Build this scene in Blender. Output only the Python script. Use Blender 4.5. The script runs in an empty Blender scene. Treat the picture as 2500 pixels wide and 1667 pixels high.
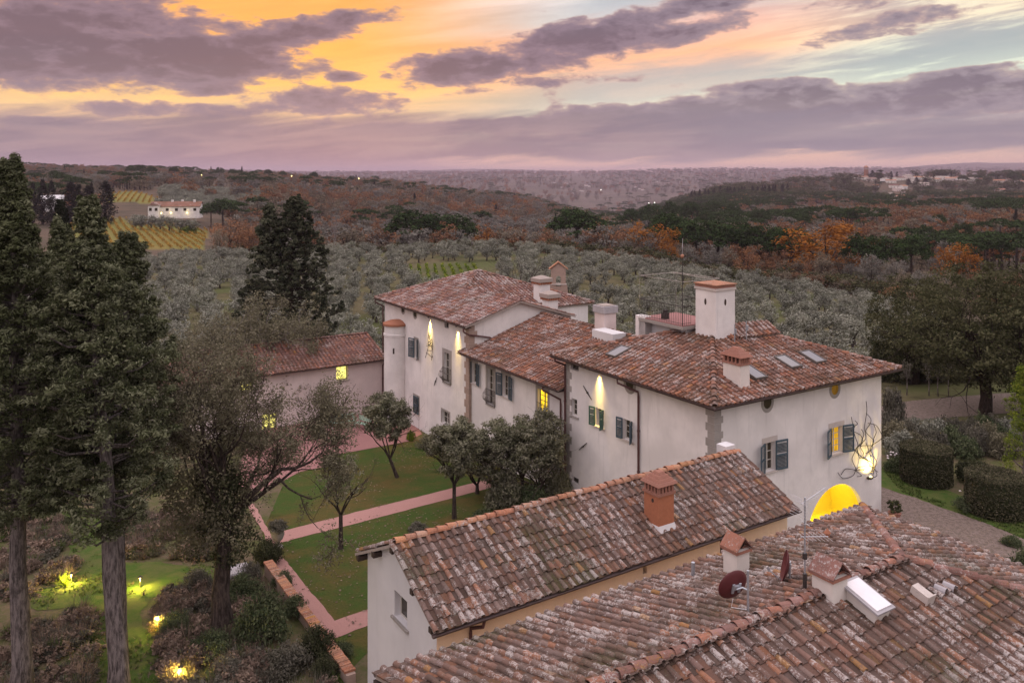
import bpy, math, random
import numpy as np
from mathutils import Matrix, Vector
from mathutils.geometry import delaunay_2d_cdt

R = math.radians
rng = np.random.default_rng(7)
random.seed(7)
scene = bpy.context.scene
COL = scene.collection

# ------------------------------------------------------------------ camera
H = 17.5                      # camera height above the villa garden
F, CX, HY = 2019.6, 1250.0, 425.0   # photo focal length / principal column / horizon row (2500 px frame)
cam_d = bpy.data.cameras.new('camera')
cam_d.sensor_width = 36.0
cam_d.lens = 36.0 * F / 2500.0
cam_d.shift_y = -(833.5 - HY) / 2500.0
cam_d.clip_start = 0.5
cam_d.clip_end = 90000
cam = bpy.data.objects.new('camera', cam_d)
cam.location = (0, 0, H)
cam.rotation_euler = (R(90), 0, 0)
COL.objects.link(cam)
scene.camera = cam

# ------------------------------------------------------------------ node helper
class NG:
    def __init__(s, nt):
        s.nt = nt; s.N = nt.nodes; s.L = nt.links
    def node(s, t, **kw):
        n = s.N.new(t)
        for k, v in kw.items(): setattr(n, k, v)
        return n
    def put(s, sock, v):
        if v is None: return
        if isinstance(v, bpy.types.NodeSocket): s.L.new(v, sock)
        elif isinstance(v, (tuple, list)):
            if sock.type == 'RGBA': sock.default_value = (v[0], v[1], v[2], 1)
            else: sock.default_value = v[:3]
        else:
            if sock.type == 'RGBA': sock.default_value = (v, v, v, 1)
            elif sock.type == 'VECTOR': sock.default_value = (v, v, v)
            else: sock.default_value = v
    def m(s, op, a, b=None, c=None, clamp=False):
        n = s.node('ShaderNodeMath', operation=op, use_clamp=clamp)
        s.put(n.inputs[0], a); s.put(n.inputs[1], b); s.put(n.inputs[2], c)
        return n.outputs[0]
    def vm(s, op, a, b=None):
        n = s.node('ShaderNodeVectorMath', operation=op)
        s.put(n.inputs[0], a); s.put(n.inputs[1], b)
        return n.outputs['Value'] if op in ('LENGTH', 'DOT_PRODUCT') else n.outputs[0]
    def sm(s, x, a, b, lo=0.0, hi=1.0, kind='SMOOTHSTEP'):
        n = s.node('ShaderNodeMapRange', interpolation_type=kind)
        n.clamp = True
        s.put(n.inputs['Value'], x); s.put(n.inputs['From Min'], a); s.put(n.inputs['From Max'], b)
        s.put(n.inputs['To Min'], lo); s.put(n.inputs['To Max'], hi)
        return n.outputs[0]
    def mix(s, f, a, b, mode='MIX'):
        n = s.node('ShaderNodeMix', data_type='RGBA', blend_type=mode)
        s.put(n.inputs[0], f); s.put(n.inputs[6], a); s.put(n.inputs[7], b)
        return n.outputs[2]
    def ramp(s, f, stops, kind='LINEAR'):
        n = s.node('ShaderNodeValToRGB')
        cr = n.color_ramp; cr.interpolation = kind
        while len(cr.elements) > 1: cr.elements.remove(cr.elements[-1])
        cr.elements[0].position = stops[0][0]; cr.elements[0].color = (*stops[0][1], 1)
        for p, c in stops[1:]:
            e = cr.elements.new(p); e.color = (*c, 1)
        s.put(n.inputs[0], f)
        return n.outputs[0]
    def noise(s, vec, scale, detail=3.0, rough=0.55, dist=0.0, out=0, dim='3D'):
        n = s.node('ShaderNodeTexNoise', noise_dimensions=dim)
        s.put(n.inputs['Vector'], vec); s.put(n.inputs['Scale'], scale)
        s.put(n.inputs['Detail'], detail); s.put(n.inputs['Roughness'], rough)
        s.put(n.inputs['Distortion'], dist)
        return n.outputs[out]
    def vor(s, vec, scale, feature='F1', out='Distance'):
        n = s.node('ShaderNodeTexVoronoi', feature=feature)
        s.put(n.inputs['Vector'], vec); s.put(n.inputs['Scale'], scale)
        return n.outputs[out]
    def xyz(s, v):
        n = s.node('ShaderNodeSeparateXYZ'); s.put(n.inputs[0], v)
        return n.outputs[0], n.outputs[1], n.outputs[2]
    def cxyz(s, x, y, z):
        n = s.node('ShaderNodeCombineXYZ')
        s.put(n.inputs[0], x); s.put(n.inputs[1], y); s.put(n.inputs[2], z)
        return n.outputs[0]
    def pos(s): return s.node('ShaderNodeNewGeometry').outputs['Position']
    def attr(s, name): 
        n = s.node('ShaderNodeAttribute'); n.attribute_name = name
        return n
    def rnd(s): return s.node('ShaderNodeObjectInfo').outputs['Random']
    def bump(s, h, strength=0.5, dist=0.02):
        n = s.node('ShaderNodeBump'); s.put(n.inputs['Strength'], strength)
        s.put(n.inputs['Distance'], dist); s.put(n.inputs['Height'], h)
        return n.outputs[0]

# ------------------------------------------------------------------ sky (dusk clouds), world
world = bpy.data.worlds.new('World')
scene.world = world
world.use_nodes = True
world.node_tree.nodes.clear()
g = NG(world.node_tree)
wo = g.node('ShaderNodeOutputWorld')
bg = g.node('ShaderNodeBackground')
g.L.new(bg.outputs[0], wo.inputs[0])
SKY = 1.0
tc = g.node('ShaderNodeTexCoord').outputs['Generated']
dx, dy, dz = g.xyz(tc)
az = g.m('ARCTAN2', dx, dy)
el = g.m('ARCSINE', dz)
elp = g.m('MULTIPLY', el, 2019.6)          # "pixels" above the horizon
azp = g.m('MULTIPLY', az, 2019.6)
sa = g.m('SINE', az)
# wind-combed noise: stretch along a direction that climbs to the right
comb = g.cxyz(g.m('MULTIPLY', sa, 2.1), g.m('MULTIPLY', g.m('COSINE', az), 2.1), g.m('SUBTRACT', g.m('MULTIPLY', el, 17.0), g.m('MULTIPLY', sa, 2.0)))
streak = g.noise(comb, 2.6, 7, 0.6, 0.35)
puffv = g.cxyz(g.m('MULTIPLY', sa, 1.0), g.m('COSINE', az), g.m('MULTIPLY', el, 2.6))
puff = g.noise(puffv, 9.0, 8, 0.6, 0.25)
puff2 = g.noise(puffv, 30.0, 6, 0.6, 0.2)
wob = g.m('MULTIPLY', g.m('SUBTRACT', streak, 0.5), 0.10)
eld = g.m('ADD', g.m('DEGREES', el), g.m('MULTIPLY', wob, 30.0))     # degrees, wobbled
tl = g.m('SUBTRACT', eld, g.m('MULTIPLY', sa, 6.0))                  # tilted height (bands climb to the right)
def rp(x, stops, lo=0.0, hi=1.0):
    return g.ramp(g.m('DIVIDE', x, hi), [(p / hi, c) for p, c in stops])
warm = rp(eld, [(0, (.42, .285, .31)), (1.2, (.42, .285, .32)), (2.8, (.56, .37, .34)), (4.2, (.92, .60, .30)), (6.0, (1.1, .60, .15)),
                (8.5, (1.12, .50, .10)), (11.5, (1.08, .47, .11)), (16, (1.12, .68, .44)), (27, (1.5, 1.28, 1.26)), (45, (1.76, 1.56, 1.66)), (90, (1.74, 1.58, 1.72))], hi=90)
tlc = g.m('ADD', tl, 4.0)
cool = rp(tlc, [(0, (.78, .50, .36)), (2.4, (.62, .45, .40)), (4.5, (.50, .42, .43)), (6.0, (.66, .59, .50)), (6.8, (1.18, 1.12, .76)), (7.5, (.92, .92, .70)),
                (8.4, (.58, .56, .50)), (9.7, (.62, .50, .44)), (10.9, (1.06, .55, .31)), (12.6, (.92, .52, .40)), (14.5, (.55, .58, .60)), (18, (.95, .84, .84)), (30, (1.45, 1.32, 1.38)), (45, (1.76, 1.56, 1.66)), (90, (1.74, 1.58, 1.72))], hi=90)
wc = g.sm(g.m('ADD', sa, g.m('MULTIPLY', wob, 1.2)), -.22, .12)
base = g.mix(wc, warm, cool)
# the side away from the sunset: mauve to pale blue
back = rp(eld, [(0, (.46, .36, .42)), (5, (.68, .54, .58)), (12, (1.0, .84, .86)), (27, (1.48, 1.32, 1.38)), (45, (1.76, 1.56, 1.66)), (90, (1.74, 1.58, 1.72))], hi=90)
base = g.mix(g.sm(g.m('COSINE', az), .45, -.35), base, back)
# far right: teal clear sky with mint streaks
tealf = g.m('MULTIPLY', g.sm(sa, .24, .44), g.sm(eld, 4.0, 6.0))
tealf = g.m('MULTIPLY', tealf, g.sm(eld, 40, 14))
teal = g.mix(g.sm(streak, .46, .60), (.38, .47, .48), (.78, .92, .74))
base = g.mix(g.m('MULTIPLY', tealf, .62), base, teal)
base = g.mix(1.0, base, g.mix(g.sm(streak, .3, .7), (.86, .88, .92), (1.12, 1.08, 1.04)), 'MULTIPLY')
# glow on the horizon towards the sunset
glow = g.m('MULTIPLY', g.sm(eld, 2.1, .5), g.m('MULTIPLY', g.sm(sa, -.16, .02), g.sm(sa, .75, .35)))
base = g.mix(g.m('MULTIPLY', glow, .75), base, (.98, .58, .40))
# the clouds: (photo column, row, half width, half height, climb to the right, softness)
CL = [(130, 95, 520, 118, .0, .9), (520, 150, 320, 66, .03, .8), (640, 105, 260, 46, .16, .6), (860, 45, 150, 24, .12, .35),
      (1120, 165, 200, 52, .10, .7), (1370, 118, 330, 62, .17, .7), (1660, 82, 190, 34, .16, .6), (1660, 20, 260, 36, .15, .6), (1560, 62, 150, 30, .3, .5),
      (2200, 58, 190, 30, .08, .5), (2060, 12, 110, 26, .1, .4), (2020, 98, 90, 20, .2, .3),
      (838, 188, 66, 15, .0, .4), (790, 248, 210, 40, .02, .6), (530, 216, 90, 22, .1, .4), (1010, 212, 60, 16, .0, .4),
      (330, 268, 150, 22, .0, .4), (520, 275, 130, 22, .0, .4), (1370, 195, 170, 17, .0, .35),
      (1940, 268, 690, 52, .03, .9), (2230, 225, 420, 40, .05, .7), (1900, 212, 170, 24, .0, .5), (2440, 205, 260, 20, .14, .45), (1450, 305, 420, 26, .01, .6),
      (1000, 318, 190, 20, .02, .5), (120, 300, 200, 14, .0, .4), (650, 318, 150, 14, .02, .4), (760, 300, 110, 12, .03, .35), (1140, 226, 70, 10, .1, .3), (2330, 178, 160, 10, .12, .3), (2380, 20, 40, 8, .2, .25), (420, 340, 420, 9, .0, .5), (960, 352, 300, 8, .01, .5), (1500, 338, 420, 12, .0, .6), (2080, 352, 480, 13, .01, .6), (2350, 318, 260, 12, .02, .5), (1180, 300, 150, 9, .02, .4), (250, 312, 160, 9, .0, .4)]
dens = None
nz = g.m('ADD', g.m('MULTIPLY', g.m('SUBTRACT', puff, .5), 2.7), g.m('MULTIPLY', g.m('SUBTRACT', puff2, .5), 1.5))
for (px, py, rx, ry, tilt, amp) in CL:
    a0 = math.atan((px - CX) / F); sc = math.cos(a0)
    cxp = a0 * F; cyp = math.atan((HY - py) / F * sc) * F
    ddx = g.m('SUBTRACT', azp, cxp); ddy = g.m('SUBTRACT', g.m('SUBTRACT', elp, cyp), g.m('MULTIPLY', ddx, tilt))
    ddx = g.m('MULTIPLY', ddx, 1.0 / (rx * sc * sc * .5 + rx * .5)); ddy = g.m('MULTIPLY', ddy, 1.0 / ry)
    d = g.m('SUBTRACT', 1.0, g.m('ADD', g.m('MULTIPLY', ddx, ddx), g.m('MULTIPLY', ddy, ddy)))
    d = g.m('MULTIPLY', g.m('MAXIMUM', d, -1.2), amp)
    dens = d if dens is None else g.m('SMOOTH_MAX', dens, d, .25)
# scattered clouds all round the rest of the dome, above what the photograph frames
rest = g.m('SUBTRACT', g.m('MULTIPLY', g.noise(comb, 1.3, 5, .6, .3), 2.2), 1.25)
rest = g.m('SUBTRACT', rest, g.m('ADD', g.sm(g.m('COSINE', az), .6, .85, 0, 1.5), g.sm(eld, 18, 10, 0, 0.0)))
rest = g.m('SUBTRACT', rest, g.sm(eld, 4, 12, .6, 0))
rest = g.m('SUBTRACT', rest, g.sm(eld, 14, 30, 0, .8))
dens = g.m('MAXIMUM', dens, rest)
dn = g.m('ADD', dens, g.m('MULTIPLY', nz, .72))
cmask = g.sm(dn, .03, .26)
core = g.sm(dn, .15, .95)
lowf = g.sm(eld, 1.5, 8)
ccol = g.mix(lowf, (.305, .235, .29), (.22, .158, .21))
ccol2 = g.mix(lowf, (.25, .205, .255), (.135, .098, .138))
right_c = g.sm(sa, .05, .4)
ccol = g.mix(g.m('MULTIPLY', right_c, .5), ccol, (.36, .31, .34))
cc = g.mix(g.sm(g.m('ADD', core, g.m('MULTIPLY', g.m('SUBTRACT', puff2, .5), .8)), .25, .95), ccol, ccol2)
edge = g.m('MULTIPLY', g.m('SUBTRACT', 1.0, g.sm(dn, .05, .45)), .55)
cc = g.mix(edge, cc, g.mix(.5, base, (.9, .5, .36)))
sky = g.mix(g.m('MULTIPLY', cmask, .96), base, cc)
# the soft grey-mauve bank over the horizon
bank = g.m('MULTIPLY', g.sm(eld, 4.7, 3.0), g.m('MAXIMUM', g.sm(g.m('ADD', eld, g.m('MULTIPLY', sa, -.9)), .55, 1.25), g.sm(sa, -.06, -.28)))
bankc = g.mix(g.sm(g.m('ADD', streak, g.m('MULTIPLY', g.m('SUBTRACT', puff, .5), .5)), .38, .62), (.205, .168, .215), (.32, .24, .262))
bankc = g.mix(g.m('MULTIPLY', right_c, .6), bankc, (.27, .245, .295))
sky = g.mix(g.m('MULTIPLY', bank, .90), sky, bankc)
below = g.sm(el, 0.0, -.05)
sky = g.mix(below, sky, (.16, .12, .13))
# clear-air light of the low sun behind the clouds
nish = g.node('ShaderNodeTexSky', sky_type='NISHITA')
nish.sun_disc = False; nish.sun_elevation = R(1.0); nish.sun_rotation = R(-12); nish.altitude = 150
sky = g.mix(1.0, sky, g.mix(1.0, nish.outputs[0], (.006, .006, .006), 'MULTIPLY'), 'ADD')
g.L.new(sky, bg.inputs[0])
bg.inputs[1].default_value = SKY

# a trace of light left from the sun, just set behind the cloud in view
sun_d = bpy.data.lights.new('sun', 'SUN')
sun_d.energy = 0.12; sun_d.angle = R(30); sun_d.color = (1, .72, .5)
sun = bpy.data.objects.new('sun', sun_d)
sun.rotation_euler = Vector((-math.sin(R(-12)) , -math.cos(R(-12)), -math.tan(R(6)))).to_track_quat('-Z', 'Y').to_euler()
COL.objects.link(sun)

vs = scene.view_settings
vs.view_transform = 'Standard'; vs.look = 'None'; vs.gamma = 1; vs.use_curve_mapping = False
vs.exposure = 0.20
scene.cycles.use_denoising = True
scene.cycles.max_bounces = 8; scene.cycles.diffuse_bounces = 3; scene.cycles.glossy_bounces = 2
scene.cycles.transmission_bounces = 4; scene.cycles.transparent_max_bounces = 6; scene.cycles.volume_bounces = 1
scene.cycles.sample_clamp_indirect = 4.0

# ------------------------------------------------------------------ geometry helpers
def mesh(name, V, Fs, mats, attrs=None, smooth=False, mi=None):
    """V (N,3); Fs one (M,k) array or a list of them; attrs {name: per-vertex float}."""
    me = bpy.data.meshes.new(name)
    V = np.asarray(V, dtype=np.float32)
    if not isinstance(Fs, list): Fs = [Fs]
    Fs = [np.asarray(f, dtype=np.int32) for f in Fs if len(f)]
    nl = sum(f.size for f in Fs); nf = sum(len(f) for f in Fs)
    me.vertices.add(len(V)); me.vertices.foreach_set('co', V.ravel())
    me.loops.add(nl); me.polygons.add(nf)
    loops = np.concatenate([f.ravel() for f in Fs])
    tot = np.concatenate([np.full(len(f), f.shape[1], np.int32) for f in Fs])
    start = np.concatenate([[0], np.cumsum(tot)[:-1]]).astype(np.int32)
    me.loops.foreach_set('vertex_index', loops)
    me.polygons.foreach_set('loop_start', start)
    me.polygons.foreach_set('loop_total', tot)
    if mi is not None: me.polygons.foreach_set('material_index', np.asarray(mi, np.int32))
    me.polygons.foreach_set('use_smooth', np.full(nf, smooth, dtype=bool))
    for k, a in (attrs or {}).items():
        at = me.attributes.new(k, 'FLOAT', 'POINT'); at.data.foreach_set('value', np.asarray(a, np.float32))
    for mt in (mats if isinstance(mats, (list, tuple)) else [mats]): me.materials.append(mt)
    me.update(calc_edges=True); me.validate()
    return me

def link(name, me, parent=None, **props):
    o = bpy.data.objects.new(name, me); COL.objects.link(o)
    if parent is not None: o.parent = parent
    for k, v in props.items(): o[k] = v
    return o

def tag(o, label, cat, group=None):
    o['label'] = label; o['category'] = cat
    if group: o['group'] = group
    return o

def thing(name, label, cat, loc=(0, 0, 0), rot=0.0, group=None):
    o = bpy.data.objects.new(name, None); o.empty_display_size = .3
    COL.objects.link(o); o.location = loc; o.rotation_euler = (0, 0, rot)
    return tag(o, label, cat, group)

def copy_tree(o, parent=None, deep=2):
    c = o.copy(); COL.objects.link(c)
    if parent is not None: c.parent = parent
    if deep:
        for ch in list(o.children): copy_tree(ch, c, deep - 1)
    return c

class MB:
    """collects simple solids into one mesh"""
    def __init__(s): s.v = []; s.f = []; s.n = 0; s.M = None
    def add(s, V, Fs):
        V = [Vector(v) for v in V]
        if s.M is not None: V = [s.M @ v for v in V]
        s.v += [tuple(v) for v in V]; s.f += [tuple(i + s.n for i in f) for f in Fs]; s.n += len(V)
        return s
    def box(s, x0, x1, y0, y1, z0, z1):
        V = [(x0, y0, z0), (x1, y0, z0), (x1, y1, z0), (x0, y1, z0), (x0, y0, z1), (x1, y0, z1), (x1, y1, z1), (x0, y1, z1)]
        return s.add(V, [(0, 3, 2, 1), (4, 5, 6, 7), (0, 1, 5, 4), (1, 2, 6, 5), (2, 3, 7, 6), (3, 0, 4, 7)])
    def frustum(s, cx, cy, z0, z1, hx0, hy0, hx1, hy1):
        V = [(cx + sx * hx0, cy + sy * hy0, z0) for sx, sy in ((-1, -1), (1, -1), (1, 1), (-1, 1))] + \
            [(cx + sx * hx1, cy + sy * hy1, z1) for sx, sy in ((-1, -1), (1, -1), (1, 1), (-1, 1))]
        return s.add(V, [(0, 3, 2, 1), (4, 5, 6, 7), (0, 1, 5, 4), (1, 2, 6, 5), (2, 3, 7, 6), (3, 0, 4, 7)])
    def tube(s, pts, r, n=6, cap=True):
        pts = [Vector(p) for p in pts]
        rs = r if isinstance(r, (list, tuple)) else [r] * len(pts)
        V = []; Fs = []; up = None
        for i, p in enumerate(pts):
            t = (pts[min(i + 1, len(pts) - 1)] - pts[max(i - 1, 0)])
            t = t.normalized() if t.length > 1e-9 else Vector((0, 0, 1))
            if up is None:
                a = Vector((0, 0, 1)) if abs(t.z) < .9 else Vector((1, 0, 0))
                up = t.cross(a).normalized()
            else:
                up = (up - t * up.dot(t));  up = up.normalized() if up.length > 1e-6 else t.orthogonal().normalized()
            w = t.cross(up)
            for k in range(n):
                an = 2 * math.pi * k / n
                V.append(p + (up * math.cos(an) + w * math.sin(an)) * rs[i])
        for i in range(len(pts) - 1):
            for k in range(n):
                k2 = (k + 1) % n
                Fs.append((i * n + k, i * n + k2, (i + 1) * n + k2, (i + 1) * n + k))
        if cap:
            Fs.append(tuple(range(n))[::-1]); Fs.append(tuple((len(pts) - 1) * n + k for k in range(n)))
        return s.add(V, Fs)
    def lathe(s, prof, cx=0, cy=0, n=16, close=True):
        V = []; Fs = []
        for (r, z) in prof:
            for k in range(n):
                an = 2 * math.pi * k / n
                V.append((cx + r * math.cos(an), cy + r * math.sin(an), z))
        for i in range(len(prof) - 1):
            for k in range(n):
                k2 = (k + 1) % n
                Fs.append((i * n + k, i * n + k2, (i + 1) * n + k2, (i + 1) * n + k))
        if close:
            Fs.append(tuple(range(n))[::-1]); Fs.append(tuple((len(prof) - 1) * n + k for k in range(n)))
        return s.add(V, Fs)
    def prism(s, poly, d):
        """poly: 3-D points of a planar outline, extruded by vector d"""
        n = len(poly); d = Vector(d)
        V = [Vector(p) for p in poly] + [Vector(p) + d for p in poly]
        return s.add(V, [tuple(range(n)), tuple(range(2 * n - 1, n - 1, -1))] + [(i, i + n, (i + 1) % n + n, (i + 1) % n) for i in range(n)])
    def build(s, name, mat, parent=None, smooth=False, **props):
        me = bpy.data.meshes.new(name)
        me.from_pydata(s.v, [], s.f); me.materials.append(mat)
        bm_fix(me)
        if smooth: me.polygons.foreach_set('use_smooth', [True] * len(me.polygons))
        return link(name, me, parent, **props)

import bmesh
def bm_fix(me):
    b = bmesh.new(); b.from_mesh(me)
    bmesh.ops.recalc_face_normals(b, faces=b.faces)
    b.to_mesh(me); b.free()

def vnoise(x, y, seed=0):
    """smooth value noise, vectorised"""
    xi = np.floor(x).astype(np.int64); yi = np.floor(y).astype(np.int64)
    fx = x - xi; fy = y - yi
    fx = fx * fx * (3 - 2 * fx); fy = fy * fy * (3 - 2 * fy)
    def h(a, b):
        n = (a * 374761393 + b * 668265263 + seed * 974711) & 0xffffffff
        n = ((n ^ (n >> 13)) * 1274126177) & 0xffffffff
        return ((n ^ (n >> 16)) & 0xffff) / 65535.0
    return (h(xi, yi) * (1 - fx) + h(xi + 1, yi) * fx) * (1 - fy) + (h(xi, yi + 1) * (1 - fx) + h(xi + 1, yi + 1) * fx) * fy
def fbm(x, y, seed=0, oct=4):
    s = 0; a = .5
    for i in range(oct):
        s = s + a * (vnoise(x * 2 ** i, y * 2 ** i, seed + i) - .5); a *= .55
    return s

# villa axes: local x runs back to the right (e2), local y back to the left (e1)
TH = math.atan2(.533, .846)
E2 = np.array([math.cos(TH), math.sin(TH)]); E1 = np.array([-math.sin(TH), math.cos(TH)])
P0 = np.array([8.81, 36.0])
def W(b, a): 
    p = P0 + b * E2 + a * E1
    return float(p[0]), float(p[1])
def loc_of(x, y):
    d = np.array([x, y]) - P0
    return float(d @ E2), float(d @ E1)
def ray(px, py): return Vector(((px - CX) / F, 1.0, -(py - HY) / F))
def at_d(px, py, D):
    r = ray(px, py); return Vector((r.x * D, D, H + r.z * D))

# ------------------------------------------------------------------ terrain
PXC = np.array([-800, 0, 300, 600, 900, 1200, 1500, 1800, 2100, 2400, 3200.])
DT = [
 (90,   [-3, -3, -3, -3, -3, -3, -3, -3.3, -2.6, -1.5, -1.5]),
 (130,  [-4, -4.5, -4.5, -4, -4, -4, -4.5, -5, -5, -4, -4]),
 (180,  [-5, -6, -6, -5, -4, -3.6, -4.5, -6, -8, -8, -8]),
 (225,  [-6, -7.5, -7.5, -6, -4, -3.2, -5, -11, -13, -12, -12]),
 (275,  [-7, -8, -8, -9, -11, -12, -13, -15, -15, -14, -14]),
 (350,  [-6, -6, -6, -9, -15, -17, -17, -16, -14, -13, -13]),
 (450,  [-2, -1, 0, -4, -14, -18, -19, -16, -12, -10, -10]),
 (600, [6, 7, 7, 2, -8, -20, -23, -19, -15, -12, -12]),
 (900, [10, 9, 12, 11, 3, -17, -36, -22, -21, -18, -18]),
 (1230, [22, 22, 18, 11, 1, -20, -52, -16, -20, -19, -19]),
 (1500, [26, 26, 20, 8, -2, -22, -62, -9, 11, 13, 13]),
 (2200, [10, 10, 0, -10, -22, -60, -95, -80, -60, -60, -60]),
 (4000, [-20, -20, -20, -20, -25, -14, -44, -16, -20, -20, -20]),
 (6500, [18, 18, 20, 22, 22, 22, 28, 46, 44, 36, 30]),
 (9000, [0, 0, 0, 0, 0, 0, 0, 0, 62, 138, 138]),
 (10500, [10, 10, 12, 62, 54, 70, 20, 20, 60, 60, 60]),
 (13000, [10, 10, 10, 10, 10, 80, 20, 10, 60, 60, 60]),
 (16500, [-120] * 11)]
DTD = np.log(np.array([d for d, _ in DT])); DTZ = np.array([z for _, z in DT], float)
def pchip_w(t): return t * t * (3 - 2 * t)
def zt(x, y):
    x = np.asarray(x, float); y = np.asarray(y, float)
    r = np.hypot(x, y) + 1e-6
    ang = np.clip(np.arctan2(x, y), -1.0, 1.0)
    px = CX + F * np.tan(ang)
    D = np.maximum(np.where(np.abs(np.arctan2(x, y)) < 1.0, y, r * .54), 1.0)
    b = (x - P0[0]) * E2[0] + (y - P0[1]) * E2[1]; a = (x - P0[0]) * E1[0] + (y - P0[1]) * E1[1]
    t = np.clip((a - 6) / 22, 0, 1); zn = -1.25 * pchip_w(t)
    ld = np.clip(np.log(D), DTD[0], DTD[-1] - 1e-6)
    i = np.clip(np.searchsorted(DTD, ld, side='right') - 1, 0, len(DTD) - 2)
    tt = (ld - DTD[i]) / (DTD[i + 1] - DTD[i]); tt = .5 * tt + .5 * pchip_w(tt)
    pc = np.clip(px, PXC[0], PXC[-1] - 1e-6)
    j = np.clip(np.searchsorted(PXC, pc, side='right') - 1, 0, len(PXC) - 2)
    s = pchip_w((pc - PXC[j]) / (PXC[j + 1] - PXC[j]))
    zf = (DTZ[i, j] * (1 - s) + DTZ[i, j + 1] * s) * (1 - tt) + (DTZ[i + 1, j] * (1 - s) + DTZ[i + 1, j + 1] * s) * tt
    k = pchip_w(np.clip((D - 66) / 28, 0, 1))
    z = zn * (1 - k) + zf * k
    amp = np.clip((D - 200) * .0035, 0, 40)
    z = z + amp * (fbm(x / 260., y / 420., 5, 4)) * np.clip(D / 1200, .25, 1) \
          + np.clip((D - 2500) * .004, 0, 20) * fbm(x / 900., y / 1800., 9, 4)
    return z
def gz(x, y): return float(zt(np.array([x]), np.array([y]))[0])
_DS = np.geomspace(6, 9000, 2600)
def on_g(px, py):
    """where the sight line of a photo pixel meets the ground"""
    r = ray(px, py)
    zz = H + r.z * _DS - zt(r.x * _DS, _DS)
    k = int(np.argmax(zz < 0)); 
    if zz[k] >= 0: k = len(_DS) - 1
    k = max(k, 1); t = zz[k - 1] / (zz[k - 1] - zz[k] + 1e-9)
    D = float(_DS[k - 1] + (_DS[k] - _DS[k - 1]) * t)
    return Vector((r.x * D, D, gz(r.x * D, D)))

# ------------------------------------------------------------------ materials
MATS = {}
def mat(name, fn, **kw):
    if name in MATS: return MATS[name]
    m_ = bpy.data.materials.new(name); m_.use_nodes = True
    nt = m_.node_tree; nt.nodes.clear(); q = NG(nt)
    out = q.node('ShaderNodeOutputMaterial')
    sh = fn(q, **kw)
    q.L.new(sh, out.inputs[0])
    MATS[name] = m_
    return m_
def pbsdf(q, col, rough=.8, normal=None, metal=0.0, spec=.3, **kw):
    b = q.node('ShaderNodeBsdfPrincipled')
    q.put(b.inputs['Base Color'], col); q.put(b.inputs['Roughness'], rough); q.put(b.inputs['Metallic'], metal)
    q.put(b.inputs['Specular IOR Level'], spec)
    if normal is not None: q.L.new(normal, b.inputs['Normal'])
    for k, v in kw.items(): q.put(b.inputs[k.replace('_', ' ')], v)
    return b.outputs[0]
def flat(col, rough=.7, metal=0.0, var=.12, scale=6.0):
    def fn(q):
        n = q.noise(q.pos(), scale, 4, .6)
        c = q.mix(n, tuple(x * (1 - var) for x in col), tuple(min(1, x * (1 + var)) for x in col))
        return pbsdf(q, c, rough, metal=metal)
    return fn
def emit(col, s):
    def fn(q):
        e = q.node('ShaderNodeEmission'); q.put(e.inputs[0], col)
        x_, y_, z_ = q.xyz(q.pos()); n = q.noise(q.cxyz(q.m('MULTIPLY', x_, 3.5), q.m('MULTIPLY', y_, 3.5), q.m('MULTIPLY', z_, .9)), 1.6, 4); q.put(e.inputs[1], q.m('MULTIPLY', s, q.sm(n, .3, .7, .5, 1.2)))
        return e.outputs[0]
    return fn

def stucco(q, col=(.67, .63, .61), stain=.34):
    p = q.pos()
    n1 = q.noise(p, .55, 5, .62); n2 = q.noise(p, 4.0, 5, .65)
    sx, sy, sz = q.xyz(p)
    drip = q.noise(q.cxyz(q.m('MULTIPLY', sx, 3.0), q.m('MULTIPLY', sy, 3.0), q.m('MULTIPLY', sz, .3)), 1.3, 5, .6)
    c = q.mix(q.sm(n1, .35, .7), tuple(x * (1 - stain * .35) for x in col), tuple(min(1, x * 1.05) for x in col))
    c = q.mix(q.m('MULTIPLY', q.sm(drip, .54, .74), stain * 1.2), c, tuple(x * .66 for x in col))
    c = q.mix(q.m('MULTIPLY', q.sm(n2, .5, .75), stain), c, tuple(x * .82 for x in col))
    return pbsdf(q, c, .92, q.bump(q.noise(p, 22, 4, .65), .25, .02), spec=.15)
mat('stucco', stucco)
mat('stucco_cream', lambda q: stucco(q, (.62, .565, .52), .25))
mat('stucco_peach', lambda q: stucco(q, (.76, .58, .42), .18))
mat('stucco_grey', lambda q: stucco(q, (.56, .545, .55), .16))
mat('stucco_pink', lambda q: stucco(q, (.58, .49, .47), .24))
def stone(q, col=(.27, .245, .225)):
    p = q.pos(); n = q.noise(p, 3.2, 6, .65); n2 = q.noise(p, 14, 4, .7)
    c = q.mix(n, tuple(x * .72 for x in col), tuple(x * 1.3 for x in col))
    c = q.mix(q.sm(n2, .55, .75), c, tuple(x * .62 for x in col))
    c = q.mix(q.m('MULTIPLY', q.rnd(), .35), c, tuple(x * 1.35 for x in col))
    return pbsdf(q, c, .9, q.bump(n2, .5, .02), spec=.15)
mat('stone', stone)
mat('stone_pale', lambda q: stone(q, (.42, .37, .34)))
mat('stone_brown', lambda q: stone(q, (.30, .22, .18)))
mat('wood_dark', flat((.045, .03, .025), .8))
mat('gutter', flat((.07, .045, .042), .5, var=.25))
mat('pipe', flat((.085, .036, .034), .5, var=.2))
mat('iron', flat((.035, .028, .026), .6, var=.3))
mat('steel', flat((.42, .44, .48), .4, .7))
mat('aluminium', flat((.42, .42, .44), .4, .6))
mat('shutter_blue', flat((.055, .085, .105), .6, var=.25, scale=9))
mat('shutter_green', flat((.05, .105, .085), .6, var=.2, scale=9))
mat('window_frame', flat((.47, .44, .40), .6))
mat('frame_dark', flat((.10, .085, .075), .6))
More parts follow.
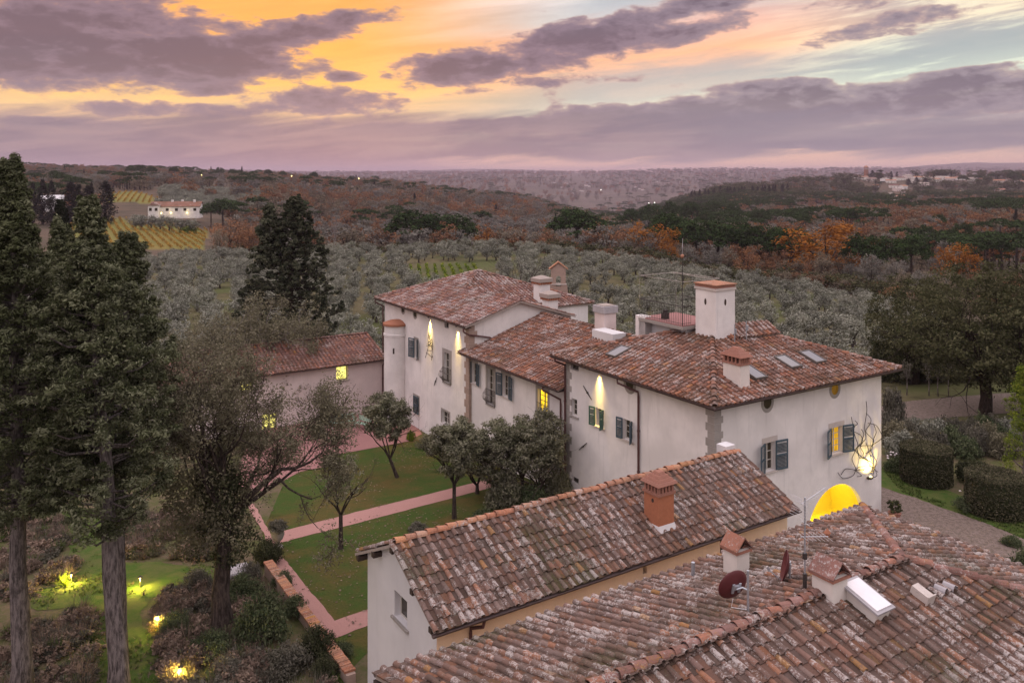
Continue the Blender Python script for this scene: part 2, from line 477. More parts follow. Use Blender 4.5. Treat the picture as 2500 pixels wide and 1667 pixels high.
mat('glass_dark', lambda q: pbsdf(q, q.mix(q.noise(q.pos(), 1.6, 3), (.012, .010, .008), (.05, .038, .02)), .08, spec=.6))
mat('glass_lit', emit((1.0, .62, .03), 1.5))
mat('glass_lit_pale', emit((1.0, .86, .22), 1.25))
mat('glass_amber', emit((1.0, .52, .03), .75))
mat('glass_ochre', emit((.62, .30, .04), .28))
mat('lamp_glow', emit((1.0, .80, .30), 6.0))
mat('lamp_far', emit((1.0, .78, .30), 6.0))
mat('lamp_far_white', emit((1.0, .97, .9), 4.0))
mat('skylight_glass', lambda q: pbsdf(q, (.10, .09, .10), .06, spec=.9))
mat('white_cover', lambda q: pbsdf(q, q.mix(q.noise(q.pos(), 2.0, 4), (.58, .55, .56), (.76, .74, .76)), .3))
mat('dish_red', flat((.085, .018, .02), .55, var=.15))
mat('bench_green', flat((.30, .42, .33), .6))
mat('yellow_wall', flat((.82, .66, .05), .9, var=.06, scale=1.2))
mat('lead', flat((.33, .31, .32), .7, var=.3, scale=5))

def brick(q, col=(.32, .125, .068)):
    p = q.pos(); n = q.noise(p, 9, 5, .7)
    c = q.mix(n, tuple(x * .7 for x in col), tuple(x * 1.35 for x in col))
    c = q.mix(q.m('MULTIPLY', q.rnd(), .4), c, tuple(x * .7 + .05 for x in col))
    return pbsdf(q, c, .92, q.bump(n, .4, .01), spec=.15)
mat('brick', brick)
mat('brick_cap', lambda q: brick(q, (.27, .125, .09)))
mat('mortar', flat((.30, .25, .22), .95))

def tile_mat(q, cols, lichen=.5, white=(.415, .375, .355), moss=.3, orange=.12, dirt_shade=1.0):
    p = q.pos()
    fr = q.m('FRACT', q.m('ADD', q.attr('tr').outputs['Fac'], q.rnd()))
    c = q.ramp(fr, [(i / (len(cols) - 1), cc) for i, cc in enumerate(cols)])
    big = q.noise(p, .35, 4, .6); mid = q.noise(p, 2.3, 4, .65); fine = q.noise(p, 24.0, 5, .72); fine2 = q.noise(p, 9.0, 4, .7)
    c = q.mix(q.m('MULTIPLY', q.sm(mid, .45, .75), .55), c, (.075, .052, .043))
    c = q.mix(q.m('MULTIPLY', q.sm(q.m('ADD', fine, q.m('MULTIPLY', big, .5)), .72, .95), .7), c, (.05, .045, .028))
    fr2 = q.m('FRACT', q.m('MULTIPLY', fr, 7.31))
    wl = q.m('ADD', q.m('ADD', fine, q.m('MULTIPLY', q.m('SUBTRACT', fine2, .5), .8)), q.m('MULTIPLY', q.m('SUBTRACT', fr2, .5), .17))
    if dirt_shade < 1: c = q.mix(1.0, c, (dirt_shade, dirt_shade * .97, dirt_shade * .93), 'MULTIPLY')  # pan tiles darkened in colour: painted shade between the covers, plus settled dirt
    wl = q.m('ADD', wl, q.m('MULTIPLY', q.m('SUBTRACT', q.noise(p, .9, 4, .6), .5), .75))
    c = q.mix(q.m('MULTIPLY', q.sm(wl, .70 - lichen * .22, .86 - lichen * .22), .80 if dirt_shade == 1 else .55), c, white)
    ms = q.m('MULTIPLY', q.sm(q.m('ADD', big, q.m('MULTIPLY', q.m('SUBTRACT', fine2, .5), .6)), .52, .74), moss)
    c = q.mix(ms, c, (.055, .052, .02))
    fr3 = q.m('FRACT', q.m('MULTIPLY', fr, 13.7))
    ol = q.m('MULTIPLY', q.sm(q.noise(p, .8, 5, .65), .66 if orange < .5 else .54, .78 if orange < .5 else .68), q.sm(fine, .46, .60))
    c = q.mix(q.m('MULTIPLY', q.m('MAXIMUM', ol, q.m('MULTIPLY', q.sm(fr3, .975, .985), q.sm(fine, .4, .5))), min(.8, orange * 4)), c, (.36, .18, .04))
    return pbsdf(q, c, .93, q.bump(q.m('ADD', fine, fine2), .6, .02), spec=.12)
T1 = [(.105, .070, .058), (.165, .098, .076), (.13, .086, .072), (.20, .142, .122), (.145, .094, .078), (.21, .112, .082), (.175, .124, .11), (.11, .076, .064), (.27, .13, .08), (.155, .104, .09)]
T2 = [(.125, .068, .052), (.22, .105, .072), (.165, .082, .060), (.27, .14, .10), (.155, .088, .068), (.26, .105, .066), (.20, .122, .10), (.13, .074, .060), (.33, .14, .08), (.18, .092, .068)]
T3 = [(.15, .078, .065), (.24, .125, .105), (.18, .092, .076), (.29, .17, .15), (.20, .11, .092), (.30, .135, .09), (.22, .13, .115), (.16, .088, .075), (.33, .145, .095), (.21, .115, .095)]
mat('tile_old', lambda q: tile_mat(q, T1, .84, moss=.4))
mat('tile_red', lambda q: tile_mat(q, T2, .80, moss=.15, orange=.08))
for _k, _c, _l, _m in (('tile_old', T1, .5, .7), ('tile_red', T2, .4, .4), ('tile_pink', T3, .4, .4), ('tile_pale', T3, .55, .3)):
    mat(_k + '_pan', lambda q, _c=_c, _l=_l, _m=_m: tile_mat(q, _c, _l, moss=_m, orange=.05, dirt_shade=.66))
mat('tile_pink', lambda q: tile_mat(q, T3, .50, moss=.25, orange=.2))
mat('tile_pale', lambda q: tile_mat(q, T3, .92, moss=.2, orange=.06))
mat('ridge_orange', lambda q: tile_mat(q, T3, .55, moss=.1, orange=.9))
mat('ridge_red', lambda q: tile_mat(q, [(.36, .15, .09), (.42, .2, .12), (.32, .17, .12), (.45, .22, .12), (.38, .24, .18)], .45, moss=.05, orange=.3))

def foliage(q, c1, c2, c3, trans=.22, sc=.5, vary=.45):
    p = q.pos()
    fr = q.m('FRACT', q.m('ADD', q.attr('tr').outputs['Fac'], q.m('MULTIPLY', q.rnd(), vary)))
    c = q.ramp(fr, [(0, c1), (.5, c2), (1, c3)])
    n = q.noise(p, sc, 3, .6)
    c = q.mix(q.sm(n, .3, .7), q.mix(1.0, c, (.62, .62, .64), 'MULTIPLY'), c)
    d = q.node('ShaderNodeBsdfDiffuse'); q.put(d.inputs[0], c)
    t = q.node('ShaderNodeBsdfTranslucent'); q.put(t.inputs[0], c)
    mx = q.node('ShaderNodeMixShader'); q.put(mx.inputs[0], trans)
    q.L.new(d.outputs[0], mx.inputs[1]); q.L.new(t.outputs[0], mx.inputs[2])
    return mx.outputs[0]
mat('leaf_cypress', lambda q: foliage(q, (.040, .047, .022), (.102, .112, .056), (.21, .215, .135), sc=.9))
mat('leaf_cedar', lambda q: foliage(q, (.032, .038, .024), (.066, .074, .045), (.13, .13, .085), sc=.6))
mat('leaf_farcypress', lambda q: foliage(q, (.014, .016, .012), (.022, .025, .018), (.034, .034, .025), sc=.3, trans=.05))
mat('leaf_oak', lambda q: foliage(q, (.11, .102, .062), (.17, .155, .098), (.235, .212, .145), sc=.7))
mat('leaf_ivy', lambda q: foliage(q, (.034, .042, .022), (.062, .068, .036), (.10, .10, .055), sc=.9))
mat('leaf_olive', lambda q: foliage(q, (.14, .146, .108), (.225, .228, .175), (.335, .327, .27), sc=.10, trans=.15))
mat('leaf_garden', lambda q: foliage(q, (.10, .105, .058), (.18, .178, .11), (.28, .265, .19), sc=.9))
mat('leaf_shrub', lambda q: foliage(q, (.045, .066, .032), (.085, .108, .054), (.15, .165, .09), sc=.8))
mat('leaf_scrub', lambda q: foliage(q, (.085, .082, .058), (.13, .122, .09), (.19, .175, .14), sc=.8))
mat('leaf_ilex', lambda q: foliage(q, (.036, .042, .019), (.070, .072, .035), (.122, .118, .064), sc=.5))
mat('leaf_pine', lambda q: foliage(q, (.020, .035, .014), (.036, .058, .022), (.055, .085, .032), sc=.12, trans=.1))
mat('leaf_russet', lambda q: foliage(q, (.17, .098, .062), (.25, .13, .072), (.33, .165, .085), sc=.06, vary=.8))
mat('leaf_orange', lambda q: foliage(q, (.20, .085, .022), (.30, .115, .026), (.36, .15, .035), sc=.15, vary=.5))
mat('leaf_brown', lambda q: foliage(q, (.13, .11, .08), (.19, .155, .112), (.26, .21, .15), sc=.05, vary=.9))
mat('leaf_grey', lambda q: foliage(q, (.13, .125, .105), (.18, .17, .145), (.24, .22, .19), sc=.05))
mat('leaf_hedge', lambda q: foliage(q, (.045, .052, .027), (.080, .080, .043), (.165, .145, .095), sc=1.2))
mat('leaf_bright', lambda q: foliage(q, (.08, .13, .02), (.14, .19, .03), (.24, .27, .04), sc=1.0))
mat('leaf_vine', lambda q: foliage(q, (.22, .13, .03), (.33, .20, .04), (.40, .24, .06), sc=.1))
mat('leaf_grass', lambda q: foliage(q, (.06, .10, .026), (.09, .135, .036), (.15, .17, .06), sc=.7))
mat('leaf_dry', lambda q: foliage(q, (.16, .11, .085), (.23, .165, .125), (.31, .235, .18), sc=.9))
mat('white_flower', flat((.7, .62, .62), .8))
def bark(q, col):
    p = q.pos(); sx, sy, sz = q.xyz(p)
    n = q.noise(q.cxyz(q.m('MULTIPLY', sx, 4), q.m('MULTIPLY', sy, 4), q.m('MULTIPLY', sz, .8)), 3.0, 6, .7)
    c = q.mix(q.sm(n, .36, .64), tuple(x * .42 for x in col), tuple(x * 1.6 for x in col))
    k = q.noise(p, 1.1, 4, .6); c = q.mix(q.sm(k, .56, .68), c, tuple(x * .45 for x in col))
    c = q.mix(q.m('MULTIPLY', q.sm(q.noise(p, 5.0, 4, .7), .58, .7), .5), c, tuple(x * 1.9 for x in col))
    return pbsdf(q, c, .95, q.bump(n, 1.0, .08), spec=.1)
mat('bark', lambda q: bark(q, (.055, .042, .036)))
mat('bark_grey', lambda q: bark(q, (.125, .105, .10)))
mat('bark_dark', lambda q: bark(q, (.03, .022, .018)))
mat('bark_pale', lambda q: bark(q, (.20, .17, .16)))

# ------------------------------------------------------------------ ground and its zones
def ground_mat(q):
    p = q.pos()
    A = lambda n: q.attr(n).outputs['Fac']
    n1 = q.noise(p, .06, 5, .6); n2 = q.noise(p, .9, 5, .65); n3 = q.noise(p, 6.0, 4, .7); n4 = q.noise(p, .012, 5, .6)
    # garden soil and rough grass
    c = q.mix(q.sm(n2, .35, .65), (.075, .078, .03), (.125, .092, .062))
    c = q.mix(q.sm(n3, .5, .7), c, (.055, .076, .024))
    # grass under the olives
    olive = q.mix(q.sm(n1, .35, .65), (.075, .085, .032), (.12, .10, .055))
    olive = q.mix(q.sm(n2, .5, .7), olive, (.06, .055, .03))
    c = q.mix(A('olive'), c, olive)
    wood = q.mix(q.sm(n4, .35, .65), (.085, .066, .050), (.11, .076, .054))
    wood = q.mix(q.sm(n1, .4, .7), wood, (.06, .05, .035))
    c = q.mix(A('wood'), c, wood)
    vine = q.mix(q.sm(n1, .3, .7), (.20, .15, .045), (.13, .14, .04))
    vine = q.mix(q.sm(n2, .5, .7), vine, (.12, .12, .035))
    c = q.mix(A('vine'), c, vine)
    far = q.mix(q.sm(q.noise(p, .0035, 6, .65), .38, .62), (.078, .062, .052), (.112, .09, .074))
    far = q.mix(q.sm(q.noise(p, .018, 5, .7), .5, .62), far, (.06, .055, .045))
    c = q.mix(A('far'), c, far)
    return pbsdf(q, c, .95, q.bump(n3, .5, .08), spec=.05)
mat('ground', ground_mat)

phi = np.concatenate([np.linspace(-math.pi, -.9, 50, endpoint=False), np.linspace(-.9, .9, 420), np.linspace(.9, math.pi, 51)[1:-1]])
rad = np.concatenate([[0.5, 4, 9], np.arange(14, 100, 1.6), np.geomspace(100, 19000, 210)])
PH, RA = np.meshgrid(phi, rad)
X = RA * np.sin(PH); Y = RA * np.cos(PH)
Z = zt(X, Y)
nph, nra = len(phi), len(rad)
ii, jj = np.meshgrid(np.arange(nra - 1), np.arange(nph), indexing='ij')
j2 = (jj + 1) % nph
Fq = np.stack([ii * nph + jj, (ii + 1) * nph + jj, (ii + 1) * nph + j2, ii * nph + j2], -1).reshape(-1, 4)
Fq = Fq[:, ::-1]
Vg = np.stack([X, Y, Z], -1).reshape(-1, 3)
def px_of(x, y): return CX + F * x / np.maximum(y, 1)
def in_poly(px, D, poly):
    """point in polygon, vectorised"""
    inside = np.zeros(np.shape(px), bool); n = len(poly)
    for k in range(n):
        x1, y1 = poly[k]; x2, y2 = poly[(k + 1) % n]
        c_ = ((y1 > D) != (y2 > D)) & (px < (x2 - x1) * (D - y1) / (y2 - y1 + 1e-9) + x1)
        inside ^= c_
    return inside
def wpoly(pix): return [tuple(on_g(*p)[:2]) for p in pix]
VINE_A = wpoly([(158, 524), (260, 532), (420, 548), (508, 562), (492, 612), (330, 606), (160, 600), (140, 560)])
VINE_B = wpoly([(262, 494), (270, 472), (330, 468), (395, 488), (402, 500)])
PXg = px_of(Vg[:, 0], Vg[:, 1]); Dg = Vg[:, 1]
front = Vg[:, 1] > 1
def crest(px): return np.interp(px, [-800, 0, 500, 700, 900, 1200, 1500, 1800, 2100, 2300, 3200], [250, 270, 262, 240, 228, 232, 212, 190, 165, 120, 110])
rr = np.hypot(Vg[:, 0], Vg[:, 1])
sstep = lambda v, a, b_: pchip_w(np.clip((v - a) / (b_ - a), 0, 1))
cr = crest(np.where(front, PXg, 3200))
a_ol = sstep(rr, 62, 74)
a_wd = sstep(rr, cr + 2, cr + 14)
a_vi = (in_poly(Vg[:, 0], Vg[:, 1], VINE_A) | in_poly(Vg[:, 0], Vg[:, 1], VINE_B)).astype(float)
a_fa = sstep(rr, 1700, 2600)
gm = mesh('ground', Vg, Fq, MATS['ground'], {'olive': a_ol, 'wood': a_wd, 'vine': a_vi, 'far': a_fa}, smooth=True)
ground = link('ground', gm, kind='structure')

# ------------------------------------------------------------------ sheets laid on it: lawn, paths, terrace, drive
def sheet(name, poly, dz, m_, step=1.2, wobble=0.0, seed=1):
    poly = [tuple(p[:2]) for p in poly]
    pts = []; edges = []
    for k in range(len(poly)):
        a_ = np.array(poly[k]); b_ = np.array(poly[(k + 1) % len(poly)])
        n = max(1, int(np.linalg.norm(b_ - a_) / (.35 if wobble else step)))
        nrm = np.array([-(b_ - a_)[1], (b_ - a_)[0]]); nrm = nrm / (np.linalg.norm(nrm) + 1e-9)
        for t in range(n):
            p = a_ + (b_ - a_) * t / n
            if wobble and t: p = p + nrm * wobble * float(fbm(np.array([p[0] * 1.7]), np.array([p[1] * 1.7]), seed, 3)[0]) * 2
            pts.append(p)
    nb = len(pts); edges = [(k, (k + 1) % nb) for k in range(nb)]
    P = np.array(pts); x0, y0 = P.min(0); x1, y1 = P.max(0)
    gx, gy = np.meshgrid(np.arange(x0, x1, step), np.arange(y0, y1, step))
    gi = np.stack([gx.ravel(), gy.ravel()], 1)
    gi = gi[in_poly(gi[:, 0], gi[:, 1], [tuple(p) for p in pts])]
    allp = [Vector(p) for p in pts] + [Vector(p) for p in gi]
    vv, _, ff, *_r = delaunay_2d_cdt(allp, edges, [], 0, 1e-5)
    V = np.array([[v.x, v.y] for v in vv]); T = np.array([f for f in ff if len(f) == 3])
    c_ = V[T].mean(1); T = T[in_poly(c_[:, 0], c_[:, 1], [tuple(p) for p in pts])]
    z = zt(V[:, 0], V[:, 1]) + dz
    A3 = V[T]; ar = np.cross(A3[:, 1] - A3[:, 0], A3[:, 2] - A3[:, 0]); T[ar < 0] = T[ar < 0][:, ::-1]
    return link(name, mesh(name, np.column_stack([V, z]), T, m_, smooth=True), kind='structure')
def lawn_mat(q):
    p = q.pos(); n1 = q.noise(p, .28, 5, .65); n2 = q.noise(p, 1.6, 5, .65); n3 = q.noise(p, 11, 5, .75)
    c = q.mix(q.sm(n1, .36, .60), (.105, .076, .026), (.048, .078, .017))
    c = q.mix(q.sm(n2, .45, .7), c, (.072, .072, .022))
    c = q.mix(q.m('MULTIPLY', q.sm(n3, .45, .7), .6), c, (.022, .034, .010))
    return pbsdf(q, c, .95, q.bump(n3, .8, .06), spec=.05)
mat('lawn', lawn_mat)
mat('lawn_dull', lambda q: pbsdf(q, q.mix(q.sm(q.noise(q.pos(), 1.2, 6, .7), .35, .65), (.05, .092, .018), (.095, .105, .035)), .95, q.bump(q.noise(q.pos(), 11, 5, .75), .8, .06), spec=.05))
def path_mat(q, col=(.36, .20, .175)):
    p = q.pos(); n = q.noise(p, 1.1, 5, .6); n3 = q.noise(p, 28, 4, .7)
    c = q.mix(n, tuple(x * .84 for x in col), tuple(x * 1.14 for x in col))
    c = q.mix(q.sm(n3, .4, .7), c, tuple(x * .78 for x in col))
    return pbsdf(q, c, .95, q.bump(n3, .5, .02), spec=.08)
mat('path', path_mat)
mat('terrace', lambda q: path_mat(q, (.30, .155, .145)))
def gravel_mat(q):
    p = q.pos(); n = q.noise(p, .35, 5, .6); n2 = q.noise(p, 5, 6, .75); v = q.vor(p, 16)
    c = q.mix(n, (.155, .118, .100), (.235, .185, .165))
    c = q.mix(q.sm(n2, .4, .65), c, (.115, .09, .07))
    c = q.mix(q.sm(v, .1, .5), q.mix(1.0, c, (.7, .7, .7), 'MULTIPLY'), c)
    return pbsdf(q, c, .95, q.bump(v, .8, .03), spec=.08)
mat('gravel', gravel_mat)
lawn_pix = [(640, 1300), (700, 1160), (795, 1115), (1000, 1076), (1160, 1060), (1420, 1140), (1400, 1240), (1180, 1320), (1010, 1480), (850, 1640), (830, 1700), (760, 1560), (665, 1400)]
sheet('lawn', [on_g(*p) for p in lawn_pix], .012, MATS['lawn'])
sheet('terrace', [on_g(*p) for p in [(560, 1180), (600, 1100), (640, 1040), (936, 1000), (1010, 1022), (1030, 1060), (997, 1078), (794, 1115.5), (811, 1136), (733, 1152), (640, 1200)]], .03, MATS['terrace'])
sheet('path', [on_g(*p) for p in [(644, 1300), (600, 1230), (618, 1226), (668, 1318), (690, 1296.8), (900, 1243), (1100, 1193), (1200, 1168), (1200, 1190), (1100, 1217.6), (900, 1270), (686, 1325), (670, 1336),
      (740, 1422), (817, 1515.7), (891, 1490), (960, 1466), (960, 1500), (891, 1530.6), (802, 1563), (727, 1459), (665, 1400)]], .024, MATS['path'], .8, .09)
sheet('driveway', [on_g(*p) for p in [(2000, 1215), (2075, 1170), (2150, 1188), (2250, 1222), (2400, 1275), (2560, 1340), (2760, 1420), (2760, 1560), (2560, 1500), (2420, 1440), (2200, 1330), (2000, 1300)]], .018, MATS['gravel'], 1.0, .16)
sheet('road', [on_g(*p) for p in [(2100, 1034), (2160, 986), (2260, 975), (2420, 962), (2620, 950), (2700, 990), (2420, 1012), (2280, 1022), (2170, 1036)]], .018, MATS['gravel'], 1.0, .12)
sheet('verge', [on_g(*p) for p in [(2060, 1170), (2120, 1130), (2200, 1150), (2420, 1240), (2760, 1345), (2760, 1420), (2560, 1340), (2400, 1275), (2250, 1222), (2150, 1188)]], .008, MATS['lawn_dull'], 1.0, .1)
# mown grass walk in the planted garden, left
sheet('lawn', [on_g(*p) for p in [(150, 1240), (262, 1240), (272, 1370), (450, 1380), (560, 1380), (560, 1420), (420, 1440), (370, 1460), (345, 1490), (385, 1600), (420, 1800), (200, 1800), (232, 1600), (215, 1480), (90, 1490), (60, 1450), (170, 1420), (185, 1380)]], .012, MATS['lawn_dull'], .8, .34)

# ------------------------------------------------------------------ buildings: kit
UP = Vector((0, 0, 1))
def cdt_poly(outline, holes):
    pts = []; edges = []
    for loop in [outline] + holes:
        n0 = len(pts); pts += [Vector(p) for p in loop]
        edges += [(n0 + k, n0 + (k + 1) % len(loop)) for k in range(len(loop))]
    vv, _, ff, *_r = delaunay_2d_cdt(pts, edges, [], 0, 1e-6)
    V = np.array([[v.x, v.y] for v in vv]); T = np.array([list(f) for f in ff if len(f) == 3])
    c = V[T].mean(1); keep = in_poly(c[:, 0], c[:, 1], outline)
    for h in holes: keep &= ~in_poly(c[:, 0], c[:, 1], h)
    return V, T[keep]

class Frame:
    """a facade: s to the right as seen from outside, z up, d outwards"""
    def __init__(s, o, ds, n):
        s.o = Vector(o); s.ds = Vector(ds).normalized(); s.n = Vector(n).normalized()
        s.M = Matrix(((s.ds.x, 0, s.n.x, s.o.x), (s.ds.y, 0, s.n.y, s.o.y), (0, 1, 0, s.o.z), (0, 0, 0, 1)))   # (s, z, d)
    def p(s, S, z, d=0): return s.M @ Vector((S, z, d))

def wall_face(mb, fr, outline, holes=(), depth=.24):
    holes = [list(h) for h in holes]
    V, T = cdt_poly(list(outline), holes)
    mb.add([fr.p(v[0], v[1]) for v in V], [tuple(t) for t in T])
    for h in holes:
        n = len(h)
        mb.add([fr.p(a, b) for a, b in h] + [fr.p(a, b, -depth) for a, b in h], [(k, (k + 1) % n, (k + 1) % n + n, k + n) for k in range(n)])

def rect(s0, s1, z0, z1): return [(s0, z0), (s1, z0), (s1, z1), (s0, z1)]

class House:
    def __init__(s, name, label, cat, b, a, th=TH, z=0.0, xy=None):
        x, y = xy if xy else W(b, a)
        s.x, s.y, s.z, s.th = x, y, z, th
        s.root = thing(name, label, cat, (x, y, z), th)
        s.M = Matrix.Translation((x, y, z)) @ Matrix.Rotation(th, 4, 'Z'); s.Mi = s.M.inverted()
        s.cam = s.Mi @ Vector((0, 0, H))
    def dirl(s, px, py): return (s.Mi.to_3x3() @ ray(px, py))
    def hit(s, px, py, P, n):
        d = s.dirl(px, py); P = Vector(P); n = Vector(n)
        return s.cam + d * ((P - s.cam).dot(n) / d.dot(n))
    def hL(s, px, py, b0): 
        h = s.hit(px, py, (b0, 0, 0), (1, 0, 0)); return -h.y, h.z      # (s, z) on a left facade
    def hR(s, px, py, a0):
        h = s.hit(px, py, (0, a0, 0), (0, 1, 0)); return h.x, h.z
    def L(s, b0): return Frame((b0, 0, 0), (0, -1, 0), (-1, 0, 0))
    def Rf(s, a0): return Frame((0, a0, 0), (1, 0, 0), (0, -1, 0))
    def B(s, a0): return Frame((0, a0, 0), (-1, 0, 0), (0, 1, 0))      # back
    def E(s, b0): return Frame((b0, 0, 0), (0, 1, 0), (1, 0, 0))       # far end

# ---- roof tiles
def cover_mesh(name, m_, rl=.082, rt=.064, L=.45, n=6):
    V = []; 
    for (r, y, z) in ((rl, 0, 0), (rt, L, -.012), (rl - .018, 0, 0)):
        for k in range(n + 1):
            an = math.pi * k / n
            V.append((math.cos(an) * r, y, z + math.sin(an) * r * .92))
    Fs = []
    for k in range(n):
        Fs.append((k, k + 1, n + 2 + k, n + 1 + k))
        Fs.append((k + 1, k, 2 * (n + 1) + k, 2 * (n + 1) + k + 1))
    V = np.array(V)
    return mesh(name, V, np.array(Fs)[:, ::-1], m_, {'tr': np.zeros(len(V))}, smooth=False)
def pan_mesh(name, m_, w=.31, L=.45, t=.028):
    h = w / 2 - .015
    V = [(-h, 0, 0), (h, 0, 0), (h * .92, L, 0), (-h * .92, L, 0), (-h, 0, t), (-h + .045, 0, t - .004), (h - .045, 0, t - .004), (h, 0, t), (-h * .92, L, t), (-h * .92 + .045, L, t - .004), (h * .92 - .045, L, t - .004), (h * .92, L, t),]
    V = np.array(V)
    F4 = np.array([(4, 5, 9, 8), (5, 6, 10, 9), (6, 7, 11, 10), (0, 4, 8, 3), (7, 1, 2, 11), (0, 1, 6, 5)])
    F3 = np.array([(0, 5, 4), (1, 7, 6)])
    return mesh(name, V, [F4, F3], m_, {'tr': np.zeros(len(V))})
TILE_PROTO = {}
def tile_protos(key):
    if key not in TILE_PROTO:
        m_ = MATS[key]
        TILE_PROTO[key] = {'cover_tile': [cover_mesh('cover_tile', m_), cover_mesh('cover_tile', m_, .088, .066, .46), cover_mesh('cover_tile', m_, .078, .062, .44)],
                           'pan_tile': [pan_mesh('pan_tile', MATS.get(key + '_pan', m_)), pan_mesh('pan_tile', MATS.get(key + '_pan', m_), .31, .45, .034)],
                           'ridge_tile': [cover_mesh('ridge_tile', m_, .135, .112, .46), cover_mesh('ridge_tile', m_, .145, .115, .46)]}
    return TILE_PROTO[key]
def np_of(me):
    V = np.empty(len(me.vertices) * 3, np.float32); me.vertices.foreach_get('co', V)
    return V.reshape(-1, 3), [list(p.vertices) for p in me.polygons]

def slope_basis(poly):
    P = [Vector(p) for p in poly]
    ex = (P[1] - P[0]).normalized(); n = ex.cross(P[-1] - P[0]).normalized()
    if n.z < 0: n = -n
    return P[0], ex, n.cross(ex).normalized(), n

def roof(hs, slopes, key, deck_mat='mortar', pitch=.30, row=.365, ridges=(), ridge_key=None, keep=300, thick=.09, skip=(), sag=.0):
    """slopes: 3-D polygons (house coordinates) whose first edge is the eave, left to right seen from outside"""
    deck = MB()
    T = {'cover_tile': [], 'pan_tile': []}
    for poly in slopes:
        O, ex, ey, n = slope_basis(poly)
        deck.prism([Vector(p) - n * .02 for p in poly], -n * thick)
        P2 = [((Vector(p) - O).dot(ex), (Vector(p) - O).dot(ey)) for p in poly]
        smin = min(p[0] for p in P2); smax = max(p[0] for p in P2); tmax = max(p[1] for p in P2)
        nc = int((smax - smin) / pitch) + 1; nr = int(tmax / row) + 1
        for c in range(nc + 1):
            wander = random.gauss(0, .012)
            for r in range(nr):
                for kind, so in (('pan_tile', .5), ('cover_tile', 0.0)):
                    S = smin + (c + so) * pitch + wander; t = r * row - .05 + random.gauss(0, .012)
                    test = (S, t + .17)
                    if not in_poly(np.array(test[0]), np.array(test[1]), P2): continue
                    p = O + ex * S + ey * t + n * (.045 if kind == 'cover_tile' else .010)
                    p = p + n * (random.gauss(0, .006) + sag * math.sin(S * 1.1 + t) * .5)
                    if any((p.x - q[0]) ** 2 + (p.y - q[1]) ** 2 < q[2] ** 2 for q in skip if len(q) == 3): continue
                    if any(q[0] < p.x < q[1] and q[2] < p.y < q[3] for q in skip if len(q) == 4): continue
                    yaw = random.gauss(0, .035 if kind == 'cover_tile' else .02); tilt = R(-3.2) + random.gauss(0, .012)
                    X_ = (ex * math.cos(yaw) + ey * math.sin(yaw)); Y_ = (ey * math.cos(yaw) - ex * math.sin(yaw))
                    Y2 = Y_ * math.cos(tilt) + n * math.sin(tilt); N2 = X_.cross(Y2)
                    T[kind].append((p, X_, Y2, N2, n))
    T['ridge_tile'] = []
    for (p0, p1) in ridges:
        p0 = Vector(p0); p1 = Vector(p1); d = (p1 - p0); L = d.length; d.normalize()
        side = d.cross(UP).normalized(); n = side.cross(d)
        k = int(L / .36)
        for i in range(k):
            p = p0 + d * (i * L / k) + n * (.0 + random.gauss(0, .01)); yaw = random.gauss(0, .04)
            Y2 = (d * math.cos(R(3)) - n * math.sin(R(3)) + side * math.sin(yaw)).normalized(); X_ = Y2.cross(n).normalized()
            T['ridge_tile'].append((p, X_, Y2, X_.cross(Y2), UP))
    rf = deck.build('roof', MATS[deck_mat], hs.root)
    for kind, lst in T.items():
        if not lst: continue
        k_ = (ridge_key or key) if kind == 'ridge_tile' else key
        protos = tile_protos(k_)[kind]
        score = []
        for i, (p, X_, Y_, N_, n) in enumerate(lst):
            v = hs.cam - p; D = v.length
            w = hs.M @ p; px = CX + F * w.x / max(w.y, 1); py = HY + F * (H - w.z) / max(w.y, 1)
            vis = v.dot(n) > .02 * D and -10 < px < 2510 and -10 < py < 1675 and w.y > 3
            score.append((D if vis else 1e6 + D, i))
        score.sort(); own = set(i for d_, i in score[:keep] if d_ < 1e6)
        Vs = []; F4 = []; F3 = []; tr = []; n0 = 0
        pn = [np_of(m_) for m_ in protos]
        for i, (p, X_, Y_, N_, n) in enumerate(lst):
            q = random.randrange(len(protos)); sc = random.uniform(.95, 1.05)
            if i in own:
                o = link(kind, protos[q], rf)
                o.matrix_local = Matrix(((X_.x * sc, Y_.x, N_.x * sc, p.x), (X_.y * sc, Y_.y, N_.y * sc, p.y), (X_.z * sc, Y_.z, N_.z * sc, p.z), (0, 0, 0, 1)))
            else:
                V, Fc = pn[q]
                A = np.array([[X_.x * sc, Y_.x, N_.x * sc], [X_.y * sc, Y_.y, N_.y * sc], [X_.z * sc, Y_.z, N_.z * sc]])
                Vs.append(V @ A.T + np.array(p)); tr.append(np.full(len(V), random.random()))
                for f in Fc: (F4 if len(f) == 4 else F3).append([j + n0 for j in f])
                n0 += len(V)
        if Vs:
            Fl = [np.array(F4)] + ([np.array(F3)] if F3 else [])
            link(kind + 's', mesh(kind + 's', np.concatenate(Vs), Fl, protos[0].materials[0], {'tr': np.concatenate(tr)}), rf, kind='stuff')
    return rf

